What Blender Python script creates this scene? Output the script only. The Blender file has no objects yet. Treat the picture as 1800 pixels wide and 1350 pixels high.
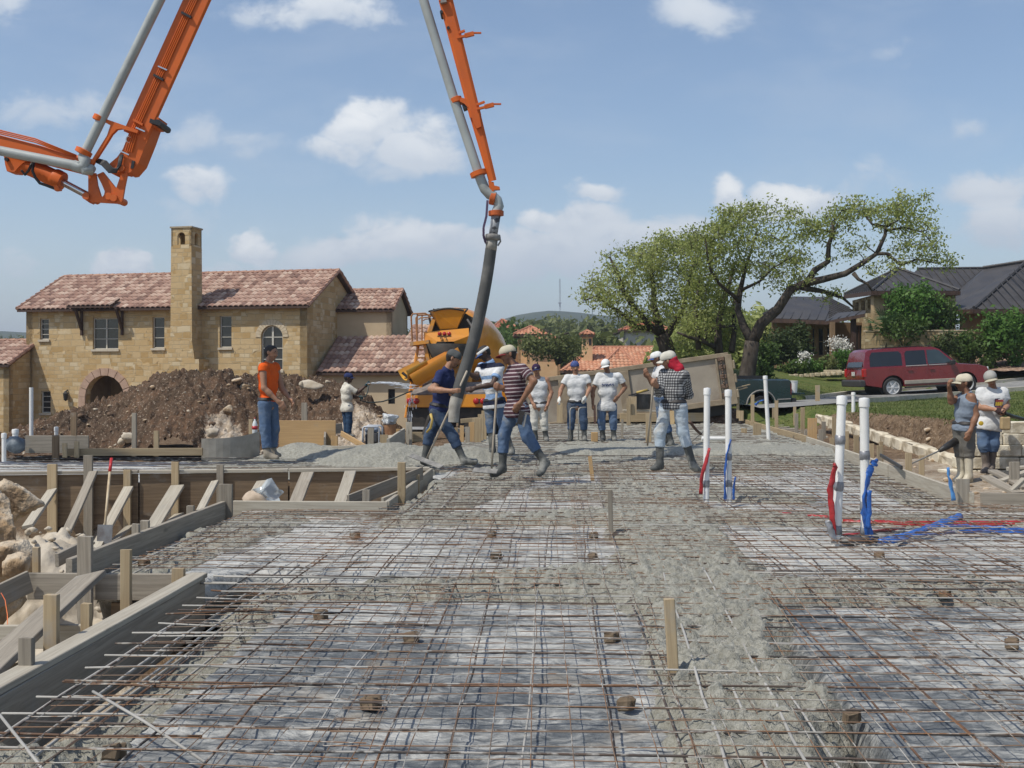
import bpy, bmesh, math, random
import numpy as np
from mathutils import Vector, Matrix
R = math.radians
random.seed(7)
rng = np.random.default_rng(11)
SC = bpy.context.scene
COL = SC.collection
# ------------------------------------------------------------------ camera
A0 = math.atan(85 / 1950.0)           # the slab's axes are the world's axes; the camera looks a little to the left
FPX, HOR, CH = 1950.0, 660.0, 1.4     # focal length in photo pixels, horizon row, eye height
RX, FW = Vector((math.cos(A0), math.sin(A0), 0)), Vector((-math.sin(A0), math.cos(A0), 0))
cam = bpy.data.objects.new('camera', bpy.data.cameras.new('camera'))
COL.objects.link(cam)
cam.location = (0, 0, CH)
cam.rotation_euler = (R(90), 0, A0)
cam.data.sensor_width = 36
cam.data.lens = 36 * FPX / 1800
cam.data.shift_y = -15 / 1800
cam.data.clip_start = .05
cam.data.clip_end = 9000
SC.camera = cam
def P(px, py, d):                      # the point seen at photo pixel (px, py), d metres ahead
 return RX * ((px - 900) / FPX * d) + FW * d + Vector((0, 0, CH - (py - HOR) / FPX * d))
def G(px, py, z=0.0):                  # the point seen at (px, py) at height z
 return P(px, py, (CH - z) * FPX / (py - HOR))
# ------------------------------------------------------------------ light
SUN_EL, SUN_DIR = R(57), Vector((.80, .60, 0)).normalized()
SC.view_settings.view_transform = 'Standard'
SC.view_settings.look = 'None'
SC.view_settings.exposure = 0.3
SC.view_settings.gamma = 1
SC.cycles.use_denoising = True
SC.cycles.max_bounces = 6
SC.cycles.transparent_max_bounces = 12
SC.cycles.sample_clamp_indirect = 6
sun = bpy.data.objects.new('sun', bpy.data.lights.new('sun', 'SUN'))
COL.objects.link(sun)
sun.data.energy = 3.4
sun.data.angle = R(.5)
sun.data.color = (1, .95, .86)
sd = Vector((SUN_DIR.x * math.cos(SUN_EL), SUN_DIR.y * math.cos(SUN_EL), -math.sin(SUN_EL)))
sun.rotation_euler = sd.to_track_quat('-Z', 'Y').to_euler()
W = bpy.data.worlds.new('World')
SC.world = W
W.use_nodes = True
class NT:                              # short-hand for building node trees
 def __init__(s, tree):
  s.t = tree
  s.n, s.l = tree.nodes, tree.links
 def new(s, typ, **kw):
  n = s.n.new(typ)
  for k, v in kw.items():
   setattr(n, k, v)
  return n
 def put(s, sock, v):
  if isinstance(v, bpy.types.NodeSocket):
   s.l.new(v, sock)
  else:
   sock.default_value = v
 def m(s, op, a, b=None, c=None, clamp=False):
  n = s.new('ShaderNodeMath', operation=op, use_clamp=clamp)
  s.put(n.inputs[0], a)
  if b is not None: s.put(n.inputs[1], b)
  if c is not None: s.put(n.inputs[2], c)
  return n.outputs[0]
 def mix(s, f, a, b, blend='MIX'):
  n = s.new('ShaderNodeMix', data_type='RGBA', blend_type=blend)
  s.put(n.inputs[0], f)
  for k, v in ((6, a), (7, b)):
   s.put(n.inputs[k], (*v, 1) if isinstance(v, tuple) and len(v) == 3 else v)
  return n.outputs[2]
 def noise(s, vec, scale, detail=4, rough=.55, dist=0.0, out=0):
  n = s.new('ShaderNodeTexNoise')
  if vec is not None: s.l.new(vec, n.inputs['Vector'])
  n.inputs['Scale'].default_value = scale
  n.inputs['Detail'].default_value = detail
  n.inputs['Roughness'].default_value = rough
  n.inputs['Distortion'].default_value = dist
  return n.outputs[out]
 def ramp(s, f, lo, hi, a=0.0, b=1.0):
  n = s.new('ShaderNodeMapRange', clamp=True, interpolation_type='SMOOTHSTEP')
  s.put(n.inputs[0], f)
  for k, v in ((1, lo), (2, hi), (3, a), (4, b)): n.inputs[k].default_value = v
  return n.outputs[0]
 def scale(s, vec, sc):
  n = s.new('ShaderNodeMapping')
  s.l.new(vec, n.inputs[0])
  n.inputs['Scale'].default_value = sc
  return n.outputs[0]
def make_sky():
 T = NT(W.node_tree)
 T.n.clear()
 sky = T.new('ShaderNodeTexSky', sky_type='NISHITA', sun_disc=False, sun_elevation=SUN_EL,
    sun_rotation=math.atan2(-SUN_DIR.x, -SUN_DIR.y), air_density=1.0, dust_density=.8, ozone_density=1.6)
 co = T.new('ShaderNodeTexCoord').outputs['Generated']
 # tangent-plane direction of view: u to the right, v up, for the half of the sky ahead
 def dot(vx):
  n = T.new('ShaderNodeVectorMath', operation='DOT_PRODUCT')
  T.l.new(co, n.inputs[0]); n.inputs[1].default_value = vx
  return n.outputs['Value']
 fy = T.m('MAXIMUM', T.m('ABSOLUTE', dot(FW)), .15)
 u = T.m('DIVIDE', dot(RX), fy)
 v = T.m('DIVIDE', dot((0, 0, 1)), fy)
 cmb = T.new('ShaderNodeCombineXYZ')
 T.put(cmb.inputs[0], u); T.put(cmb.inputs[1], v)
 uv = cmb.outputs[0]
 warp = T.noise(T.scale(uv, (1, 1.3, 1)), 7, 5, .6, 0, 1)
 sub = T.new('ShaderNodeVectorMath', operation='SUBTRACT'); T.l.new(warp, sub.inputs[0]); sub.inputs[1].default_value = (.5, .5, .5)
 mul = T.new('ShaderNodeVectorMath', operation='SCALE'); T.l.new(sub.outputs[0], mul.inputs[0]); mul.inputs['Scale'].default_value = .085
 add = T.new('ShaderNodeVectorMath', operation='ADD'); T.l.new(uv, add.inputs[0]); T.l.new(mul.outputs[0], add.inputs[1])
 wuv = add.outputs[0]
 dens = white = None
 # (px, py, rx, ry, density, whiteness): cumulus heads and soft sheets
 blobs = [(640, 215, 75, 55, 1.0, .9), (735, 262, 95, 55, .85, .6), (590, 255, 80, 45, .7, .55), (690, 300, 130, 40, .5, .2),
    (1268, 350, 38, 52, 1.0, .95), (1400, 345, 100, 36, 1.0, .95), (1320, 375, 90, 40, .8, .6),
    (365, 335, 62, 38, .75, .6), (330, 390, 110, 40, .45, .2), (445, 440, 50, 34, .95, .85), (205, 470, 60, 26, .95, .8), (400, 475, 150, 26, .6, .3),
    (1045, 330, 55, 30, .75, .6), (955, 385, 45, 32, .9, .75), (1030, 400, 95, 60, .85, .45), (940, 450, 190, 62, .8, .4), (720, 430, 150, 55, .82, .6), (600, 455, 130, 45, .75, .45),
    (560, 10, 190, 45, .7, .5), (1230, 5, 130, 50, .65, .4), (100, 175, 260, 50, .52, .2), (350, 240, 260, 45, .52, .2), (10, 15, 70, 60, .6, .4),
    (1730, 340, 120, 50, .75, .4), (1690, 250, 60, 30, .5, .25), (1780, 110, 60, 40, .35, .2), (1560, 100, 80, 40, .35, .1), (1760, 400, 110, 60, .75, .45),
    (40, 450, 70, 60, .5, .3), (1520, 330, 110, 60, .5, .3), (1130, 430, 150, 60, .8, .45)]
 for (px, py, rx, ry, dn, wh) in blobs:
  mp = T.new('ShaderNodeMapping', vector_type='TEXTURE')
  T.l.new(wuv, mp.inputs[0])
  mp.inputs['Location'].default_value = ((px - 900) / FPX, (HOR - py) / FPX, 0)
  mp.inputs['Scale'].default_value = (rx / FPX, ry / FPX, 1)
  ln = T.new('ShaderNodeVectorMath', operation='LENGTH'); T.l.new(mp.outputs[0], ln.inputs[0])
  f = T.ramp(ln.outputs['Value'], 1.7, .1)
  d = T.m('MULTIPLY', f, dn)
  sx = T.new('ShaderNodeSeparateXYZ'); T.l.new(mp.outputs[0], sx.inputs[0])
  top = T.ramp(sx.outputs[1], -.9, .7)
  w = T.m('MULTIPLY', T.m('MULTIPLY', f, top), wh)
  dens = d if dens is None else T.m('MAXIMUM', dens, d)
  white = w if white is None else T.m('MAXIMUM', white, w)
 fine = T.noise(T.scale(uv, (1, 1.5, 1)), 22, 8, .62, .4)
 soft = T.noise(T.scale(uv, (1, 2.6, 1)), 5, 6, .6, .3)
 cl = T.m('MULTIPLY', T.ramp(T.m('ADD', dens, T.m('MULTIPLY', T.m('SUBTRACT', fine, .5), 1.0)), .26, .66), T.m('MINIMUM', T.m('MULTIPLY', dens, 1.5), .96))
 veil = T.m('MULTIPLY', T.ramp(soft, .42, .75), .22)
 low = T.ramp(v, .22, -.02, 0, .46)                     # the milky band over the horizon
 cl = T.m('MAXIMUM', T.m('MAXIMUM', cl, veil), low)
 cl = T.m('MULTIPLY', cl, T.ramp(dot((0, 0, 1)), -.02, .0))
 wh = T.m('MULTIPLY', white, T.ramp(fine, .25, .55))
 ccol = T.mix(wh, (4.3, 4.85, 5.6), (7.9, 7.95, 7.9))
 col = T.mix(cl, sky.outputs[0], ccol)
 bg = T.new('ShaderNodeBackground')
 T.l.new(col, bg.inputs[0]); bg.inputs[1].default_value = .112
 out = T.new('ShaderNodeOutputWorld')
 T.l.new(bg.outputs[0], out.inputs[0])
make_sky()
# ------------------------------------------------------------------ helpers
def tag(o, label=None, cat=None, group=None, kind=None):
 if label: o['label'] = label
 if cat: o['category'] = cat
 if group: o['group'] = group
 if kind: o['kind'] = kind
 return o
def empty(name, loc, label, cat, group=None):
 o = bpy.data.objects.new(name, None)
 COL.objects.link(o)
 o.location = loc
 o.empty_display_size = .1
 return tag(o, label, cat, group)
def basis(d, up=(0, 0, 1)):
 d = Vector(d).normalized(); up = Vector(up)
 s = d.cross(up)
 if s.length < 1e-5: s = d.cross(Vector((0, 1, 0)))
 s.normalize()
 return d, s, s.cross(d).normalized()
class MB:                               # collects shapes (in world metres) and links them as ONE mesh object
 def __init__(s): s.v, s.f, s.mi, s.col, s.uvw = [], [], [], None, None
 def add(s, vs, fs, mi=0):
  b = len(s.v)
  s.v.extend(tuple(p) for p in vs)
  for f in fs: s.f.append(tuple(i + b for i in f)); s.mi.append(mi)
  return s
 def hexa(s, p, mi=0):               # 8 corners: bottom 0-3 ccw, top 4-7
  return s.add(p, [(3, 2, 1, 0), (4, 5, 6, 7), (0, 1, 5, 4), (1, 2, 6, 5), (2, 3, 7, 6), (3, 0, 4, 7)], mi)
 def box(s, c, size, rz=0.0, mi=0, ch=0.0):
  c = Vector(c); hx, hy, hz = size[0] / 2, size[1] / 2, size[2] / 2
  ex = Vector((math.cos(rz), math.sin(rz), 0)); ey = Vector((-math.sin(rz), math.cos(rz), 0)); ez = Vector((0, 0, 1))
  return s.obox(c, ex * hx, ey * hy, ez * hz, mi, ch)
 def obox(s, c, a, b, e, mi=0, ch=0.0):   # half-axis vectors; ch chamfers the edges
  if ch <= 0:
   return s.hexa([c + a * i + b * j + e * k for k in (-1, 1) for i, j in ((-1, -1), (1, -1), (1, 1), (-1, 1))], mi)
  bm = bmesh.new()
  vs = [bm.verts.new(c + a * i + b * j + e * k) for k in (-1, 1) for i, j in ((-1, -1), (1, -1), (1, 1), (-1, 1))]
  for f in [(3, 2, 1, 0), (4, 5, 6, 7), (0, 1, 5, 4), (1, 2, 6, 5), (2, 3, 7, 6), (3, 0, 4, 7)]: bm.faces.new([vs[i] for i in f])
  bmesh.ops.bevel(bm, geom=bm.edges[:], offset=ch, segments=1, affect='EDGES')
  bm.verts.index_update()
  s.add([v.co[:] for v in bm.verts], [[v.index for v in f.verts] for f in bm.faces], mi)
  bm.free()
  return s
 def beam(s, p0, p1, w, h, up=(0, 0, 1), mi=0, ch=0.0):   # w across, h along 'up'
  p0, p1 = Vector(p0), Vector(p1)
  d, sd, u = basis(p1 - p0, up)
  return s.obox((p0 + p1) / 2, (p1 - p0) / 2, sd * (w / 2), u * (h / 2), mi, ch)
 def tube(s, pts, r, n=8, mi=0, caps=True):
  pts = [Vector(p) for p in pts]
  rs = r if isinstance(r, (list, tuple)) else [r] * len(pts)
  t0 = (pts[1] - pts[0]).normalized()
  _, sd, up = basis(t0)
  rings, fs = [], []
  for i, p in enumerate(pts):
   t = (pts[min(i + 1, len(pts) - 1)] - pts[max(i - 1, 0)])
   if t.length < 1e-9: t = t0
   t.normalize()
   sd = (sd - t * sd.dot(t)); sd = sd.normalized() if sd.length > 1e-6 else basis(t)[1]
   up = sd.cross(t)
   rings += [p + (sd * math.cos(a) + up * math.sin(a)) * rs[i] for a in (2 * math.pi * k / n for k in range(n))]
  for i in range(len(pts) - 1):
   for k in range(n):
    a, b = i * n + k, i * n + (k + 1) % n
    fs.append((a, b, b + n, a + n))
  if caps:
   fs.append(tuple(range(n - 1, -1, -1))); L = (len(pts) - 1) * n
   fs.append(tuple(range(L, L + n)))
  return s.add(rings, fs, mi)
 def lathe(s, prof, o, axis=(0, 0, 1), n=24, mi=0, caps=True):       # prof: (radius, along)
  o = Vector(o); d, sd, up = basis(axis, (0, 1, 0) if abs(Vector(axis).normalized().z) > .9 else (0, 0, 1))
  vs, fs = [], []
  for (r, h) in prof:
   vs += [o + d * h + (sd * math.cos(a) + up * math.sin(a)) * r for a in (2 * math.pi * k / n for k in range(n))]
  for i in range(len(prof) - 1):
   for k in range(n):
    a, b = i * n + k, i * n + (k + 1) % n
    fs.append((a, b, b + n, a + n))
  if caps and prof[0][0] > 1e-4: fs.append(tuple(range(n - 1, -1, -1)))
  if caps and prof[-1][0] > 1e-4: L = (len(prof) - 1) * n; fs.append(tuple(range(L, L + n)))
  return s.add(vs, fs, mi)
 def prism(s, poly, off, mi=0):      # a 3-D polygon pushed along off
  off = Vector(off); n = len(poly); p = [Vector(q) for q in poly]
  return s.add(p + [q + off for q in p], [tuple(range(n - 1, -1, -1)), tuple(range(n, 2 * n))] + [(i, (i + 1) % n, (i + 1) % n + n, i + n) for i in range(n)], mi)
 def ball(s, c, r, n=10, mi=0, sq=(1, 1, 1), jit=0.0):
  c = Vector(c); vs, fs = [], []
  m = max(4, n // 2 + 1)
  for i in range(m + 1):
   th = math.pi * i / m
   for k in range(n):
    ph = 2 * math.pi * k / n
    q = r * (1 + (random.uniform(-jit, jit) if 0 < i < m else 0))
    vs.append(c + Vector((math.sin(th) * math.cos(ph) * q * sq[0], math.sin(th) * math.sin(ph) * q * sq[1], math.cos(th) * q * sq[2])))
  for i in range(m):
   for k in range(n):
    a, b = i * n + k, i * n + (k + 1) % n
    fs.append((a, a + n, b + n, b))
  return s.add(vs, fs, mi)
 def build(s, name, mats, parent=None, smooth=False, loc=None, wobble=0.0, sharp=None):
  off = Vector(loc) if loc is not None else (Vector(parent.matrix_world.translation) if False else Vector((0, 0, 0)))
  if parent is not None:
   off = Vector((0, 0, 0)); q = parent
   while q is not None: off += Vector(q.location); q = q.parent
  me = bpy.data.meshes.new(name)
  va = np.array(s.v, dtype=float) - np.array(off)
  if wobble: va += rng.normal(0, wobble, va.shape)
  me.from_pydata(va.tolist(), [], s.f)
  mats = mats if isinstance(mats, (list, tuple)) else [mats]
  for m_ in mats: me.materials.append(m_)
  if len(mats) > 1: me.polygons.foreach_set('material_index', s.mi)
  if smooth:
   me.polygons.foreach_set('use_smooth', [True] * len(me.polygons))
   if sharp is not None: me.set_sharp_from_angle(angle=R(sharp))
  if s.col is not None:
   at = me.attributes.new('tint', 'FLOAT_COLOR', 'FACE')
   at.data.foreach_set('color', np.asarray(s.col, dtype=np.float32).ravel())
  me.update()
  o = bpy.data.objects.new(name, me)
  COL.objects.link(o)
  if parent is not None: o.parent = parent
  elif loc is not None: o.location = loc
  return o
def npmesh(name, v, f, mats, loc=(0, 0, 0), parent=None, smooth=True, attrs=None, fmi=None):   # big meshes straight from numpy; f is (n,3) or (n,4)
 v = np.asarray(v, np.float32) - np.asarray(loc, np.float32)
 f = np.asarray(f, np.int32); k = f.shape[1]
 me = bpy.data.meshes.new(name)
 me.vertices.add(len(v)); me.vertices.foreach_set('co', v.ravel())
 me.loops.add(f.size); me.loops.foreach_set('vertex_index', f.ravel())
 me.polygons.add(len(f)); me.polygons.foreach_set('loop_start', np.arange(0, f.size, k, dtype=np.int32))
 if smooth: me.polygons.foreach_set('use_smooth', np.ones(len(f), bool))
 for m_ in (mats if isinstance(mats, (list, tuple)) else [mats]): me.materials.append(m_)
 if fmi is not None: me.polygons.foreach_set('material_index', np.asarray(fmi, np.int32))
 for nm, (dom, typ, arr) in (attrs or {}).items():
  at = me.attributes.new(nm, typ, dom)
  at.data.foreach_set({'FLOAT': 'value', 'FLOAT_COLOR': 'color', 'FLOAT_VECTOR': 'vector'}[typ], np.asarray(arr, np.float32).ravel())
 me.update(calc_edges=True)
 me.validate()
 o = bpy.data.objects.new(name, me)
 COL.objects.link(o)
 if parent is not None: o.parent = parent
 else: o.location = loc
 return o
# value noise in numpy
_T = rng.random((64, 64, 64)).astype(np.float32)
def vnoise(p, scale=1.0, oct=3, rough=.5):      # p (n,3) -> 0..1
 p = np.asarray(p, np.float32) * scale
 tot = np.zeros(len(p), np.float32); amp, s = 1.0, 0.0
 for k in range(oct):
  i = np.floor(p).astype(np.int64); t = p - i; t = t * t * (3 - 2 * t)
  i &= 63; j = (i + 1) & 63
  def g(a, b, c): return _T[a, b, c]
  x0, y0, z0, x1, y1, z1 = i[:, 0], i[:, 1], i[:, 2], j[:, 0], j[:, 1], j[:, 2]
  a = g(x0, y0, z0) * (1 - t[:, 0]) + g(x1, y0, z0) * t[:, 0]
  b = g(x0, y1, z0) * (1 - t[:, 0]) + g(x1, y1, z0) * t[:, 0]
  c = g(x0, y0, z1) * (1 - t[:, 0]) + g(x1, y0, z1) * t[:, 0]
  d = g(x0, y1, z1) * (1 - t[:, 0]) + g(x1, y1, z1) * t[:, 0]
  e = a * (1 - t[:, 1]) + b * t[:, 1]; f = c * (1 - t[:, 1]) + d * t[:, 1]
  tot += amp * (e * (1 - t[:, 2]) + f * t[:, 2]); s += amp
  amp *= rough; p = p * 2.03 + 17.3
 return tot / s
def sst(x, a, b):
 t = np.clip((x - a) / (b - a), 0, 1)
 return t * t * (3 - 2 * t)
def inpoly(x, y, poly):
 r = np.zeros(x.shape, bool); n = len(poly)
 for i in range(n):
  x0, y0 = poly[i][:2]; x1, y1 = poly[(i + 1) % n][:2]
  if y0 == y1: continue
  c = ((y0 > y) != (y1 > y)) & (x < (x1 - x0) * (y - y0) / (y1 - y0) + x0)
  r ^= c
 return r
def dseg(x, y, a, b):
 ax, ay, bx, by = a[0], a[1], b[0], b[1]
 L = (bx - ax) ** 2 + (by - ay) ** 2 + 1e-12
 t = np.clip(((x - ax) * (bx - ax) + (y - ay) * (by - ay)) / L, 0, 1)
 return np.hypot(x - ax - t * (bx - ax), y - ay - t * (by - ay)), t
# ------------------------------------------------------------------ materials
MATS = {}
def newmat(name):
 m_ = bpy.data.materials.new(name); m_.use_nodes = True
 T = NT(m_.node_tree); T.n.clear()
 b = T.new('ShaderNodeBsdfPrincipled'); o = T.new('ShaderNodeOutputMaterial')
 T.l.new(b.outputs[0], o.inputs[0])
 MATS[name] = m_
 return m_, T, b
def bumpn(T, b, h, strength=.3, dist=.02):
 n = T.new('ShaderNodeBump'); n.inputs['Strength'].default_value = strength; n.inputs['Distance'].default_value = dist
 T.put(n.inputs['Height'], h); T.l.new(n.outputs[0], b.inputs['Normal'])
def mat(name, c, c2=None, rough=.75, scale=6.0, detail=5, lo=.35, hi=.7, bump=.2, bscale=None, dist=.01, metal=0.0, spec=.4, stretch=None, tint=False, coat=0.0, c3=None, s3=1.5):
 """base colour c to c2 by noise, an optional third stain colour c3, fine bump"""
 if name in MATS: return MATS[name]
 m_, T, b = newmat(name)
 co = T.new('ShaderNodeTexCoord').outputs['Object']
 if stretch: co = T.scale(co, stretch)
 c2 = c2 or tuple(x * .72 for x in c)
 f = T.ramp(T.noise(co, scale, detail), lo, hi)
 col = T.mix(f, tuple(c), tuple(c2))
 if c3: col = T.mix(T.ramp(T.noise(co, s3, 5, .6), .5, .68), col, tuple(c3))
 if tint:
  a = T.new('ShaderNodeAttribute', attribute_name='tint')
  col = T.mix(1.0, col, a.outputs['Color'], 'MULTIPLY')
 T.put(b.inputs['Base Color'], col)
 T.put(b.inputs['Roughness'], T.m('ADD', T.m('MULTIPLY', f, .12), rough - .06))
 b.inputs['Metallic'].default_value = metal
 b.inputs['Specular IOR Level'].default_value = spec
 if coat: b.inputs['Coat Weight'].default_value = coat; b.inputs['Coat Roughness'].default_value = .08
 if bump: bumpn(T, b, T.noise(co, bscale or scale * 6, 4), bump, dist)
 return m_
def wood(name, c, c2, rough=.8):
 if name in MATS: return MATS[name]
 m_, T, b = newmat(name)
 tc = T.new('ShaderNodeTexCoord')
 at = T.new('ShaderNodeAttribute', attribute_name='grain')     # along, across, through the board
 oi = T.new('ShaderNodeObjectInfo').outputs['Random']
 ad = T.new('ShaderNodeVectorMath', operation='ADD'); T.l.new(at.outputs['Vector'], ad.inputs[0]); T.put(ad.inputs[1], T.m('MULTIPLY', oi, 37.0))
 v = ad.outputs[0]
 g = T.noise(T.scale(v, (1.6, 38, 38)), 1.0, 5, .65, .6)
 kn = T.noise(T.scale(v, (3, 9, 9)), 1.0, 3, .5)
 st = T.noise(v, 3.2, 5, .65)
 col = T.mix(T.ramp(g, .3, .72), c, c2)
 col = T.mix(T.ramp(kn, .66, .78, 0, .6), col, tuple(x * .45 for x in c2))
 col = T.mix(T.ramp(st, .55, .75, 0, .55), col, (.30, .29, .265))       # dried cement splashes
 vr = T.m('ADD', T.m('MULTIPLY', oi, .5), .75)
 col = T.mix(1.0, col, T.mix(vr, (0, 0, 0), (1, 1, 1)), 'MULTIPLY')
 T.put(b.inputs['Base Color'], col)
 b.inputs['Roughness'].default_value = rough
 b.inputs['Specular IOR Level'].default_value = .25
 bumpn(T, b, g, .35, .004)
 return m_
def board(mb_name, p0, p1, w, h, m_, label, cat, group=None, up=(0, 0, 1), parent=None, ch=.004, tip=0.0, part=False, seg=4):
 """one plank or stake from p0 to p1, w across, h along up; a little bowed, chipped ends, grain along its length"""
 p0, p1 = Vector(p0), Vector(p1)
 d, sd, u = basis(p1 - p0, up)
 L = (p1 - p0).length
 bow = random.uniform(-.004, .004) * L
 vs, fs, gr = [], [], []
 go = (random.uniform(0, 9), random.uniform(0, 9), random.uniform(0, 9))
 prof = [(-w / 2 + ch, -h / 2), (w / 2 - ch, -h / 2), (w / 2, -h / 2 + ch), (w / 2, h / 2 - ch), (w / 2 - ch, h / 2), (-w / 2 + ch, h / 2), (-w / 2, h / 2 - ch), (-w / 2, -h / 2 + ch)]
 for i in range(seg + 1):
  t = i / seg
  k = 1.0
  if tip and i == 0: k = tip
  for (a, c) in prof:
   e = random.uniform(-.5, .5) * min(.006, w * .1) if i in (0, seg) else 0
   vs.append(p0 + d * (L * t + e) + sd * (a * k + bow * 4 * t * (1 - t)) + u * (c * k))
   gr.append((L * t + go[0], a + go[1], c + go[2]))
 n = 8
 for i in range(seg):
  for k in range(n):
   a, b = i * n + k, i * n + (k + 1) % n
   fs.append((a, b, b + n, a + n))
 fs.append(tuple(range(n - 1, -1, -1))); fs.append(tuple(range(seg * n, seg * n + n)))
 mb = MB(); mb.add(vs, fs)
 base = p0 if p0.z < p1.z else p1
 o = mb.build(mb_name, m_, parent, loc=None if parent else base)
 at = o.data.attributes.new('grain', 'FLOAT_VECTOR', 'POINT')
 at.data.foreach_set('vector', np.array(gr, np.float32).ravel())
 if not parent: tag(o, label, cat, group)
 return o
# ------------------------------------------------------------------ terrain, road, slab bed, wet concrete
SLAB = [(-2.42, 2.0), (-2.42, 7.8), (-3.5, 7.85), (-3.5, 11.75), (-1.8, 11.75), (-1.8, 16.15), (-7.9, 15.1), (-13, 14.2), (-13, 18.9), (-8.7, 19.05),
  (-6.3, 19.2), (-5.35, 19.6), (-5.3, 21.0), (-4.0, 21.0), (-3.95, 19.9), (-2.6, 20.0), (-2.4, 23.5), (-1.4, 27.5), (-1.2, 34.6), (5.5, 35.2), (5.22, 24), (4.55, 12.65), (9, 12.2), (9, 2.0)]
PIT = [(-2.42, -3), (-2.42, 7.8), (-3.5, 7.85), (-3.5, 11.75), (-1.8, 11.75), (-1.8, 16.15), (-7.9, 15.1), (-14, 14.1), (-14, -3)]
# strip lines on the right: slab edge, ledge of stone, bank foot, bank top (grass edge)
RF = [P(1285, 718, 31), P(1380, 716, 32), P(1440, 711, 33.2), P(1500, 706, 38), P(1560, 704, 40.5), P(1650, 697, 42), P(1800, 685, 43.5), P(2600, 650, 46)]     # near edge of the street
RB = [P(1340, 711, 35.7), P(1385, 705, 38.5), P(1440, 700, 42), P(1490, 693, 45.5), P(1600, 686, 47), P(1740, 675, 48), P(1800, 668, 49), P(2600, 620, 52)]     # far edge
def road_edge(x, E):
 ex = [p.x for p in E]
 return np.interp(x, ex, [p.y for p in E]), np.interp(x, ex, [p.z for p in E])
def lawn_z(x, y):
 yf, zf = road_edge(x, RF); yb, zb = road_edge(x, RB)
 near = np.interp(x, [5, 9, 14, 20], [.50, .60, .72, .85])
 z = np.where(y < yf, near + (zf - .03 - near) * sst(y, yf - 13, yf - .3), 0)
 z = np.where((y >= yf) & (y < yb), zf - .12 + (zb - zf) * (y - yf) / (yb - yf), z)
 return np.where(y >= yb, zb + .10 + .12 * np.clip(y - yb, 0, 9), z)
BANK = [(8.7, 6.0), (8.3, 12.0), (7.95, 17.0), (7.2, 24.0), (6.9, 30.0), (8.0, 36.0), (4.0, 37.6), (-1.0, 38.0), (-1.0, 90)]
def bank_x(y):
 return np.interp(y, [4, 12, 17, 24, 29, 31, 36, 40, 45, 60], [9.4, 8.8, 8.05, 7.15, 6.8, 5.3, 4.7, 3.8, 2.5, 1.0])
def ground_z(x, y):
 p = np.stack([x, y, np.zeros_like(x)], 1)
 n1 = vnoise(p, .35, 4) - .5; n2 = vnoise(p, 1.7, 4, .6) - .5; n3 = vnoise(p, 6, 3) - .5
 z = -.32 + .3 * n1 + .12 * n2
 left = sst(-x, 2, 9) * sst(y, 16, 34)
 z = z - .75 * left
 z = z - .55 * sst(y, 38, 60) * (1 - sst(x, -2, 6))
 bx = bank_x(y) + .45 * n2 + .25 * n3
 lz = lawn_z(x, y) + .08 * n1 + .03 * n2
 t = sst(x - bx, -.55, .12)
 z = z * (1 - t) + lz * t
 pit = inpoly(x, y, PIT)
 z = np.where(pit, -.95 + .25 * n1 + .16 * n2 + .05 * n3, z)
 wet = sst(x, 4.3, 5.2) * (1 - sst(x, 6.6, 7.2)) * sst(y, 9, 12) * (1 - sst(y, 30, 34))
 z = np.where(pit, z, z * (1 - wet) + wet * (-.21 + .17 * sst(y, 16, 23) + .06 * n1 + .10 * n2 + .06 * sst(x - y * .01, 5.6, 6.6)))
 z = np.where(inpoly(x, y, SLAB), np.minimum(z, -.62), z)
 return z + .05 * n3 * (1 - t) * (1 + pit)
def grid(xs, ys):
 X, Y = np.meshgrid(xs, ys)
 nx, ny = len(xs), len(ys)
 i = np.arange(nx * ny).reshape(ny, nx)
 f = np.stack([i[:-1, :-1], i[:-1, 1:], i[1:, 1:], i[1:, :-1]], -1).reshape(-1, 4)
 return X.ravel(), Y.ravel(), f
def mk_ground_mat():
 m_, T, b = newmat('dirt_and_grass')
 tc = T.new('ShaderNodeTexCoord').outputs['Object']
 g = T.new('ShaderNodeAttribute', attribute_name='grassy').outputs['Fac']
 pt = T.new('ShaderNodeAttribute', attribute_name='rocky').outputs['Fac']
 n1 = T.noise(tc, .9, 6, .62); n2 = T.noise(tc, 7, 6, .65); n3 = T.noise(tc, 31, 4, .6)
 dirt = T.mix(T.ramp(n2, .32, .68), (.085, .054, .033), (.21, .145, .092))
 dirt = T.mix(T.ramp(n3, .55, .72, 0, .75), dirt, (.42, .35, .26))
 cal = T.mix(T.ramp(n2, .3, .7), (.52, .46, .37), (.30, .23, .16))
 dirt = T.mix(T.ramp(T.m('ADD', T.m('MULTIPLY', pt, .7), T.m('MULTIPLY', n1, .6)), .55, .8), dirt, cal)
 gr = T.mix(T.ramp(n2, .3, .7), (.075, .105, .028), (.15, .155, .05))
 gr = T.mix(T.ramp(n1, .45, .7, 0, .7), gr, (.055, .10, .022))
 col = T.mix(T.ramp(T.m('ADD', g, T.m('MULTIPLY', T.m('SUBTRACT', n2, .5), .7)), .4, .6), dirt, gr)
 T.put(b.inputs['Base Color'], col)
 b.inputs['Roughness'].default_value = .95; b.inputs['Specular IOR Level'].default_value = .1
 bumpn(T, b, T.m('ADD', n2, T.m('MULTIPLY', n3, .6)), .9, .06)
 return m_
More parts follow.
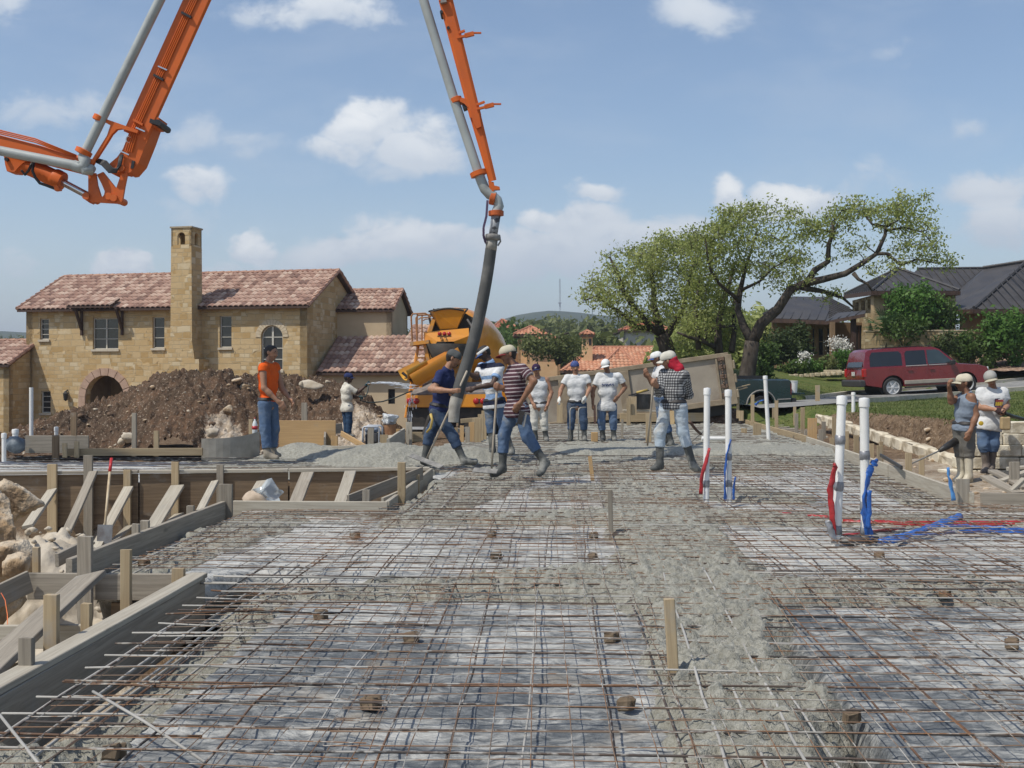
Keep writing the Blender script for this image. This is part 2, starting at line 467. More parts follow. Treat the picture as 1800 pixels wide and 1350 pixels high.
def make_ground():
 gm = mk_ground_mat()
 xs = np.concatenate([np.arange(-36, -15, .5), np.arange(-15, -8, .16), np.arange(-8, 10, .075), np.arange(10, 24, .3)])
 ys = np.concatenate([np.arange(-3, 26, .09), np.arange(26, 62, .22)])
 x, y, f = grid(xs, ys)
 z = ground_z(x, y)
 g = sst(x - bank_x(y), .0, .5)
 rocky = np.where(inpoly(x, y, PIT), .85, .1) + .5 * sst(x, 4, 5) * (1 - sst(x, 6.8, 7.4)) * (y < 20)
 tag(npmesh('ground', np.stack([x, y, z], 1), f, gm, attrs={'grassy': ('POINT', 'FLOAT', g), 'rocky': ('POINT', 'FLOAT', rocky)}), 'bare dirt of the building site rising to a grass lawn', 'ground', kind='structure')
 # far land: one sheet out to the horizon, falling into a valley
 rr = np.concatenate([np.linspace(40, 140, 40), np.geomspace(145, 5200, 60)])
 th = np.linspace(-1.15, 1.0, 150)
 RRm, TH = np.meshgrid(rr, th)
 X = (RRm * np.sin(TH)).ravel(); Y = (RRm * np.cos(TH)).ravel()
 p = np.stack([X, Y, 0 * X], 1)
 Z = -3.2 - 3.5 * sst(np.hypot(X, Y), 50, 130) + 1.2 * (vnoise(p, .02, 3) - .5)
 Z += 3.9 * sst(np.hypot(X, Y), 64, 84) * sst(X, -2, 14) * (1 - sst(Y, 70, 120)) + 4 * sst(np.hypot(X, Y), 180, 420)
 ang = np.arctan2(X, Y)
 px = 900 + FPX * np.tan(ang + A0)
 prof = np.interp(px, [-2500, -900, 0, 45, 300, 620, 760, 860, 905, 960, 1000, 1060, 1120, 1200, 1500, 2400, 3500], [560, 575, 586, 588, 596, 590, 580, 566, 551, 543, 545, 552, 556, 562, 575, 585, 560])
 Hh = (HOR - prof) / FPX * 1500
 Z += Hh * np.exp(-((RRm.ravel() - 1500) / 520.0) ** 2) * (.94 + .12 * vnoise(p, .006, 4))
 nx = len(rr); ny = len(th)
 i = np.arange(nx * ny).reshape(ny, nx)
 f = np.stack([i[:-1, :-1], i[1:, :-1], i[1:, 1:], i[:-1, 1:]], -1).reshape(-1, 4)
 hm = mat('wooded_land', (.030, .045, .020), (.060, .072, .030), .95, .02, 8, .3, .7, 1.0, .06, 3.0, spec=.05, c3=(.022, .036, .018), s3=.11)
 tag(npmesh('hills', np.stack([X, Y, Z], 1), f, hm), 'wooded valley and low dark hills on the horizon', 'hills', kind='structure')
 # road with its kerb, running to the right and climbing
 rm = mat('asphalt', (.20, .195, .185), (.27, .265, .25), .9, 3, 6, .3, .7, .4, 60, .004, spec=.2, c3=(.14, .135, .13), s3=.5)
 km = mat('kerb_concrete', (.50, .46, .37), (.40, .36, .28), .85, 5, 5, .3, .7, .3, 50, .004, spec=.2)
 xs = np.arange(RF[0].x + .9, 30, .4); V = []
 for xx in xs:
  yf, zf = road_edge(xx, RF); yb, zb = road_edge(xx, RB)
  for j in range(7): t = j / 6; V.append((xx, yf + (yb - yf) * t, zf + (zb - zf) * t + .03 * math.sin(math.pi * t)))
 F = [(i * 7 + j, (i + 1) * 7 + j, (i + 1) * 7 + j + 1, i * 7 + j + 1) for i in range(len(xs) - 1) for j in range(6)]
 tag(MB().add(V, F).build('road', rm, smooth=True), 'pale asphalt street climbing to the right behind the lawn', 'road', kind='structure')
 kb = MB()
 for row, s, i0 in ((0, -1, 12), (6, 1, 8)):
  for i in range(i0, len(xs) - 1):
   a, b = Vector(V[i * 7 + row]), Vector(V[(i + 1) * 7 + row])
   kb.beam(a + Vector((0, s * .09, .03)), b + Vector((0, s * .09, .03)), .18, .2)
 tag(kb.build('kerb', km), 'pale concrete kerbs along the street', 'kerb', kind='structure')
make_ground()
def pad_bed_z(x, y, fine=True):
 """plastic-covered pads with unfilled or filled beam trenches between them"""
 p = np.stack([x, y, np.zeros_like(x)], 1)
 w = vnoise(p * np.array([1, .55, 1]), 5.5, 4, .55) - .5
 w2 = np.abs(vnoise(p, 2.3, 3) - .5)
 w3 = 1 - np.abs(2 * vnoise(p * np.array([.7, 1.3, 1]), 9, 3, .5) - 1)
 z = -.125 + .045 * w + .035 * (w2 - .12) + .020 * w3
 def trench(d, half, depth):
  return depth * (1 - sst(d, half - .07, half + .10))
 dp = np.zeros_like(x)
 for a, b, half, depth in TRENCH:
  d, _ = dseg(x, y, a, b)
  dp = np.maximum(dp, trench(d + .05 * (w2), half, depth))
 return z - dp
TRENCH = [((-2.2, 4.0), (-2.2, 8.1), .34, .75), ((-3.2, 8.2), (-3.2, 11.5), .22, .5), ((-1.5, 11.6), (-1.5, 16), .22, .45), ((-1.7, 11.4), (-3.3, 11.4), .18, .3),
   ((-2.2, 7.75), (9, 7.75), .3, .5), ((.95, 2), (.95, 30), .3, .5), ((4.3, 13), (4.95, 24), .2, .4)]
# where the wet concrete has been placed: polyline, half width, height over the bars
POUR = [([(-1.15, 7.75), (-.5, 7.8), (.3, 7.85), (1.0, 7.8), (1.35, 7.7)], [.26, .30, .42, .50, .40], [-.055, -.035, -.014, -.006, -.016]),
  ([(.74, 2.2), (.72, 4.0), (.78, 4.8), (.80, 5.6), (.86, 6.4), (.93, 7.4), (.98, 8.6), (1.0, 10), (1.05, 12), (1.1, 14)], [.24, .25, .27, .30, .34, .40, .42, .45, .5, .5], [-.045, -.038, -.024, -.014, -.008, -.004, -.006, -.02, -.026, -.02]),
  ([(-1.9, 7.6), (-1.2, 7.72)], [.2, .2], [-.12, -.09]),
  ([(1.2, 7.7), (2.6, 7.9), (4.2, 8.1), (6, 8.1), (9, 8.0)], [.32, .24, .22, .24, .24], [-.02, -.065, -.055, -.055, -.06]),
  ([(-1.6, 11.25), (-.4, 11.35), (.8, 11.5), (2.2, 11.6), (5, 11.4)], [.2, .24, .5, .3, .3], [-.03, -.025, .0, -.035, -.05]),
  ([(-2.3, 3.0), (-2.25, 3.9), (-1.9, 4.35)], [.45, .42, .2], [-.05, -.055, -.11]),
  ([(-3.2, 8.3), (-3.1, 9.6), (-3.0, 11.3)], [.28, .3, .4], [-.13, -.08, -.06]),
  ([(.2, 14), (1.4, 14.6), (2.6, 13.6)], [.6, .7, .5], [-.04, -.02, -.06]),
  ([(-1.6, 12), (-1.2, 14), (-.9, 16.5)], [.4, .5, .6], [-.07, -.06, -.02]),
  ([(.0, 17.5), (1.2, 18.6), (2.8, 17.4)], [.8, 1.0, .6], [-.03, -.03, -.07])]
def concrete_z(x, y):
 p = np.stack([x, y, np.zeros_like(x)], 1)
 e = vnoise(p, 2.4, 4, .62) - .5
 lump = vnoise(p, 14, 3, .6) - .5
 lump2 = vnoise(p + 5, 38, 2, .6) - .5
 fine = np.clip(1.3 - y / 22, .25, 1)
 base = np.full(x.shape, -1.6)
 for pts, hw, hh in POUR:
  for k in range(len(pts) - 1):
   d, t = dseg(x, y, pts[k], pts[k + 1])
   half = hw[k] + (hw[k + 1] - hw[k]) * t; top = hh[k] + (hh[k + 1] - hh[k]) * t
   edge = d + .42 * e - half
   zz = top - .16 * sst(edge, -.05, .16) - .22 * sst(edge, .12, .3)
   base = np.maximum(base, zz)
 # everything beyond about 19 m has concrete among the bars, deep where the crew are working
 far = -.16 + .115 * sst(y + 1.6 * e, 16.5, 20.5) + .06 * e + .03 * lump
 deep = -.2 + (.245 - .07 * sst(y + 3 * e, 21.5, 23.5)) * sst(y + .9 * e - .10 * np.abs(x - 2), 19.2, 20.2) * sst(x, -1.0, .4)
 leftf = -.15 + .11 * sst(x + 2.5 * e, -7.5, -4) * sst(y, 15, 17)
 heap = -.25 + .50 * np.exp(-(((x + 3.0) / 1.15) ** 2 + ((y - 18.3) / 1.35) ** 2)) + .36 * np.exp(-(((x + 1.4) / .9) ** 2 + ((y - 18.9) / 1.2) ** 2)) + .42 * np.exp(-(((x + 4.6) / .9) ** 2 + ((y - 19.4) / .7) ** 2))
 right = -.25 + .2 * sst(y + 1.3 * e, 16, 24) * sst(x, 2, 4)
 far = np.where(x < -1.9, leftf, far)
 base = np.maximum(np.maximum(base, np.minimum(np.maximum(far, right), np.where(y > 14, 9, -9))), np.maximum(np.where(y > 18, deep, -9), np.where(y > 15, heap, -9)))
 amp = np.where((y > 20.2) & (y < 22) & (x > -.8), .5, 1.0)
 cl1 = sst(vnoise(p + 3, 13, 3, .6), .40, .62) - .5; cl2 = sst(vnoise(p + 9, 31, 2, .5), .42, .62) - .5
 big = np.where(y > 14, .10 * (vnoise(p + 2, 4.5, 3, .6) - .5), 0)
 return base + ((.030 * cl1 + .024 * cl2 + .04 * lump + .024 * lump2) * fine + big) * amp * sst(base, -.5, -.2)
def mk_bed_mats():
 m_, T, b = newmat('dusty_plastic_sheet')
 tc = T.new('ShaderNodeTexCoord').outputs['Object']
 n0 = T.noise(tc, .55, 5, .6); n1 = T.noise(T.scale(tc, (.6, 1.25, 1)), 2.8, 8, .7, .9); n2 = T.noise(T.scale(tc, (.7, 1.2, 1)), 15, 6, .68, .8); n3 = T.noise(tc, 1.7, 5, .6)
 geo = T.new('ShaderNodeNewGeometry').outputs['Position']
 sp = T.new('ShaderNodeSeparateXYZ'); T.l.new(geo, sp.inputs[0])
 col = T.mix(T.ramp(n2, .3, .7), (.072, .081, .088), (.175, .184, .186))
 dust = T.m('ADD', T.m('ADD', T.m('MULTIPLY', n1, .75), T.m('MULTIPLY', n2, .35)), T.m('MULTIPLY', n0, .6))
 far = T.ramp(sp.outputs[1], 6.2, 9.2, 0, .13)                       # the sheet is dustier towards the pit forms
 col = T.mix(T.ramp(T.m('ADD', dust, far), .765, 1.03, 0, .9), col, (.58, .57, .525))
 col = T.mix(T.ramp(n3, .57, .70, 0, .55), col, (.33, .28, .21))
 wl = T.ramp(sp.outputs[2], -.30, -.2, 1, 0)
 col = T.mix(wl, col, (.05, .045, .036))  # deep trench parts darkened by height: the hollow's shade put into the colour
 T.put(b.inputs['Base Color'], col)
 T.put(b.inputs['Roughness'], T.m('ADD', .22, T.m('MULTIPLY', n1, .6)))
 b.inputs['Specular IOR Level'].default_value = .45
 bumpn(T, b, T.m('ADD', n1, T.m('MULTIPLY', n2, .5)), .8, .06)
 c_, T, b = newmat('wet_concrete')
 tc = T.new('ShaderNodeTexCoord').outputs['Object']
 n1 = T.noise(tc, 2.2, 5, .6); n2 = T.noise(tc, 24, 5, .68); n3 = T.noise(tc, 85, 4, .6)
 col = T.mix(T.ramp(n2, .3, .72), (.22, .212, .172), (.40, .388, .33))
 col = T.mix(T.ramp(n1, .45, .7, 0, .55), col, (.23, .225, .19))
 col = T.mix(T.ramp(n3, .64, .74, 0, .5), col, (.15, .14, .12))
 T.put(b.inputs['Base Color'], col)
 T.put(b.inputs['Roughness'], T.ramp(n2, .3, .8, .62, .9))
 b.inputs['Specular IOR Level'].default_value = .35
 bumpn(T, b, T.m('ADD', n2, T.m('MULTIPLY', n3, .7)), 1.0, .022)
 return m_, c_
def make_bed():
 pm, cm = mk_bed_mats()
 ys = [2.2]
 while ys[-1] < 35.4: ys.append(ys[-1] + max(.016, .0042 * ys[-1]))
 ys = np.array(ys)
 xs = np.concatenate([np.arange(-13, -5, .09), np.arange(-5, -2.6, .03), np.arange(-2.6, 3, .018), np.arange(3, 5.6, .03), np.arange(5.6, 9, .09)])
 x, y, f = grid(xs, ys)
 keep = inpoly(x, y, SLAB)
 vis = np.abs((x * RX.x + y * RX.y)) < (x * FW.x + y * FW.y) * .50 + 1.0
 keep &= vis
 fk = keep[f].all(1)
 def emit(name, z, m_, fk, label, cat):
  ff = f[fk]; used = np.unique(ff); idx = np.zeros(len(x), np.int32); idx[used] = np.arange(len(used))
  return tag(npmesh(name, np.stack([x, y, z], 1)[used], idx[ff], m_), label, cat, kind='structure')
 zb = pad_bed_z(x, y)
 zc = concrete_z(x, y)
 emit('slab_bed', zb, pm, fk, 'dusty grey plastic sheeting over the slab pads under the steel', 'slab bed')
 show = zc > zb - .06
 emit('wet_concrete', zc, cm, fk & show[f].any(1), 'lumpy grey wet concrete placed among the reinforcing bars', 'wet concrete')
make_bed()
# ------------------------------------------------------------------ reinforcing steel
def mk_steel():
 def st(name, a, b, c, p):
  m_, T, bs = newmat(name)
  g = T.new('ShaderNodeNewGeometry').outputs['Position']
  n1 = T.noise(g, 1.1, 4, .6); n2 = T.noise(g, 9, 4, .6)
  col = T.mix(T.ramp(n1, .35, .65), a, b)
  col = T.mix(T.ramp(n2, p, p + .12), col, c)
  T.put(bs.inputs['Base Color'], col)
  bs.inputs['Roughness'].default_value = .75; bs.inputs['Metallic'].default_value = .15
  bumpn(T, bs, T.noise(g, 60, 3), .4, .004)
  return m_
 d = st('dark_bar_steel', (.055, .05, .047), (.11, .073, .052), (.33, .31, .28), .50)
 r = st('rusty_bar_steel', (.155, .078, .040), (.085, .06, .046), (.33, .31, .27), .54)
 p = st('cement_coated_steel', (.31, .295, .265), (.42, .405, .37), (.20, .14, .10), .66)
 w = st('wire_steel', (.23, .115, .052), (.16, .125, .095), (.38, .36, .32), .50)
 return d, r, p, w
DARK, RUST, PALE, WIRE = mk_steel()
def bar_pts(a, b, z, amp=.012, step=.55):
 a, b = Vector(a), Vector(b); L = (b - a).length; n = max(2, int(L / step)); d = (b - a) / n
 s = Vector((-d.y, d.x, 0)).normalized(); ph = random.uniform(0, 6)
 return [a + d * i + s * random.gauss(0, amp) + Vector((0, 0, z + random.gauss(0, amp * .55) + .006 * math.sin(i * .9 + ph))) for i in range(n + 1)]
def span_x(y, pad=.0):
 """how far a bar across the slab reaches at this distance"""
 l = -2.35 if y < 7.85 else -3.4 if y < 11.7 else -1.7 if y < 16.2 else -11 if y < 19 else -4.6 if y < 20 else -2.2 if y < 23.5 else -1.2
 r = 8.6 if y < 12.2 else np.interp(y, [12.2, 24, 35], [4.4, 5.1, 5.4])
 return l + pad, float(r) - pad
REBAR_G = 'reinforcing bars over the slab'
def rebar(pts, r, m_, label):
 n = 6 if pts[0].y < 9 else 5
 mb = MB().tube(pts, r, n)
 return tag(mb.build('rebar', m_, smooth=True, loc=pts[0]), label, 'rebar', REBAR_G)
def make_bars():
 y = 3.55; k = 0
 while y < 33:
  l, r = span_x(y, .05)
  vw = (y * .49 + 1.2)
  l, r = max(l + random.uniform(-.02, .16), -vw - .8), min(r, vw + .6)
  m_ = random.choices((DARK, RUST, PALE), (8, 2, 1) if y < 11 else (4, 4, 1))[0]
  rebar(bar_pts((l, y, 0), (r, y + random.uniform(-.04, .04), 0), -.018, .005), .0052, m_, 'steel rebar lying straight across the slab from side to side')
  y += .305 * random.uniform(.9, 1.1); k += 1
 x = -2.2
 while x < 5.2:
  segs = [(2.4, 8.8), (8.2, 15.6), (15, 22.5)]
  for a, b in segs:
   if x < -1.75 and a > 8: continue
   if x > 4.3 and b > 13: b = 13
   if a > b: continue
   m_ = random.choices((DARK, RUST, PALE), (5, 4, 1))[0]
   if .55 < x < 1.4: m_ = PALE if random.random() < .6 else RUST
   rebar(bar_pts((x, a, 0), (x + random.uniform(-.07, .07), b, 0), -.034, .009), .0052, m_, 'steel rebar running lengthways away from the camera')
  x += .30 * random.uniform(.88, 1.12)
 # cages in the beam trenches: pale bars splashed with cement
 def run(a, b, z, n, w, label, m_=PALE):
  a, b = Vector((*a, 0)), Vector((*b, 0)); s = Vector((-(b - a).y, (b - a).x, 0)).normalized()
  for i in range(n):
   o = s * (w * (i / (n - 1) - .5))
   rebar(bar_pts(a + o, b + o, z - .02 * (i % 2), .006), .0072, m_, label)
 run((-2.12, 3.2), (-2.12, 8.4), -.05, 3, .26, 'cement-splashed rebar along the open trench beside the left form')
 run((-2.2, 3.2), (-2.2, 8.3), -.30, 2, .2, 'cement-splashed rebar low in the open trench beside the left form')
 run((.72, 3.2), (.90, 8.4), -.012, 3, .30, 'pale rebar half sunk in the lengthways strip of wet concrete')
 run((-2.5, 7.75), (3.0, 7.78), -.045, 3, .3, 'pale rebar in the crossways beam of wet concrete')
 run((1.3, 8.05), (8.4, 8.1), -.03, 4, .34, 'pale rebar in the crossways trench right of the wet concrete')
 run((-3.2, 8.1), (-3.2, 11.6), -.06, 3, .25, 'cement-splashed rebar beside the middle form by the pit')
 run((-1.45, 11.8), (-1.45, 16), -.05, 3, .3, 'cement-splashed rebar beside the short form at the pit corner')
 run((-3.3, 11.42), (-1.6, 11.42), -.012, 2, .10, 'cement-splashed rebar along the near form of the pit notch')
 run((4.2, 12.9), (4.95, 23.6), -.045, 3, .3, 'pale rebar beside the right form boards')
 # short ties hooked over the trench beside the left form
 for i in range(15):
  yy = 4.35 + i * .245
  a = Vector((-2.36 + random.uniform(-.05, .05), yy, -.03))
  b = Vector((-1.25 + random.uniform(-.2, .2), yy + random.uniform(-.06, .06), -.035))
  mid = (a + b) / 2 + Vector((0, 0, random.uniform(-.03, .03)))
  rebar([a, a.lerp(mid, .5), mid, b], .0055, PALE if i % 3 else RUST, 'short tie bar bridging the open trench beside the left form')
 for a, b, m_ in (((-2.35, 4.55), (-1.45, 3.35), PALE), ((-2.05, 4.8), (-1.3, 4.0), PALE), ((-1.5, 3.9), (-1.0, 3.35), RUST)):
  rebar(bar_pts((*a, 0), (*b, 0), .0, .006), .0065, m_, 'loose short rebar lying askew at the near left corner')
make_bars()
def make_mesh_sheets():
 """welded wire mesh, rolled out in lapped sheets over the bars"""
 def sheet(x0, x1, y0, y1, i, step):
  mb = MB()
  tilt = random.uniform(-.025, .025)
  n = 3 if y0 > 8 else 4
  def pt(x, y):
   w = .010 * math.sin(x * 3.1 + i) + .012 * math.sin(y * 2.3 + 2 * i) + random.gauss(0, .004)
   return Vector((x + tilt * (y - y0) + random.gauss(0, .004), y + random.gauss(0, .004), -.006 + w))
  y = y0
  while y <= y1 + .01:
   mb.tube([pt(x, y) for x in np.linspace(x0, x1, max(3, int((x1 - x0) / .4)))], max(.0024, .00019 * y0), n, caps=False); y += step * (1 if y < 13 else 2)
  x = x0 + .03
  while x <= x1 + .01:
   mb.tube([pt(x, yy) for yy in np.linspace(y0, y1, max(3, int((y1 - y0) / .4)))], max(.0024, .00019 * y0), n, caps=False); x += step
  tag(mb.build('wire_mesh', WIRE, loc=(x0, y0, 0)), WL[i], 'wire mesh', 'welded wire mesh sheets over the bars')
 WL = ['rusty wire mesh sheet at the near left corner by the trench', 'rusty wire mesh sheet in the near middle of the slab', 'rusty wire mesh sheet under the near wooden stake',
   'rusty wire mesh sheet at the near right corner', 'wire mesh sheet left of the middle beside the pit form', 'wire mesh sheet in front of the pit corner',
   'wire mesh sheet around the two far middle stakes', 'wire mesh sheet around the front pair of white pipes', 'wire mesh sheet under the workers with rakes',
   'wire mesh sheet under the checked-shirt worker', 'wire mesh sheet at the rear pair of white pipes']
 B = [(-2.2, -.75, 3.3, 7.6), (-.9, .55, 3.3, 7.9), (.45, 1.95, 3.3, 8.0), (1.85, 4.6, 3.3, 8.0), (-3.3, -1.7, 7.9, 11.5), (-1.9, .2, 7.9, 12.2), (.1, 1.6, 8.0, 13.5), (1.5, 5.2, 7.9, 12.4),
   (-1.6, .6, 12.3, 17.5), (.5, 2.6, 13.4, 18.5), (2.5, 4.5, 12.7, 18.5)]
 for i, (a, b, c, d) in enumerate(B): sheet(a, b, c, d, i, .155)
make_mesh_sheets()
def make_spacers():
 """brown concrete brick spacers that carry the bars"""
 m_ = mat('brick_spacer', (.11, .078, .048), (.20, .15, .10), .9, 9, 4, .3, .7, .5, 60, .004)
 spots = [((720, 1122), 'in the middle of the near pad'), ((648, 1238), 'in the near pad, left of the lowest wet strip'), ((1072, 1122), 'behind the near stake'), ((1097, 1240), 'left of the near stake base'),
    ((1495, 1262), 'right of the near wet strip'), ((560, 1082), 'in the left near pad below the crossways beam'), ((862, 940), 'in the rear pad, front row'), ((870, 978), 'just behind the crossways beam'),
    ((622, 942), 'in the left rear pad'), ((1042, 942), 'left of the middle stake'), ((1660, 1045), 'in the right pad'), ((1778, 1133), 'at the right edge of the picture'),
    ((196, 1325), 'at the near left corner'), ((250, 990), 'beside the open trench'), ((1040, 980), 'in front of the middle stake'), ((1545, 978), 'in front of the front white pipes'), ((668, 908), 'near the pit corner')]
 for (px, py), w in spots:
  g = G(px, py, -.08)
  mb = MB(); rz = random.uniform(-.6, .6)
  sx, sy = random.uniform(.06, .075), random.uniform(.04, .05)
  mb.obox(g + Vector((0, 0, .005)), Vector((math.cos(rz), math.sin(rz), .1)) * sx / 2, Vector((-math.sin(rz), math.cos(rz), 0)) * sy / 2, Vector((0, 0, .028)), 0, .008)
  mb.obox(g + Vector((.02, .03, .0)), Vector((math.cos(rz + .5), math.sin(rz + .5), 0)) * sx / 2.2, Vector((-math.sin(rz + .5), math.cos(rz + .5), 0)) * sy / 2, Vector((0, 0, .03)), 0, .008)
  tag(mb.build('brick_spacer', m_, loc=g, wobble=.003), 'brown brick spacer under the bars ' + w, 'spacer', 'brick spacers under the bars')
make_spacers()
# ------------------------------------------------------------------ form boards, stakes, braces, rocks
W_GREY = wood('grey_lumber', (.34, .30, .24), (.22, .19, .15))
W_FRESH = wood('fresh_lumber', (.44, .345, .215), (.33, .245, .145))
W_PLY = wood('dark_plywood', (.24, .17, .105), (.15, .105, .066))
W_OR = wood('orange_plywood', (.52, .34, .165), (.42, .27, .13))
W_PALE = wood('cement_stained_lumber', (.46, .42, .34), (.33, .29, .23))
FB, FBG = 'form board', 'form boards around the slab'
SKG = 'wooden stakes of the formwork'
def fb(p0, p1, w, h, m_, label, up=(0, 0, 1), cat=FB, name='form_board', g=FBG, seg=6):
 return board(name, p0, p1, w, h, m_, label, cat, g, up, seg=seg)
def stake(base, top, label, w=.09, t=.04, m_=None, face=(0, -1, 0), g=SKG, name='wooden_stake', tip=.55):
 base, top = Vector(base), Vector(top)
 d = top - base; f = Vector(face)
 return board(name, base - d.normalized() * .12, top, w, t, m_ or random.choice((W_GREY, W_FRESH, W_GREY)), label, 'stake', g, f, tip=tip, seg=4)
def pstake(px, ytop, ybot, label, d=None, zb=None, w=None, wpx=None, m_=None, lean=0, **k):
 """a stake standing between two rows of the photo, foot at height zb or distance d"""
 if d is None: d = (CH - zb) * FPX / (ybot - HOR)
 b = P(px, ybot, d); t = P(px + lean, ytop, d)
 return stake(b, t, label, w or (wpx * d / FPX if wpx else .09), m_=m_, **k)
def brace(p_low, d_low, p_top, d_top, label, w=.14, t=.04, m_=W_PALE):
 a, b = P(*p_low, d_low), P(*p_top, d_top)
 return board('brace_board', a, b, w, t, m_, label, 'brace board', 'braces propping the form boards', (0, -.75, .65), seg=5)
def near_left():
 # front left beam form: an upright board with a flat cap on it
 fb((-2.525, 2.3, -.21), (-2.525, 7.72, -.21), .045, .36, W_GREY, 'cement-stained form board along the near left edge of the slab')
 fb((-2.56, 4.75, -.012), (-2.555, 7.75, -.012), .12, .035, W_PALE, 'splashed flat plank capping the near left form board')
 z0 = -.2
 # cross board with its lower plank, closing the step in the edge
 fb(P(50, 1030, 7.95), P(335, 1032, 7.95), .03, .19, W_GREY, 'grey cross plank standing at the step in the left form')
 fb(P(196, 1083, 8.0), P(330, 1085, 8.0), .03, .20, W_PLY, 'dark lower plank under the grey cross plank at the step')
 fb(P(-60, 1075, 7.5), P(52, 1022, 7.9), .03, .16, W_GREY, 'grey plank sloping down to the left picture edge at the step')
 fb(P(-40, 1120, 6.6), P(160, 1118, 6.6), .03, .14, W_PALE, 'pale plank low in the pit behind the near brace')
 fb(P(-60, 1212, 5.35), P(75, 1170, 5.9), .05, .10, W_FRESH, 'fresh plank at the left picture edge outside the near form')
 brace((-45, 1200), 5.2, (160, 1012), 7.6, 'wide weathered plank leaning up to the tall grey stake at the step', .20, .04, W_GREY)
 fb(P(40, 1112, 6.9), P(120, 1060, 7.6), .03, .09, W_PALE, 'thin pale stick between the near brace and the step planks')
 S = [(150, 943, 1100, 7.85, 26, W_GREY, 'tall grey stake holding the cross plank at the step'), (222, 966, 1075, 7.2, 18, W_FRESH, 'tall yellow stake on the near left form'),
   (91, 1045, 1152, 5.95, 25, W_FRESH, 'stout brown stake on the near left form, beside the wide leaning plank'), (152, 1061, 1112, 6.4, 17, W_FRESH, 'short brown stake on the near left form below the yellow one'),
   (47, 1121, 1196, 5.35, 25, W_GREY, 'lowest stake on the near left form'), (314, 999, 1025, 7.85, 22, W_FRESH, 'stake stub at the far end of the near left form'),
   (78, 1156, 1190, 5.6, 26, W_GREY, 'short grey block behind the lowest stake of the near left form'), (64, 962, 1010, 9.0, 12, W_FRESH, 'thin dark stake in the rubble heap by the boulder')]
 for (px, a, b, d, w, m_, l) in S: pstake(px, a, b, l, d=d, wpx=w, m_=m_)
 # middle form, from the step back to the pit notch
 fb((-3.56, 7.9, -.10), (-3.56, 11.7, -.10), .05, .34, W_GREY, 'mossy form board from the step back to the pit notch')
 fb(P(100, 985, 8.3), P(160, 955, 8.9), .03, .1, W_GREY, 'loose grey board lying outside the middle form')
 for (px, a, b, d, w, l) in [(239, 921, 955, 9.4, 13, 'left of two stubby stakes on the middle form'), (255, 915, 945, 9.7, 15, 'right of two stubby stakes on the middle form'), (335, 889, 908, 10.9, 13, 'small stake near the far end of the middle form'),
        (397, 851, 905, 11.75, 24, 'pair of stakes nailed together at the notch corner')]:
  pstake(px, a, b, l, d=d, wpx=w, m_=W_GREY)
 # notch: near board, side board
 fb((-3.52, 11.82, -.06), (-1.85, 11.80, -.06), .045, .22, W_PALE, 'pale form board along the near side of the pit notch')
 fb((-1.86, 11.84, -.06), (-1.88, 16.1, -.06), .05, .22, W_PALE, 'splashed form board along the right side of the pit notch')
 fb(P(612, 883, 12.6), P(742, 832, 14.6), .03, .17, W_GREY, 'grey board slanting up to the right inside the pit notch')
 fb(P(672, 880, 12.3), P(712, 862, 12.9), .03, .06, W_PALE, 'thin stick at the notch corner stake')
 pstake(706, 813, 873, 'yellow stake at the corner of the notch', d=12.6, wpx=14, m_=W_FRESH)
 pstake(644, 861, 895, 'short stake in the middle of the notch', d=12.4, wpx=13, m_=W_GREY)
 pstake(733, 834, 860, 'small block against the side board of the notch', d=14.4, wpx=9, m_=W_FRESH)
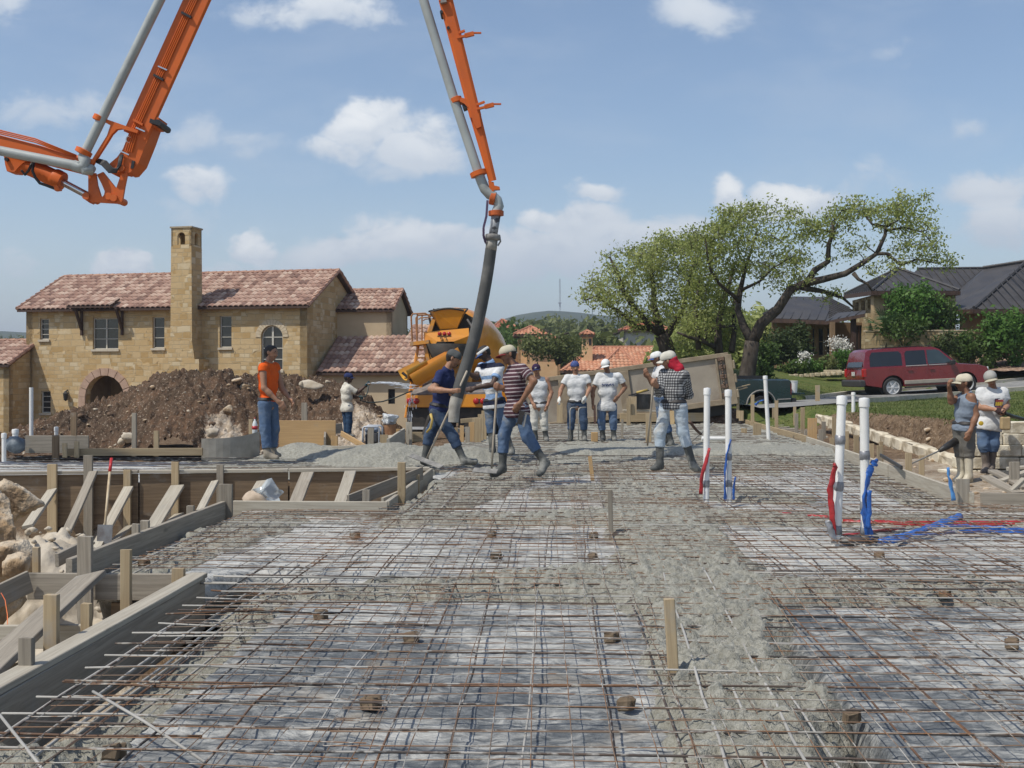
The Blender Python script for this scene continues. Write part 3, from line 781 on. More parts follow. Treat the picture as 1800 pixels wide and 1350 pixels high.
def pit_wall():
 def wl(x): return 15.1 + (x + 7.9) * (16.15 - 15.1) / 6.05
 xs = [-13.2, -8.3, -5.95, -3.9, -1.9]
 n = ['left picture edge', 'long left bay', 'middle bay', 'right bay by the notch']
 for i in range(4):
  a, b = xs[i] + .01, xs[i + 1] - .01
  fb((a, wl(a), -.46), (b, wl(b), -.46), .025, .94, W_PLY, 'dark plywood form facing the pit, ' + n[i], seg=3)
  fb((a, wl(a) - .005, .04), (b, wl(b) - .005, .04), .11, .04, W_PALE if i > 1 else W_GREY, 'flat plank capping the pit form, ' + n[i])
 S = [(92, 816, 935, 17, W_FRESH), (155, 801, 950, 16, W_GREY), (224, 826, 945, 13, W_FRESH), (308, 812, 905, 13, W_FRESH), (387, 817, 880, 12, W_GREY)]
 L = ['yellow stake on the pit form, leftmost of the row', 'tall blue-grey stake on the pit form behind the shovel', 'brown stake on the pit form right of the shovel', 'brown stake on the pit form with a wide brace', 'pale stake on the pit form behind the notch stakes']
 for (px, a, b, w, m_), l in zip(S, L):
  d = 15.0
  for _ in range(5): d = (P(px, a, d).x, d)[1]; q = P(px, a, d); d += wl(q.x) - .07 - q.y
  pstake(px, a, b, l, d=d, wpx=w, m_=m_, tip=1.0)
 B = [((48, 926), (92, 862), 17, W_PALE, 'short pale brace beside the boulder'), ((116, 938), (164, 830), 15, W_GREY, 'long grey brace reaching up to the tall blue-grey stake'), ((166, 968), (226, 857), 17, W_PALE, 'bright pale brace in front of the brown stake'),
   ((262, 938), (312, 855), 24, W_PALE, 'wide pale brace, fourth from the left in the pit'), ((190, 962), (228, 926), 14, W_PALE, 'low short brace at the foot of the bright pale one'), ((282, 932), (315, 905), 18, W_PALE, 'low wide brace end behind the middle form'),
   ((352, 898), (378, 847), 13, W_PALE, 'narrow brace left of the notch stakes'), ((440, 884), (462, 847), 21, W_PALE, 'pale brace left of the plastic bag in the notch'), ((520, 884), (541, 832), 22, W_GREY, 'cement-covered brace in the middle of the notch'),
   ((598, 884), (616, 830), 20, W_PALE, 'bright wide brace right of the cement-covered one')]
 for lo, hi, w, m_, l in B:
  d = 15.4
  for _ in range(5): q = P(*hi, d); d += wl(q.x) - .14 - q.y
  dl = d - 1.35
  brace(lo, dl if lo[0] < 430 else d - 1.0, hi, d, l, w * d / FPX, .045, m_)
 a, b = G(480, 884, -.25), G(480, 884, -.25)
 # shovel left standing in the pit
 e = empty('shovel', P(186, 905, 14.6), 'shovel with a red grip standing in the pit against the form', 'shovel')
 MB().tube([P(184, 930, 14.4), P(193, 830, 14.95)], .017, 8).build('handle', mat('ash_handle', (.52, .42, .28), (.4, .3, .18), .6), e, smooth=True)
 MB().tube([P(193, 828, 14.96), P(196, 806, 15.1)], .022, 8).build('grip', mat('red_plastic', (.45, .03, .03), (.32, .03, .03), .4), e, smooth=True)
 q = P(185, 936, 14.36); mb = MB()
 mb.prism([q + Vector((-.1, 0, .1)), q + Vector((.1, 0, .1)), q + Vector((.1, -.03, -.1)), q + Vector((0, -.05, -.2)), q + Vector((-.1, -.03, -.1))], (0, .006, 0))
 mb.build('blade', mat('worn_steel', (.25, .24, .23), (.14, .12, .11), .45, metal=.8), e)
near_left(); pit_wall()
def back_forms():
 fb(P(45, 781, 19.6), P(156, 781, 19.6), .04, .31, W_GREY, 'grey form panel at the far left behind the pit slab')
 fb(P(150, 783, 20.4), P(128, 783, 20.4), .04, .22, W_GREY, 'second grey panel behind the far left one')
 fb(P(111, 795, 19.2), P(356, 794, 19.2), .05, .13, W_FRESH, 'long yellow plank along the far left slab edge')
 mb = MB(); pts = []
 for i in range(9):
  t = i / 8; px = 354 + 102 * t; d = 19.3 + .55 * t ** 2
  pts.append((P(px, 0, d).xy, .0 + .10 * t ** 3))
 for i in range(8):
  (a, za), (b, zb) = pts[i], pts[i + 1]
  mb.add([(*a, -.1), (*b, -.1), (*b, .30 + zb), (*a, .30 + za), (a.x, a.y + .02, -.1), (b.x, b.y + .02, -.1), (b.x, b.y + .02, .30 + zb), (a.x, a.y + .02, .30 + za)], [(0, 1, 2, 3), (5, 4, 7, 6), (3, 2, 6, 7)])
 tag(mb.build('curved_form', mat('grey_ply', (.36, .33, .28), (.25, .23, .19), .85, 3, 5, .3, .7, .3, 40, .003, c3=(.16, .15, .13), s3=2.2), loc=(*pts[0][0], 0)), 'bent grey plywood form curving at the far left slab edge', FB, FBG)
 fb(P(491, 768, 20.9), P(590, 768, 20.9), .03, .62, W_OR, 'orange-brown plywood panel right of the man in the orange shirt')
 fb(P(564, 792, 19.4), P(683, 789, 19.4), .05, .15, W_PALE, 'pale plank in front of the plywood box at the back')
 fb(P(571, 786, 20.0), P(572, 758, 22.6), .04, .36, W_GREY, 'grey panel end-on at the left of the back box')
 fb(P(600, 762, 20.6), P(642, 786, 19.8), .03, .10, W_OR, 'brown board sloping down inside the back box')
 fb(P(571, 757, 22.5), P(602, 752, 22.7), .03, .2, W_GREY, 'grey panel at the rear of the back box')
 fb(P(682, 786, 19.9), P(710, 766, 22.3), .05, .30, W_PALE, 'grey form board running back on the right of the generator')
 fb(P(709, 768, 22.5), P(765, 768, 22.6), .04, .2, W_FRESH, 'plank behind the heap of wet concrete by the mixer truck')
 fb(P(684, 770, 21.0), P(700, 758, 22.6), .14, .03, W_PALE, 'flat plank lying on the right-hand back form')
 for (px, a, b, d, w, m_, l) in [(98, 765, 796, 19.0, 12, W_PLY, 'dark stake before the far left form panel'), (130, 725, 792, 19.6, 11, W_PLY, 'tall dark stake before the dirt pile on the left'), (236, 726, 790, 19.7, 8, W_GREY, 'tall pale stake in front of the middle of the dirt pile'),
         (275, 757, 790, 19.7, 9, W_FRESH, 'yellow stake stub in front of the dirt pile'), (114, 779, 792, 19.0, 8, W_FRESH, 'tiny stake stub at the left end of the long yellow plank'), (135, 776, 792, 19.1, 8, W_FRESH, 'tiny stake stub beside the tall dark stake'),
         (441, 737, 768, 20.4, 7, W_FRESH, 'stake beside the soda bottle on the curved form'), (535, 708, 745, 22.3, 10, W_GREY, 'pale stake behind the orange-brown plywood panel'), (588, 766, 790, 20.2, 12, W_OR, 'brown stake inside the back box'),
         (652, 752, 786, 19.8, 11, W_GREY, 'grey stake in front of the generator'), (675, 764, 786, 20.0, 14, W_FRESH, 'stake right of the generator'), (700, 754, 770, 22.0, 8, W_OR, 'stake by the brown bucket'), (719, 742, 772, 22.4, 11, W_PALE, 'pale stake left of the mixer truck mudflap')]:
  pstake(px, a, b, l, d=d, wpx=w, m_=m_, tip=1.0)
 # stepped timber blocks beside the truck
 for i, (px, yt, yb, d, w) in enumerate([(838, 735, 775, 24.3, 16), (829, 742, 776, 24.0, 10), (845, 728, 774, 24.8, 10), (822, 750, 776, 23.8, 8), (812, 748, 774, 24.2, 7), (851, 722, 770, 25.2, 9), (802, 752, 772, 24.5, 6)]):
  pstake(px, yt, yb, ['wide board end right of the mudflap', 'stake left of the wide board end', 'tall thin stake behind the wide board end', 'low stake in the timber clutter by the truck', 'reddish stake in the timber clutter by the truck', 'tallest thin stake in the timber clutter by the truck', 'smallest stake in the timber clutter by the truck'][i], d=d, wpx=w, m_=[W_FRESH, W_OR, W_FRESH, W_GREY, W_OR, W_FRESH, W_FRESH][i], tip=1.0)
 fb(P(800, 757, 25.2), P(868, 752, 25.8), .06, .1, W_PALE, 'pale plank lying in the timber clutter by the truck')
 fb(P(810, 740, 26.0), P(868, 735, 26.2), .05, .1, W_FRESH, 'fresh plank propped behind the striped polo man')
 # far edge of the slab
 fb(P(905, 741, 33.0), P(1010, 739, 33.4), .06, .22, W_FRESH, 'far form board behind the standing men, left part', name='form_board')
 fb(P(1090, 734, 32.6), P(1236, 733, 32.8), .06, .26, W_FRESH, 'far form board under the black tub')
 fb(P(1095, 721, 32.0), P(1160, 722, 32.0), .3, .05, W_PALE, 'flat plank carrying the black tub')
 fb(P(1236, 735, 33.6), P(1302, 734, 33.8), .06, .2, W_FRESH, 'far form board behind the tall white pipes')
 for (px, a, b, d, w, m_, l) in [(1105, 700, 740, 31.5, 7, W_FRESH, 'stake left of the black tub'), (1112, 697, 722, 31.6, 14, W_FRESH, 'short block under the tub tool'), (984, 708, 735, 31, 10, W_FRESH, 'yellow stake left of the man with white gloves'), (1094, 737, 768, 25.4, 4, W_GREY, 'thin stake standing in the concrete right of the man with hand on hip'),
         (1140, 726, 775, 23.6, 10, W_FRESH, 'yellow double stake left of the checked-shirt worker'), (926, 733, 765, 26, 6, W_OR, 'thin stake beside the man in the tank top')]:
  pstake(px, a, b, l, d=d, wpx=w, m_=m_, tip=1.0)
back_forms()
def right_forms():
 a, b = Vector((4.60, 12.62, 0)), Vector((5.28, 24.0, 0))
 def L(t, z=0, o=0): q = a.lerp(b, t); return Vector((q.x + o, q.y, z))
 fb(L(0, -.05), L(.34, -.05), .05, .28, W_PALE, 'cement-white form board on the right edge, nearest part', seg=6)
 fb(L(.345, -.05), L(.66, -.05), .05, .28, W_PALE, 'cement-white form board on the right edge, middle part')
 fb(L(.665, -.05), L(1, -.05), .05, .28, W_PALE, 'cement-white form board on the right edge, far part')
 fb((5.30, 24.05, -.02), (5.5, 34.8, -.02), .05, .24, W_FRESH, 'yellow form board on the right edge beyond the wide stake')
 fb((4.66, 12.52, -.02), (6.3, 12.35, -.02), .05, .24, W_GREY, 'weathered dark plank at the right picture edge')
 pstake(1692, 842, 893, 'broad grey stake at the end of the weathered plank', d=12.45, wpx=23, m_=W_GREY, tip=1)
 S = [(1340, 768, 705, 0, 0, 0)]
 R_ = [(1597, 796, 828, 11, .12), (1620, 800, 826, 9, .5), (1546, 783, 805, 9, .12), (1532, 780, 802, 8, .35), (1505, 765, 790, 9, .12), (1488, 758, 782, 8, .12), (1549, 776, 800, 7, .5), (1462, 770, 780, 7, .12), (1443, 755, 778, 8, .12), (1418, 757, 778, 8, .1), (1448, 741, 772, 7, .5), (1466, 733, 768, 7, .5), (1525, 745, 775, 6, .55), (1400, 727, 752, 6, .1)]
 lab = ['white-flecked stake nearest the short grey plank', 'stake just right of the white-flecked one', 'stake at the left of the pipe gap', 'stake behind the stake at the pipe gap', 'stake between the two front white pipes', 'stake just left of the front white pipes, low', 'thin stake out in the right trench', 'small stub on the far right form', 'stake at the bend of the right form',
   'stub at the corner where the wide stake stands', 'thin upright in the right trench left of the ledge', 'tall upright at the start of the stone ledge', 'upright in front of the stone ledge', 'stake on the far right yellow form, nearest']
 def on_edge(px, off):
  lo, hi = 11.0, 34.0
  for _ in range(40):
   d = (lo + hi) / 2; q = P(px, 700, d); ex = a.x + (b.x - a.x) * (q.y - a.y) / (b.y - a.y) + off
   if q.x > ex: hi = d
   else: lo = d
  return d
 for (px, yt, yb, w, off), l in zip(R_, lab):
  d = on_edge(px, off); pstake(px, yt, yb, l, d=d, wpx=w, m_=random.choice((W_FRESH, W_GREY, W_FRESH)), tip=1)
 T_ = [(1308, 753, 788 - 22, 27.5, 10, 'wedge-topped wide board stake beside the leaning white pipe'), (1331, 745, 770, 26.5, 14, 'wide board stake leaning beside the leaning white pipe'), (1428, 735, 775, 24.0, 16, 'wide brown stake at the bend of the right form'), (1411, 716, 765, 26.5, 7, 'tall stake left of the wide brown stake'),
   (1365, 704, 746, 29.3, 6, 'stake halfway along the far right form'), (1323, 694, 735, 31, 6, 'stake behind the leaning white pipe'), (1297, 697, 728, 32.5, 5, 'stake by the brush heap'), (1397, 715, 740, 30, 5, 'thin stake beyond the right form'), (1360, 717, 732, 31.5, 5, 'tiny stake left of the street'),
   (1437, 677, 712, 37.0, 8, 'lone stake standing in front of the street'), (1303, 722, 732, 30.5, 8, 'stub at the far corner of the slab')]
 for (px, a_, b_, d, w, l) in T_: pstake(px, a_, b_, l, d=d, wpx=w, m_=W_FRESH if w != 16 else W_OR, tip=1)
 for i in range(9):   # short cross sticks over the right trench
  y = 25.2 + i * .95; x = 5.35 + .02 * i
  fb((x, y, -.02), (x + random.uniform(.6, .8), y + random.uniform(-.1, .1), .02), .09, .04, random.choice((W_GREY, W_PALE)), 'short cross stick tying the far right form to its outer stakes', g='cross sticks on the right form', name='cross_stick', cat='stick', seg=3)
 # second line of boards, the far side of the trench
 fb(P(1548, 800, 17.2), P(1585, 822, 15.2), .03, .05, mat('black_pipe', (.03, .03, .03), (.05, .05, .05), .5), 'black bar leaning in the right trench', cat='bar', name='steel_bar', g=None)
 # scrap lumber by the stone wall
 for (p0, d0, p1, d1, w, l) in [((1732, 838), 13.6, (1790, 868), 12.9, .14, 'pale plank lowest in the scrap heap by the stone wall'), ((1745, 828), 14.2, (1805, 858), 13.2, .12, 'plank above the lowest one in the scrap heap'), ((1760, 846), 13.6, (1830, 820), 13.9, .09, 'plank crossing the scrap heap'),
         ((1770, 824), 14.1, (1840, 818), 14.0, .10, 'top plank of the scrap heap'), ((1776, 864), 13.0, (1800, 842), 13.1, .07, 'short stick leaning on the scrap heap')]:
  board('scrap_plank', P(*p0, d0), P(*p1, d1), w, .04, random.choice((W_PALE, W_GREY)), l, 'plank', 'scrap lumber by the stone wall')
 pstake(1783, 812, 850, 'square block standing in the scrap heap', d=13.6, wpx=17, m_=W_GREY, tip=1)
right_forms()
def free_stakes():
 pstake(1183, 1053, 1180, 'tall split stake standing in the near strip of wet concrete', zb=-.03, wpx=19, m_=W_FRESH, lean=-7, tip=1)
 pstake(1074, 861, 937, 'slim stake in the middle of the slab', zb=-.03, wpx=8, m_=W_GREY, lean=-2, tip=1)
 pstake(1041, 802, 836, 'small dark stake in front of the standing men', zb=-.03, wpx=7, m_=W_OR, lean=-4, tip=1)
free_stakes()
# ------------------------------------------------------------------ stone
def rock_mesh(c, r, seed, sq=(1, 1, 1), det=4, rough=.45):
 bm = bmesh.new(); bmesh.ops.create_icosphere(bm, subdivisions=det, radius=1)
 v = np.array([q.co[:] for q in bm.verts]); f = [[q.index for q in g.verts] for g in bm.faces]; bm.free()
 n = vnoise(v + seed * 3.7 + 8, 1.3, 4, .55) - .5
 g = np.random.default_rng(seed); cut = np.full(len(v), 9.0)       # flat broken faces, bedding steps, small chips
 for _ in range(13):
  a = g.normal(size=3); a /= np.linalg.norm(a); dt = v @ a
  cut = np.minimum(cut, np.where(dt > .05, g.uniform(.42, .92) / np.maximum(dt, .05), 9))
 s_ = (v @ np.array([.35, .2, .9])) * 4 + n * 4
 k = (s_ - np.round(s_)) * .045
 n2 = vnoise(v + seed, 5, 3, .6) - .5
 v = v * (np.minimum(cut, 1.05) * (1 + rough * 1.0 * n + k + .11 * n2))[:, None] * np.array(sq) * r + np.array(c)
 return v, np.array(f)
LIME = mat('limestone', (.54, .46, .35), (.34, .23, .13), .9, 2.6, 8, .38, .62, .9, 16, .05, spec=.15, c3=(.17, .12, .08), s3=1.6)
LIMEW = mat('white_limestone', (.52, .46, .37), (.36, .30, .22), .9, 3, 6, .35, .7, .5, 18, .02, spec=.15)
def rock(c, r, seed, label, sq=(1, 1, 1), m_=LIME, det=3, rough=.45, g=None, name='rock', cat='rock'):
 v, f = rock_mesh(c, r, seed, sq, det, rough)
 return tag(npmesh(name, v, f, m_, loc=c, smooth=False), label, cat, g)
def stones():
 rock(P(-40, 955, 10.2), 1.0, 3, 'huge layered limestone boulder at the left picture edge', (.52, .55, .66), det=6, rough=.34, name='boulder', cat='boulder')
 rock(P(28, 875, 10.9), .30, 13, 'rounded tan limestone block on top of the huge boulder', (.9, .8, .8), det=5, rough=.34, name='boulder', cat='boulder')
 rock(P(5, 985, 9.0), .26, 4, 'dark-streaked rock below the huge boulder', (1, .8, 1.1), det=4)
 rock(P(28, 1005, 8.7), .16, 5, 'small rock at the foot of the boulder beside the grey planks')
 rock(P(-10, 1060, 7.8), .2, 6, 'rock behind the sloping plank at the left edge')
 # rubble heap of crushed white stone in the pit
 c = P(85, 975, 10.2)
 xs = np.linspace(-1.5, 1.5, 90); x, y, f = grid(xs, xs)
 p = np.stack([x, y, x * 0], 1)
 h = .86 * np.exp(-((x / .72) ** 2 + (y / .8) ** 2)) + .22 * (vnoise(p, 5, 4, .65) - .5) + .15 * (vnoise(p, 14, 2) - .5) - .10
 q = h > -.09
 v = np.stack([x + c.x, y + c.y, -.82 + h], 1)
 tag(npmesh('rubble_heap', v, f[q[f].any(1)], LIMEW, loc=(c.x, c.y, -.8)), 'heap of crushed white stone in the pit beside the boulder', 'rubble heap')
 n = 0
 for i in range(60):
  a = random.uniform(0, 6.28); r = random.uniform(.15, 1.1)
  q = Vector((c.x + r * .8 * math.cos(a), c.y + r * math.sin(a), 0)); z = -.80 + .82 * math.exp(-(((q.x - c.x) / .72) ** 2 + ((q.y - c.y) / .8) ** 2))
  rock((q.x, q.y, z), random.uniform(.018, .05), i + 20, 'small white stone lying on the rubble heap in the pit', (1, 1, .7), LIMEW, 2, .5, 'stones on the rubble heap')
 # stone ledge along the trench, and block wall at the right edge
 lm = mat('ledge_stone', (.62, .55, .42), (.45, .38, .27), .9, 4, 6, .35, .7, .6, 20, .02, spec=.15, c3=(.30, .24, .16), s3=2)
 a, b = P(1440, 728, 27.5), P(1715, 812, 17.7)
 n = 15
 for i in range(n):
  p0, p1 = a.lerp(b, i / n), a.lerp(b, (i + .97) / n)
  v, f = [], []
  mb = MB(); d = (p1 - p0); s = Vector((d.y, -d.x, 0)).normalized()
  mb.obox((p0 + p1) / 2 + Vector((0, 0, -.10)), d / 2, s * random.uniform(.10, .13), Vector((0, 0, random.uniform(.10, .125))), 0, .03)
  tag(mb.build('ledge_block', lm, loc=p0, wobble=.012), 'rough tan block in the low stone ledge along the right trench', 'stone block', 'blocks of the stone ledge')
 bm_ = mat('cream_block', (.70, .64, .51), (.56, .50, .38), .9, 4, 6, .35, .7, .6, 22, .02, spec=.15, c3=(.42, .36, .26), s3=2.2)
 # courses step up to the right; the face looks at the camera
 C = [(0, 1655, 835, 1840), (1, 1680, 813, 1840), (2, 1690, 791, 1840), (3, 1703, 771, 1840), (4, 1752, 751, 1840)]
 dd = 17.7
 for k, x0, yc, x1 in C:
  x = x0; j = 0
  while x < x1:
   w = random.uniform(44, 62)
   c = P(x + w / 2, yc, dd + .02 * k); hw = w * dd / FPX / 2 - .006; hh = .089
   mb = MB(); mb.obox(c, RX * hw, FW * .19, Vector((0, 0, hh)), 0, .012)
   tag(mb.build('wall_block', bm_, loc=c, wobble=.004), 'cream limestone block stacked in the short wall at the right edge', 'stone block', 'blocks of the cream stone wall')
   x += w; j += 1
stones()
# ------------------------------------------------------------------ pipes, hoses, small site things
PVC = mat('white_pvc', (.74, .73, .70), (.66, .65, .61), .35, 5, 4, .4, .7, .05, 40, .002, spec=.5)
TAPE = mat('silver_tape', (.22, .22, .23), (.30, .30, .31), .4, 20, 3, .3, .7, .4, 40, .003, metal=.4)
RED = mat('red_sleeve', (.42, .025, .03), (.26, .02, .02), .38, 12, 3, .3, .7, .6, 30, .01, spec=.5)
BLUE = mat('blue_sleeve', (.025, .13, .46), (.02, .07, .26), .35, 12, 3, .3, .7, .6, 30, .01, spec=.5)
def pvc(name, b, t, r, label, g, cap=True, rings=()):
 b, t = Vector(b), Vector(t); d = (t - b).normalized()
 e = empty(name, b, label, 'pipe', g)
 MB().tube([b - d * .15, b.lerp(t, .5), t], r, 16).build('pipe', PVC, e, smooth=True, sharp=40)
 if cap: MB().lathe([(r, -.075), (r * 1.17, -.07), (r * 1.17, -.01), (r * 1.1, .004), (0, .012)], t, d, 18).build('cap', PVC, e, smooth=True, sharp=35)
 for k in rings:
  c = b.lerp(t, k)
  MB().lathe([(r, -.04), (r * 1.10, -.035), (r * 1.14, 0), (r * 1.10, .035), (r, .04)], c, d, 16).build('tape', TAPE, e, smooth=True, wobble=.0025)
 return e
def sleeve(name, pts, r, m_, label, cat, g=None, flat=.75, clip=None):
 """a limp plastic sleeve: a tube of varying thickness"""
 pts = [Vector(p) for p in pts]
 n, vs, fs = 10, [], []
 fine = []
 for i in range(len(pts) - 1):
  for k in range(5): fine.append(pts[i].lerp(pts[i + 1], k / 5) + Vector((random.gauss(0, r * .10), random.gauss(0, r * .10), random.gauss(0, r * .08))))
 fine.append(pts[-1]); tw = random.uniform(-.3, .3)
 for i, p in enumerate(fine):
  t = fine[min(i + 1, len(fine) - 1)] - fine[max(i - 1, 0)]
  if t.length < 1e-6: t = pts[-1] - pts[0]
  d, sd, up = basis(t, FW if abs(t.normalized().z) > .6 else (0, 0, 1))
  tw += random.gauss(0, .28); wv = r * random.uniform(.88, 1.18); th = wv * random.uniform(.3, .55)
  for k in range(n):
   an = 2 * math.pi * k / n; ca, sa = math.cos(an) * wv, math.sin(an) * th * (1 + .35 * math.cos(3 * an + i))
   vs.append(p + sd * (ca * math.cos(tw) - sa * math.sin(tw)) + up * (ca * math.sin(tw) + sa * math.cos(tw)))
 L = (len(fine) - 1) * n
 fs = [(i * n + k, i * n + (k + 1) % n, (i + 1) * n + (k + 1) % n, (i + 1) * n + k) for i in range(len(fine) - 1) for k in range(n)] + [tuple(range(n - 1, -1, -1)), tuple(range(L, L + n))]
 o = MB().add(vs, fs).build(name, m_, smooth=True, loc=fine[0])
 return tag(o, label, cat, g)
def pipes():
 PG = 'white plumbing pipes standing in the slab'
 b1, b2 = G(1470, 952, -.06), G(1521, 948, -.06)
 d1, d2 = (b1 - Vector((0, 0, 0))).dot(FW), b2.dot(FW)
 pvc('standpipe', b1, P(1480, 697, d1 + .05), .040, 'white capped pipe with red sleeve, nearest pair, left one', PG, rings=(.08, .38, .70))
 pvc('standpipe', b2, P(1519, 701, d2 - .03), .040, 'white capped pipe with blue sleeve, nearest pair, right one', PG, rings=(.06, .24, .60))
 b3, b4 = G(1241, 880, -.05), G(1281, 881, -.05); d3, d4 = b3.dot(FW), b4.dot(FW)
 pvc('standpipe', b3, P(1243, 683, d3), .036, 'white capped pipe with a torn red sleeve, rear pair, left one', PG, rings=(.15,))
 pvc('standpipe', b4, P(1280, 686, d4), .036, 'white capped pipe with a blue sleeve, rear pair, right one', PG, rings=(.16, .40))
 b5 = G(1351, 769, .02); d5 = b5.dot(FW)
 pvc('standpipe', b5, P(1345, 661, d5), .045, 'white capped pipe standing alone and leaning left by the far right form', PG)
 pvc('vent_pipe', P(55, 772, 20.3), P(55, 681, 20.3), .036, 'slim white pipe standing before the stone house at the far left', PG, cap=False)
 pvc('stub_pipe', P(99, 770, 20.6), P(99, 751, 20.6), .035, 'short white pipe stub right of the slim far left pipe', PG)
 pvc('stub_pipe', P(27, 772, 19.4), P(27, 755, 19.4), .05, 'short white pipe stub wrapped at its foot, far left', PG)
 pvc('stub_pipe', P(7, 795, 17.9), P(7, 762, 17.9), .035, 'white pipe stub at the left picture edge', PG)
 MB_ = MB().ball(P(26, 782, 18.9), .15, 10, sq=(1.1, .9, 1.0), jit=.2)
 tag(MB_.build('plumbing_wrap', mat('grey_wrap', (.10, .12, .14), (.22, .25, .27), .6, 9, 4), smooth=True, loc=P(26, 790, 18.9)), 'dark plastic bundle wrapped around the far left pipe stub', 'bundle')
 pvc('cross_pipe', G(1246, 771, .10), G(1282, 771, .10), .045, 'white pipe lying level behind the rear pair of pipes', PG, cap=False)
 q = b3 + (P(1243, 771, d3) - b3)
 # utility stub on the lawn
 pvc('utility_stub', P(1500, 716, 27.2), P(1500, 690, 27.2), .045, 'short grey utility post with a white cap on the lawn edge', PG)
 # sleeves on the pipes
 SG = 'red and blue pipe sleeves'
 o = .05
 sleeve('red_sleeve', [P(1466, 952, d1 - .07), P(1463, 900, d1 - .07), P(1459, 862, d1 - .07), P(1468, 820, d1 - .06), P(1466, 816, d1 - .06)], .026, RED, 'red sleeve taped to the front left pipe', 'pipe sleeve', SG)
 sleeve('blue_sleeve', [P(1531, 948, d2 - .05), P(1522, 915, d2 - .07), P(1519, 880, d2 - .075), P(1525, 845, d2 - .06), P(1531, 820, d2 - .04), P(1541, 810, d2 - .02)], .034, BLUE, 'wide blue sleeve taped to the front right pipe', 'pipe sleeve', SG)
 sleeve('blue_sleeve', [P(1524, 930, d2 - .09), P(1528, 895, d2 - .1), P(1528, 862, d2 - .09)], .022, BLUE, 'shorter blue sleeve in front of the wide one', 'pipe sleeve', SG)
 sleeve('blue_sleeve', [G(1545, 952, -.05), G(1580, 946, -.04), G(1625, 930, -.03), G(1660, 918, -.02), G(1688, 907, -.01)], .036, BLUE, 'blue sleeve lying across the bars and pointing at the right form', 'pipe sleeve', SG)
 sleeve('blue_sleeve', [G(1560, 945, -.05), G(1640, 938, -.045), G(1720, 934, -.05), G(1830, 938, -.05)], .03, BLUE, 'blue sleeve lying along the bars to the right picture edge', 'pipe sleeve', SG)
 sleeve('blue_sleeve', [G(1650, 925, -.04), G(1700, 925, -.04), G(1760, 931, -.04), G(1830, 933, -.04)], .03, BLUE, 'upper blue sleeve lying along the bars at the right edge', 'pipe sleeve', SG)
 sleeve('red_sleeve', [G(1366, 902, -.05), G(1410, 907, -.045), G(1456, 912, -.05)], .028, RED, 'red sleeve lying left of the front pipes', 'pipe sleeve', SG)
 sleeve('red_sleeve', [G(1482, 916, -.05), G(1540, 918, -.045), G(1620, 921, -.05), G(1720, 920, -.05), G(1830, 918, -.05)], .028, RED, 'long red sleeve lying right of the front pipes', 'pipe sleeve', SG)
 sleeve('red_sleeve', [G(1484, 941, -.06), G(1530, 935, -.05), G(1590, 927, -.05)], .024, RED, 'short red sleeve between the front pipes and the long red one', 'pipe sleeve', SG)
 sleeve('red_sleeve', [P(1232, 868, d3 - .05), P(1234, 835, d3 - .06), P(1241, 810, d3 - .06), P(1247, 788, d3 - .04)], .022, RED, 'torn red sleeve hanging on the rear left pipe', 'pipe sleeve', SG)
 sleeve('blue_sleeve', [P(1275, 880, d4 - .05), P(1274, 840, d4 - .06), P(1277, 800, d4 - .06), P(1285, 773, d4 - .03)], .022, BLUE, 'blue sleeve taped to the rear right pipe', 'pipe sleeve', SG)
 sleeve('blue_sleeve', [P(1289, 880, d4 - .03), P(1290, 855, d4 - .05), P(1293, 838, d4 - .05)], .017, BLUE, 'light blue sleeve end right of the rear right pipe', 'pipe sleeve', SG)
 sleeve('blue_sleeve', [P(1676, 880, 12.3), P(1671, 850, 12.3), P(1666, 822, 12.3)], .03, mat('light_blue_sleeve', (.10, .30, .60), (.05, .17, .42), .4, 9), 'light blue sleeve standing by the right form', 'pipe sleeve', SG)
 for p, z in ((G(1498, 955, -.07), 'at the foot of the front left pipe'), (G(1526, 950, -.07), 'at the foot of the front right pipe')):
  mb = MB().ball(p + Vector((0, 0, .02)), .085, 10, sq=(1.3, .8, .55), jit=.18)
  tag(mb.build('tape_bundle', mat('black_tape', (.04, .04, .042), (.09, .09, .09), .5, 9), smooth=True, loc=p), 'dark lump of tape ' + z, 'tape')
 sleeve('tape_strip', [P(1468, 955, d1 - .1), P(1460, 930, d1 - .1), P(1455, 915, d1 - .09)], .03, TAPE, 'loose grey tape strip hanging on the front left pipe', 'tape')
pipes()
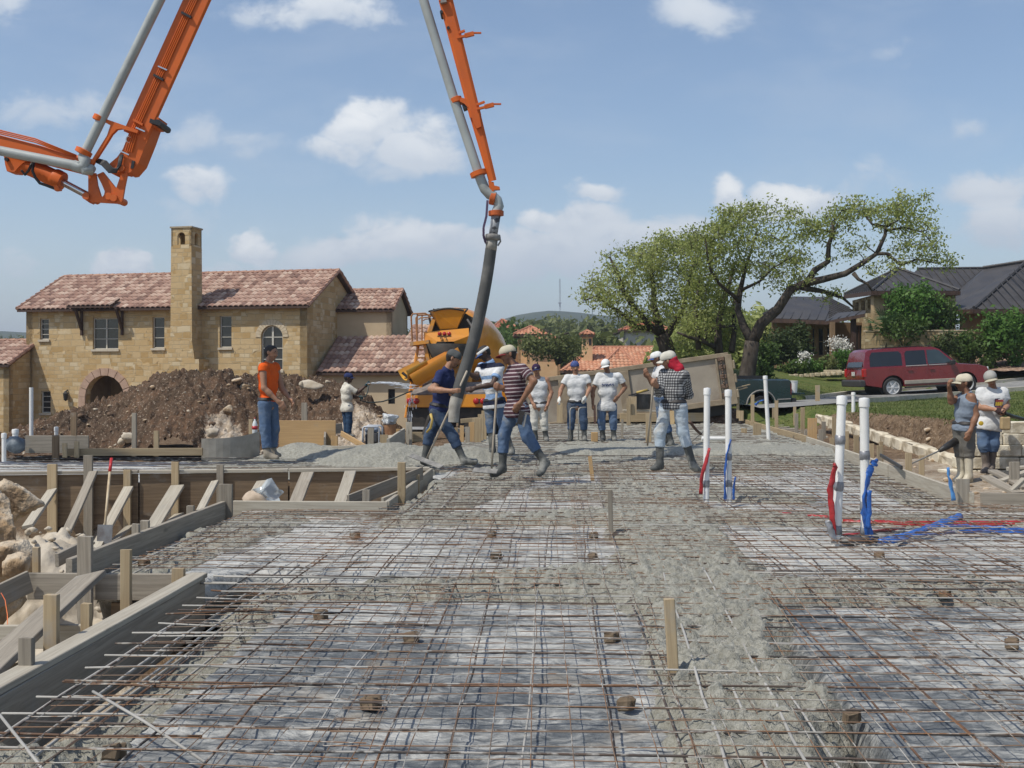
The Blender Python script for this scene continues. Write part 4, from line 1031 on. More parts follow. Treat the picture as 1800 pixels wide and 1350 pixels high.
def site_things():
 # plastic scrap and stone in the notch
 q = P(470, 872, 13.4)
 rock(P(452, 882, 13.2), .17, 50, 'pinkish stone lying in the pit notch', (1.2, .8, .8), mat('pink_stone', (.46, .37, .28), (.33, .26, .19), .9, 5), 3)
 mb = MB()
 xs = np.linspace(0, 1, 9)
 pts = [[Vector((q.x - .18 + .36 * u + .03 * math.sin(9 * v), q.y - .1 + .1 * math.sin(5 * u + 4 * v), q.z - .12 + .34 * v * (1 - abs(u - .55)) + .03 * math.sin(13 * u))) for u in xs] for v in xs]
 mb.add([p for r in pts for p in r], [(i * 9 + j, i * 9 + j + 1, i * 9 + j + 10, i * 9 + j + 9) for i in range(8) for j in range(8)])
 m_, T, b = newmat('clear_plastic'); b.inputs['Base Color'].default_value = (.62, .72, .78, 1); b.inputs['Roughness'].default_value = .2; b.inputs['Transmission Weight'].default_value = .45; b.inputs['Alpha'].default_value = .8
 tag(mb.build('plastic_scrap', m_, smooth=True, loc=q), 'crumpled pale blue plastic sheet in the pit notch', 'plastic')
 # generator
 c = P(655, 768, 20.6)
 e = empty('generator', c + Vector((0, 0, -.22)), 'portable generator in a pale tube frame behind the back form', 'generator')
 fr = MB()
 for s in (-.24, .24):
  o = c + FW * s
  fr.tube([o + RX * -.15 + Vector((0, 0, -.2)), o + RX * -.15 + Vector((0, 0, .17)), o + RX * -.12 + Vector((0, 0, .2)), o + RX * .12 + Vector((0, 0, .2)), o + RX * .15 + Vector((0, 0, .17)), o + RX * .15 + Vector((0, 0, -.2)), o + RX * -.15 + Vector((0, 0, -.2))], .018, 8)
 for x in (-.15, .15):
  fr.tube([c + RX * x - FW * .24 + Vector((0, 0, -.2)), c + RX * x + FW * .24 + Vector((0, 0, -.2))], .016, 6)
 fr.build('frame', mat('pale_frame', (.48, .50, .53), (.36, .38, .40), .4), e, smooth=True)
 dk = mat('black_engine', (.02, .02, .022), (.05, .05, .05), .5)
 MB().obox(c + Vector((0, 0, -.05)), RX * .11, FW * .2, Vector((0, 0, .12)), 0, .02).build('engine', dk, e)
 MB().obox(c + Vector((0, 0, .13)), RX * .12, FW * .2, Vector((0, 0, .045)), 0, .03).build('fuel_tank', mat('grey_blue_paint', (.16, .20, .26), (.12, .15, .2), .4), e)
 MB().obox(c - FW * .215 + RX * .07, RX * .035, FW * .02, Vector((0, 0, .08)), 0, .005).build('control_panel', mat('panel_dark', (.07, .07, .075), None, .5), e)
 # bucket with a plastic bag
 b0 = P(686, 768, 21.6)
 e = empty('bucket', b0, 'rusty brown bucket with a bag in it behind the back form', 'bucket')
 MB().lathe([(.10, 0), (.125, .24), (.132, .245), (.118, .24), (.10, .03), (0, .03)], b0, (0, 0, 1), 16).build('body', mat('rusty_bucket', (.23, .11, .05), (.33, .18, .09), .7, 9), e, smooth=True, sharp=40)
 v, f = rock_mesh(b0 + Vector((-.02, 0, .34)), .19, 77, (1.15, .9, .85), 4, .9); mb = MB().add(v, f.tolist())
 tag(mb.build('plastic_bag', mat('white_film', (.62, .63, .62), (.40, .41, .41), .3, 12, 4, .3, .7, .9, 22, .03, spec=.6), smooth=True, loc=b0 + Vector((0, 0, .24))), 'white translucent plastic bag bulging over the brown bucket', 'plastic bag')
 # soda bottle on the curved form
 b0 = P(448, 763, 20.35)
 e = empty('soda_bottle', b0, 'clear soda bottle with a red label on the curved form', 'bottle')
 gl = mat('clear_bottle', (.60, .63, .62), (.52, .55, .55), .15, spec=.6)
 MB().lathe([(.045, 0), (.05, .02), (.05, .10), (.046, .18), (.03, .23), (.014, .26), (.014, .28)], b0, (0, 0, 1), 14).build('body', gl, e, smooth=True)
 MB().lathe([(.0515, .085), (.0515, .15)], b0, (0, 0, 1), 14).build('bottle_label', mat('red_label', (.4, .03, .04), (.33, .02, .03), .4), e, smooth=True)
 MB().lathe([(.016, .28), (.016, .30), (0, .301)], b0, (0, 0, 1), 10).build('cap', mat('red_plastic', (.4, .03, .03)), e, smooth=True)
 # black tub with a float tool across it
 t0 = P(1129, 719, 32.0)
 e = empty('tub', t0, 'black rubber tub on a plank behind the crew', 'tub')
 MB().lathe([(.21, 0), (.23, .03), (.25, .42), (.235, .43), (.21, .06), (0, .05)], t0, (0, 0, 1), 20).build('body', mat('black_rubber', (.03, .03, .032), (.055, .055, .055), .5, 6), e, smooth=True, sharp=40)
 e = empty('bull_float', P(1128, 690, 31.9), 'hand float with a yellow wooden grip lying on the black tub', 'hand tool')
 MB().beam(P(1106, 695, 31.7), P(1140, 686, 31.9), .1, .03).build('blade', mat('black_engine', (.02, .02, .02)), e)
 MB().tube([P(1119, 690, 31.7), P(1138, 685, 31.8)], .03, 8).build('grip', mat('yellow_wood', (.5, .36, .10), (.4, .28, .08), .6), e, smooth=True)
 # brush heap and lumber thrown down by the trailer
 dm = mat('debris', (.21, .125, .08), (.10, .065, .045), .95, 9, 5, .35, .7, .8, 30, .03, spec=.1, c3=(.34, .27, .2), s3=6)
 c = P(1258, 722, 34)
 xs = np.linspace(-1.6, 1.6, 80); x, y, f = grid(xs, xs * .8)
 p = np.stack([x, y, x * 0], 1)
 h = .56 * np.exp(-((x / 1.0) ** 2 + (y / .8) ** 2)) + .16 * (vnoise(p, 6, 4, .7) - .5)
 tag(npmesh('debris_heap', np.stack([x + c.x, y + c.y, -.05 + h], 1), f, dm, loc=(c.x, c.y, 0)), 'brown heap of broken roots and bark beside the trailer tailgate', 'debris heap')
 for i in range(40):
  a = random.uniform(0, 6.28); r = random.uniform(0, 1.1); q = Vector((c.x + r * math.cos(a), c.y - .1 + .7 * r * math.sin(a), 0)); q.z = -.02 + .56 * math.exp(-(r ** 2))
  dv = Vector((random.gauss(0, 1), random.gauss(0, 1), random.gauss(0, .35))).normalized() * random.uniform(.08, .22)
  board('wood_scrap', q - dv, q + dv, random.uniform(.03, .07), .025, random.choice((W_OR, W_PLY, W_GREY, W_FRESH)), 'splinter of broken wood in the brown debris heap', 'wood scrap', 'splinters in the debris heap', seg=1)
 for (p0, d0, p1, d1, w, l) in [((1248, 694, ), 33.5, (1291, 675), 33.6, .08, 'long thin plank leaning out of the debris heap'), ((1288, 688), 33.4, (1313, 681), 34.0, .06, 'thin stick pointing at the green pickup'), ((1262, 690), 33.3, (1318, 676), 34.0, .05, 'second thin plank over the debris heap'), ((1240, 690), 33.6, (1290, 686), 33.5, .07, 'dark board lying on the debris heap')]:
  board('loose_plank', P(*p0, d0), P(*p1, d1), w, .03, W_FRESH, l, 'plank', 'planks thrown on the debris heap')
 sleeve('blue_sleeve', [P(1327, 712, 32.6), P(1334, 706, 32.6), P(1343, 703, 32.6)], .04, BLUE, 'blue sleeve in the grass behind the leaning white pipe', 'pipe sleeve', 'red and blue pipe sleeves')
 # orange string lines at the left edge
 sleeve('orange_cord', [P(2, 1042, 6.9), P(9, 1055, 6.8), P(13, 1080, 6.7), P(13, 1110, 6.6)], .003, mat('orange_cord', (.6, .14, .03), (.5, .1, .03), .6), 'orange cord looped over the sloping plank at the left edge', 'cord')
site_things()
# ------------------------------------------------------------------ houses
def stone_mat(name, c1, c2, c3, mortar, bw=.42, rh=.19):
 if name in MATS: return MATS[name]
 m_, T, b = newmat(name)
 at = T.new('ShaderNodeAttribute', attribute_name='wuv').outputs['Vector']
 wob = T.noise(at, 1.5, 3, .5, 0, 1)
 sb = T.new('ShaderNodeVectorMath', operation='SUBTRACT'); T.l.new(wob, sb.inputs[0]); sb.inputs[1].default_value = (.5, .5, .5)
 sc = T.new('ShaderNodeVectorMath', operation='SCALE'); T.l.new(sb.outputs[0], sc.inputs[0]); sc.inputs['Scale'].default_value = .09
 ad = T.new('ShaderNodeVectorMath', operation='ADD'); T.l.new(at, ad.inputs[0]); T.l.new(sc.outputs[0], ad.inputs[1])
 def br(bw_, rh_, off):
  n = T.new('ShaderNodeTexBrick', offset=.37, squash=.62, squash_frequency=3, offset_frequency=2)
  T.l.new(ad.outputs[0], n.inputs['Vector'])
  for k, v in (('Color1', (0, 0, 0, 1)), ('Color2', (1, 1, 1, 1)), ('Mortar', (.5, .5, .5, 1))): n.inputs[k].default_value = v
  for k, v in (('Scale', 1.0), ('Mortar Size', .012), ('Mortar Smooth', .3), ('Brick Width', bw_), ('Row Height', rh_), ('Bias', 0)): n.inputs[k].default_value = v
  return n
 a = br(bw, rh, 0); b2 = br(bw * 1.6, rh * 1.5, 0)
 sel = T.ramp(T.noise(at, .55, 2), .49, .51)
 rnd = T.mix(sel, a.outputs['Color'], b2.outputs['Color'])
 mor = T.m('ADD', T.m('MULTIPLY', a.outputs['Fac'], T.m('SUBTRACT', 1.0, sel)), T.m('MULTIPLY', b2.outputs['Fac'], sel))
 sp = T.new('ShaderNodeSeparateColor'); T.l.new(rnd, sp.inputs[0])
 n2 = T.noise(at, 3.2, 5, .65)
 t = T.m('ADD', T.m('MULTIPLY', sp.outputs[0], .8), T.m('MULTIPLY', n2, .45))
 col = T.mix(T.ramp(t, .2, .75), c1, c2)
 col = T.mix(T.ramp(t, .82, 1.0), col, c3)
 col = T.mix(T.ramp(T.noise(at, .35, 4), .5, .7, 0, .35), col, c1)
 col = T.mix(T.m('MULTIPLY', mor, .8), col, mortar)
 T.put(b.inputs['Base Color'], col)
 b.inputs['Roughness'].default_value = .92; b.inputs['Specular IOR Level'].default_value = .12
 bumpn(T, b, T.m('SUBTRACT', T.m('ADD', n2, sp.outputs[0]), T.m('MULTIPLY', mor, 1.3)), .7, .03)
 return m_
STONE = stone_mat('golden_ashlar', (.42, .28, .125), (.52, .38, .205), (.58, .47, .30), (.44, .36, .23))
STUCCO = mat('tan_stucco', (.50, .40, .265), (.45, .35, .23), .92, 1.2, 4, .3, .7, .25, 40, .004, spec=.1)
PEACH = mat('peach_stucco', (.64, .43, .24), (.57, .37, .2), .92, 1, 4, .3, .7, .2, 30, .004, spec=.1)
GLASS = mat('dark_glass', (.015, .017, .02), (.022, .025, .03), .08, 1, 2, bump=0, spec=.6)
FRAMEW = mat('cream_window_frame', (.52, .49, .42), (.46, .43, .36), .5, 4, 3, bump=.05)
DKWOOD = mat('dark_timber', (.045, .024, .016), (.075, .042, .028), .7, 8, 4, stretch=(1, 1, .2))
IRON = mat('black_iron', (.02, .02, .02), (.04, .035, .03), .5, 8, 3)
def tile_mat(name, ca, cb, cc, cd):
 if name in MATS: return MATS[name]
 m_, T, b = newmat(name)
 a = T.new('ShaderNodeAttribute', attribute_name='tint').outputs['Fac']
 r = T.new('ShaderNodeValToRGB'); T.l.new(a, r.inputs[0])
 e = r.color_ramp; e.elements[0].color = (*ca, 1); e.elements[1].color = (*cd, 1); e.elements[1].position = .96
 for p_, c in ((.33, cb), (.66, cc)): q = e.elements.new(p_); q.color = (*c, 1)
 g = T.new('ShaderNodeNewGeometry').outputs['Position']
 col = T.mix(T.ramp(T.noise(g, 1.3, 5, .65), .4, .7, 0, .4), r.outputs[0], tuple(x * .72 for x in cb))
 T.put(b.inputs['Base Color'], col); b.inputs['Roughness'].default_value = .85; b.inputs['Specular IOR Level'].default_value = .15
 bumpn(T, b, T.noise(g, 20, 3), .3, .01)
 return m_
TILE = tile_mat('mottled_clay_tile', (.16, .10, .082), (.32, .195, .15), (.43, .295, .23), (.53, .405, .32))
TILE2 = tile_mat('salmon_clay_tile', (.40, .17, .10), (.50, .235, .14), (.54, .29, .18), (.58, .36, .24))
TILE3 = tile_mat('red_clay_tile', (.32, .10, .06), (.38, .14, .085), (.43, .17, .11), (.46, .21, .14))
def tiles(poly, eave, name, m_, parent, tw=.26, th=.40, amp=.075, n=4):
 """barrel tiles over a flat polygon; eave: direction along the courses; per-tile colour"""
 poly = [Vector(p) for p in poly]
 nrm = Vector((0, 0, 0))
 for i in range(len(poly)): nrm += (poly[i]).cross(poly[(i + 1) % len(poly)])
 nrm = nrm.normalized()
 if nrm.z < 0: nrm = -nrm
 e = Vector(eave).normalized(); up = nrm.cross(e)
 if up.z < 0: up = -up
 o = poly[0]
 uv = [((p - o).dot(e), (p - o).dot(up)) for p in poly]
 u0, u1 = min(a for a, _ in uv), max(a for a, _ in uv); v0, v1 = min(b for _, b in uv), max(b for _, b in uv)
 nc = max(1, int(round((u1 - u0) / tw))); nr = max(1, int(round((v1 - v0) / th)))
 tw, th = (u1 - u0) / nc, (v1 - v0) / nr
 us = np.arange(nc * n + 1) / n * tw + u0
 V, F, C = [], [], []
 prof = np.abs(np.sin(np.pi * (us - u0) / tw)) ** .8
 hk = np.array(o)[None]; E, U, N = np.array(e), np.array(up), np.array(nrm)
 cnt = 0
 for r in range(nr):
  va, vb = v0 + r * th, v0 + (r + 1) * th
  cu = (us[:-1] + us[1:]) / 2; cv = np.full_like(cu, (va + vb) / 2)
  ins = inpoly(cu, cv, uv)
  if not ins.any(): continue
  jit = rng.normal(0, .006, nc + 1)[np.minimum(np.arange(len(us)) // n, nc)]
  lo = hk + us[:, None] * E + va * U + (prof * amp + .040 + jit)[:, None] * N
  hi = hk + us[:, None] * E + (vb + .02) * U + (prof * amp * .9 + .004)[:, None] * N
  lb = hk + us[:, None] * E + va * U + (prof * amp * .9 + .000)[:, None] * N
  V.append(np.concatenate([lo, hi, lb])); k = len(us)
  i = np.where(ins)[0]
  F.append(np.stack([i, i + 1, i + 1 + k, i + k], 1) + cnt); F.append(np.stack([i + 2 * k, i + 1 + 2 * k, i + 1, i], 1) + cnt)
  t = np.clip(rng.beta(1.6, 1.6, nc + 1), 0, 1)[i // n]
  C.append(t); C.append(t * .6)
  cnt += 3 * k
 V = np.concatenate(V); F = np.concatenate(F); C = np.concatenate(C)
 off = Vector((0, 0, 0)); q = parent
 while q is not None: off += Vector(q.location); q = q.parent
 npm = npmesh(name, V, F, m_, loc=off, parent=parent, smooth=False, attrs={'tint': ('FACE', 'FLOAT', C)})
 npm.location = (0, 0, 0)
 return npm
def wuv(o, e, up, origin):
 """wall coordinates in metres for the masonry pattern; box-mapped by face direction"""
 me = o.data; n = len(me.loops)
 co = np.empty(len(me.vertices) * 3, np.float32); me.vertices.foreach_get('co', co); co = co.reshape(-1, 3)
 li = np.empty(n, np.int32); me.loops.foreach_get('vertex_index', li)
 nr = np.empty(len(me.polygons) * 3, np.float32); me.polygons.foreach_get('normal', nr); nr = nr.reshape(-1, 3)
 tot = np.empty(len(me.polygons), np.int32); me.polygons.foreach_get('loop_total', tot)
 ln = np.repeat(nr, tot, axis=0)
 E = np.array(e); Nn = np.array(Vector(e).cross(Vector((0, 0, 1))))
 p = co[li]
 side = np.abs(ln @ E) > .7
 u = np.where(side, p @ Nn + 5.3, p @ E)
 v = np.where(np.abs(ln[:, 2]) > .8, p @ Nn, p[:, 2])
 at = me.attributes.new('wuv', 'FLOAT_VECTOR', 'CORNER')
 at.data.foreach_set('vector', np.stack([u, v, 0 * u], 1).astype(np.float32).ravel())
 return o
def wall(parent, o, e, L, z0, z1, th, m_, holes=(), name='wall', gable=None):
 """a wall of length L from o along e, with openings (u0, u1, za, zb[, arch]); gable: extra height at its middle. Outside is on the right of e."""
 o, e = Vector(o), Vector(e).normalized(); nrm = Vector((e.y, -e.x, 0)); Z = Vector((0, 0, 1))
 us = sorted({0.0, L} | {h[0] for h in holes} | {h[1] for h in holes}); zs = sorted({z0, z1} | {h[2] for h in holes} | {h[3] for h in holes})
 mb = MB()
 def pt(u, z, k): q = o + e * u - nrm * (th * k); return Vector((q.x, q.y, z))
 for i in range(len(us) - 1):
  for j in range(len(zs) - 1):
   uc, zc = (us[i] + us[i + 1]) / 2, (zs[j] + zs[j + 1]) / 2
   if any(h[0] < uc < h[1] and h[2] < zc < h[3] for h in holes): continue
   a, b, c, d = us[i], us[i + 1], zs[j], zs[j + 1]
   mb.add([pt(a, c, 0), pt(b, c, 0), pt(b, d, 0), pt(a, d, 0)], [(0, 1, 2, 3)])
   mb.add([pt(a, c, 1), pt(b, c, 1), pt(b, d, 1), pt(a, d, 1)], [(3, 2, 1, 0)])
 for h in holes:
  a, b, c, d = h[:4]
  if len(h) > 4 and h[4]:      # round-headed: fill the corners above the arch
   r = (b - a) / 2; n = 10; uc = (a + b) / 2; zc = d - r
   arc = [(uc - r * math.cos(math.pi * k / n), zc + r * math.sin(math.pi * k / n)) for k in range(n + 1)]
   for k in range(n):
    (u0, q0), (u1, q1) = arc[k], arc[k + 1]
    mb.add([pt(u0, q0, 0), pt(u1, q1, 0), pt(u1, d, 0), pt(u0, d, 0)], [(0, 1, 2, 3)])
    mb.add([pt(u0, q0, 0), pt(u0, q0, 1), pt(u1, q1, 1), pt(u1, q1, 0)], [(0, 1, 2, 3)])
   edges = [((a, zc), (a, c)), ((a, c), (b, c)), ((b, c), (b, zc))]
  else: edges = [((a, d), (a, c)), ((a, c), (b, c)), ((b, c), (b, d)), ((b, d), (a, d))]
  for (u0, q0), (u1, q1) in edges: mb.add([pt(u0, q0, 0), pt(u1, q1, 0), pt(u1, q1, 1), pt(u0, q0, 1)], [(0, 1, 2, 3)])
 for u in (0, L): mb.add([pt(u, z0, 0), pt(u, z1, 0), pt(u, z1, 1), pt(u, z0, 1)], [(0, 1, 2, 3)])
 mb.add([pt(0, z1, 0), pt(L, z1, 0), pt(L, z1, 1), pt(0, z1, 1)], [(0, 1, 2, 3)])
 if gable:
  for k in (0, 1): mb.add([pt(0, z1, k), pt(L, z1, k), pt(L * gable[1], z1 + gable[0], k)], [(0, 1, 2)])
 w = mb.build(name, m_, parent)
 wuv(w, e, Z, o)
 return w
def window(parent, o, e, u0, u1, za, zb, cols, rows, depth=.10, fw=.05, bw=.03, arch=False, fm=None, gm=None, sill=None):
 """frame with glazing bars, and its pane as a sub-part, set back in the opening"""
 o, e = Vector(o), Vector(e).normalized(); nrm = Vector((e.y, -e.x, 0)); Z = Vector((0, 0, 1))
 c = o - nrm * depth
 def pt(u, z): return Vector((c.x + e.x * u, c.y + e.y * u, z))
 mb = MB(); up = nrm
 zt = zb - (u1 - u0) / 2 if arch else zb
 def bar(a, b, w): mb.beam(pt(*a), pt(*b), w, .06, up)
 bar((u0 + fw / 2, za), (u0 + fw / 2, zt), fw); bar((u1 - fw / 2, za), (u1 - fw / 2, zt), fw); bar((u0 + fw, za + fw / 2), (u1 - fw, za + fw / 2), fw)
 if arch:
  r = (u1 - u0) / 2 - fw / 2; uc = (u0 + u1) / 2; n = 12
  ar = [(uc - r * math.cos(math.pi * k / n), zt + r * math.sin(math.pi * k / n)) for k in range(n + 1)]
  mb.tube([pt(*a) for a in ar], fw / 2, 6); bar((u0 + fw, zt), (u1 - fw, zt), bw)
 else: bar((u0 + fw, zb - fw / 2), (u1 - fw, zb - fw / 2), fw)
 for i in range(1, cols): u = u0 + (u1 - u0) * i / cols; bar((u, za + fw), (u, zb - fw), bw * (2.2 if cols == 2 else 1))
 for j in range(1, rows): z = za + (zt - za) * j / rows if arch else za + (zb - za) * j / rows; bar((u0 + fw, z), (u1 - fw, z), bw)
 f = mb.build('window', fm or FRAMEW, parent)
 g = MB(); q = -nrm * .012
 if arch:
  poly = [pt(u0 + .01, za + .01), pt(u1 - .01, za + .01)] + [pt(*a) for a in reversed(ar)]
  g.prism([p + q for p in poly], -nrm * .01)
 else: g.prism([pt(u0 + .01, za + .01) + q, pt(u1 - .01, za + .01) + q, pt(u1 - .01, zb - .01) + q, pt(u0 + .01, zb - .01) + q], -nrm * .01)
 g.build('pane', gm or GLASS, f)
 if sill:
  MB().beam(o + e * (u0 - .06) + Z * (za - .05 - o.z) + nrm * .03, o + e * (u1 + .06) + Z * (za - .05 - o.z) + nrm * .03, .10, .10).build('sill', sill, f)
 return f
def gable_roof(parent, o, e, L, w, z, rise, over, m_, name='roof', og=.25):
 """two tiled slopes over a rectangle: o corner, e along the ridge, inside on the left of e; overhang over; returns ridge ends"""
 o, e = Vector(o), Vector(e).normalized(); inn = Vector((-e.y, e.x, 0))
 k = rise / (w / 2)
 a = o - e * og - inn * over; b = o + e * (L + og) - inn * over
 c = o - e * og + inn * (w + over); d = o + e * (L + og) + inn * (w + over)
 r0 = o - e * og + inn * (w / 2); r1 = o + e * (L + og) + inn * (w / 2)
 def zz(p, h): return Vector((p.x, p.y, h))
 ze = z - over * k; zr = z + rise
 A, B, C, D, R0, R1 = zz(a, ze), zz(b, ze), zz(c, ze), zz(d, ze), zz(r0, zr), zz(r1, zr)
 root = MB()
 t = Vector((0, 0, .10))
 root.prism([A, B, R1, R0], -t); root.prism([C, D, R1, R0], -t)
 rf = root.build(name, DKWOOD, parent)
 tiles([A, B, R1, R0], e, 'roof_tiles', m_, rf); tiles([C, D, R1, R0], e, 'roof_tiles', m_, rf)
 cap = MB(); n = int((R1 - R0).length / .4)
 for i in range(n):
  p, q = R0.lerp(R1, i / n), R0.lerp(R1, (i + 1.06) / n)
  cap.tube([p + Vector((0, 0, .03)), q + Vector((0, 0, .055))], .10, 6)
 for P0, P1 in ((A, R0), (C, R0), (B, R1), (D, R1)):
  n = int((P1 - P0).length / .4)
  for i in range(n):
   p, q = P0.lerp(P1, i / n), P0.lerp(P1, (i + 1.05) / n)
   cap.tube([p + Vector((0, 0, .07)), q + Vector((0, 0, .03))], [.10, .085], 6)
 cap.col = None
 ca = cap.build('ridge_tiles', mat('ridge_clay', (.40, .24, .165), (.24, .13, .10), .85, 2.5, 4, .3, .7, .3, 20, .01), rf)
 return A, B, C, D, R0, R1
def hip_roof(parent, poly, ridge, m_, name='roof', tw=.3, th=.42):
 """poly: 4 eave corners ccw; ridge: two points (may coincide)"""
 A, B, C, D = [Vector(p) for p in poly]; r0, r1 = [Vector(p) for p in ridge]
 base = MB().prism([A, B, C, D], (0, 0, -.16)).build(name, DKWOOD, parent)
 for pl, e in (([A, B, r1, r0], B - A), ([C, D, r0, r1], D - C), ([B, C, r1], C - B), ([D, A, r0], A - D)):
  tiles(pl, e, 'roof_tiles', m_, base, tw, th)
 cap = MB()
 for p, q in ((A, r0), (D, r0), (B, r1), (C, r1), (r0, r1)):
  if (q - p).length > .2: cap.tube([p + Vector((0, 0, .06)), q + Vector((0, 0, .07))], .10, 6)
 cap.build('ridge_tiles', MATS.get('ridge_salmon') or mat('ridge_salmon', (.44, .20, .12), (.34, .15, .09), .85, 4), base)
 return base
def villa():
 d0 = 52.0
 # front wall runs from its left end to its right end; right end a little nearer
 Lf, Rt = P(46, 700, 53.2), P(540, 700, 50.0)
 a = Vector((Lf.x, Lf.y, 0)); b = Vector((Rt.x, Rt.y, 0)); e = (b - a).normalized(); L = (b - a).length; inn = Vector((-e.y, e.x, 0))
 H = empty('stone_house', (a.x, a.y, -1.2), 'large golden stone house with mottled tile roof and a tall chimney', 'house')
 z0, z1 = -1.4, P(0, 540, 53.2).z + .02
 def U(px):                      # along the wall from a photo column
  lo, hi = -5, L + 5
  for _ in range(40):
   m = (lo + hi) / 2; q = a + e * m; dd = q.dot(FW); x = 900 + FPX * q.dot(RX) / dd
   if x < px: lo = m
   else: hi = m
  return lo
 def Zp(py, px): q = a + e * U(px); return CH - (py - HOR) / FPX * q.dot(FW)
 def op(x0, x1, yt, yb): m = (x0 + x1) / 2; return (U(x0), U(x1), Zp(yb, m), Zp(yt, m))
 wins = [(op(70, 86, 560, 597), 1, 4), (op(163, 208, 559, 614), 2, 3), (op(268, 289, 557, 612), 1, 3), (op(386, 407, 555, 611), 1, 3), (op(72, 89, 687, 726), 1, 4)]
 aw = op(459, 497, 572, 651)
 door = op(151, 219, 660, 770); door = (door[0], door[1], z0 + .2, door[3])
 wall(H, a, e, L, z0, z1, .35, STONE, [w[0] for w in wins] + [(*aw, True), (*door, True)])
 SILL = mat('pale_sill', (.52, .46, .36), (.45, .39, .3), .85, 5)
 bright = mat('bright_glass', (.25, .31, .36), (.16, .2, .22), .08, .4, 2, bump=0, spec=.6)
 for (w, c, r) in wins: window(H, a, e, *w, c, r, .13, .05, .03, sill=SILL)
 window(H, a, e, *aw, 2, 3, .13, .06, .04, arch=True, sill=SILL)
 # arch stones over the round window and the doorway
 def archring(h, wd, m_, n, name, out=.03):
  r = (h[1] - h[0]) / 2; uc = (h[0] + h[1]) / 2; zc = h[3] - r; nrm = -inn; mb = MB()
  for k in range(n):
   t0, t1 = math.pi * (k + .04) / n, math.pi * (k + .96) / n
   pts = [(uc - rr * math.cos(t), zc + rr * math.sin(t)) for rr, t in ((r + .01, t0), (r + wd, t0), (r + wd, t1), (r + .01, t1))]
   mb.prism([a + e * u + Vector((0, 0, z)) + nrm * out for u, z in pts], -nrm * (out + .05))
  if name == 'door_surround':
   for s in (-1, 1):
    u = uc + s * (r + wd / 2 + .005); z = z0
    mb.obox(a + e * u + Vector((0, 0, (z0 + zc) / 2)) + nrm * (out / 2 - .02), e * (wd / 2 - .01), nrm * (out / 2 + .02), Vector((0, 0, (zc - z0) / 2)))
  mb.build(name, m_, H)
 archring(aw, .27, mat('pale_voussoir', (.56, .47, .33), (.46, .36, .23), .9, 5), 15, 'arch_stones')
 archring(door, .36, mat('pink_surround', (.44, .30, .22), (.36, .24, .17), .9, 4), 9, 'door_surround', .07)
 # doorway: deep porch with an inner arch
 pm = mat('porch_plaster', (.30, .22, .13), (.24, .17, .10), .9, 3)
 mb = MB(); uL, uR = door[0] - .2, door[1] + .2; dz = door[3] + .2
 c = a + e * ((uL + uR) / 2) + inn * 1.9
 p0 = a + e * uL + inn * .36; p1 = a + e * uR + inn * .36; q0 = p0 + inn * 2.0; q1 = p1 + inn * 2.0
 def zz(p, h): return Vector((p.x, p.y, h))
 for A_, B_ in ((p0, q0), (q0, q1), (q1, p1)): mb.add([zz(A_, z0), zz(B_, z0), zz(B_, dz), zz(A_, dz)], [(0, 1, 2, 3)])
 mb.add([zz(p0, dz), zz(q0, dz), zz(q1, dz), zz(p1, dz)], [(0, 1, 2, 3)])
 mb.build('porch', pm, H)
 uc = (door[0] + door[1]) / 2; r = .62; mb = MB(); o2 = a + inn * 2.3
 poly = [zz(o2 + e * (uc + r), z0)] + [zz(o2 + e * (uc + r * math.cos(math.pi * k / 12)), z0 + 1.75 + r * math.sin(math.pi * k / 12)) for k in range(13)] + [zz(o2 + e * (uc - r), z0)]
 mb.prism([p for p in poly], inn * .04); mb.build('door', DKWOOD, H)
 # right gable, back and left walls
 W_ = 6.6; rise = Zp(484, 560) - z1 - .05
 rise = 1.62
 wall(H, b, inn, W_, z0, z1, .35, STONE, gable=(rise, .5), holes=[])
 wall(H, a + inn * W_, -inn, W_, z0, z1, .35, STONE, gable=(rise, .5))
 wall(H, b + inn * W_, -e, L, z0, z1, .35, STONE)
 gable_roof(H, a, e, L, W_, z1 + .02, rise + .06, .38, TILE, og=.22)
 # bracketed hood roof over the double window
 h0, h1 = U(133), U(209); zt = Zp(533, 170)
 A_, B_ = a + e * h0 - inn * .72, a + e * h1 - inn * .72
 pl = [zz(A_, zt - .18), zz(B_, zt - .18), zz(B_ + inn * .8, zt + .22), zz(A_ + inn * .8, zt + .22)]
 hd = MB().prism(pl, (0, 0, -.08)).build('hood_roof', DKWOOD, H); tiles(pl, e, 'hood_tiles', TILE, hd)
 for px in (145, 216):
  u = U(px); t = a + e * u; z_ = zt - .32; mb = MB()
  mb.beam(zz(t - inn * .55, z_), zz(t - inn * .03, z_ - 1.0), .10, .12, (0, 0, 1)); mb.beam(zz(t - inn * .6, z_ + .05), zz(t, z_ + .05), .10, .12); mb.beam(zz(t - inn * .07, z_ - 1.2), zz(t - inn * .07, z_ + .05), .10, .10, inn)
  mb.build('bracket', DKWOOD, H)
 # chimney: wide foot, tapering shaft, open arched top
 u0, u1 = U(318), U(354) ; uc = (u0 + u1) / 2; zt = Zp(405, 330)
 cw = (u1 - u0) / 2
 def stage(name, hw, hd, za, zb, hw2=None):
  c0 = a + e * uc - inn * .42; mb = MB(); hw2 = hw2 or hw
  mb.hexa([zz(c0 + e * s * w_ + inn * t * hd, z_) for z_, w_ in ((za, hw), (zb, hw2)) for s, t in ((-1, -1), (1, -1), (1, 1), (-1, 1))])
  o = mb.build(name, STONE, H); wuv(o, e, None, None); return o
 stage('chimney_base', cw * 1.75, .52, z0, Zp(632, 330), cw * 1.75)
 stage('chimney_shoulder', cw * 1.3, .50, Zp(632, 330), Zp(600, 330), cw * 1.05)
 zs = Zp(437, 330)
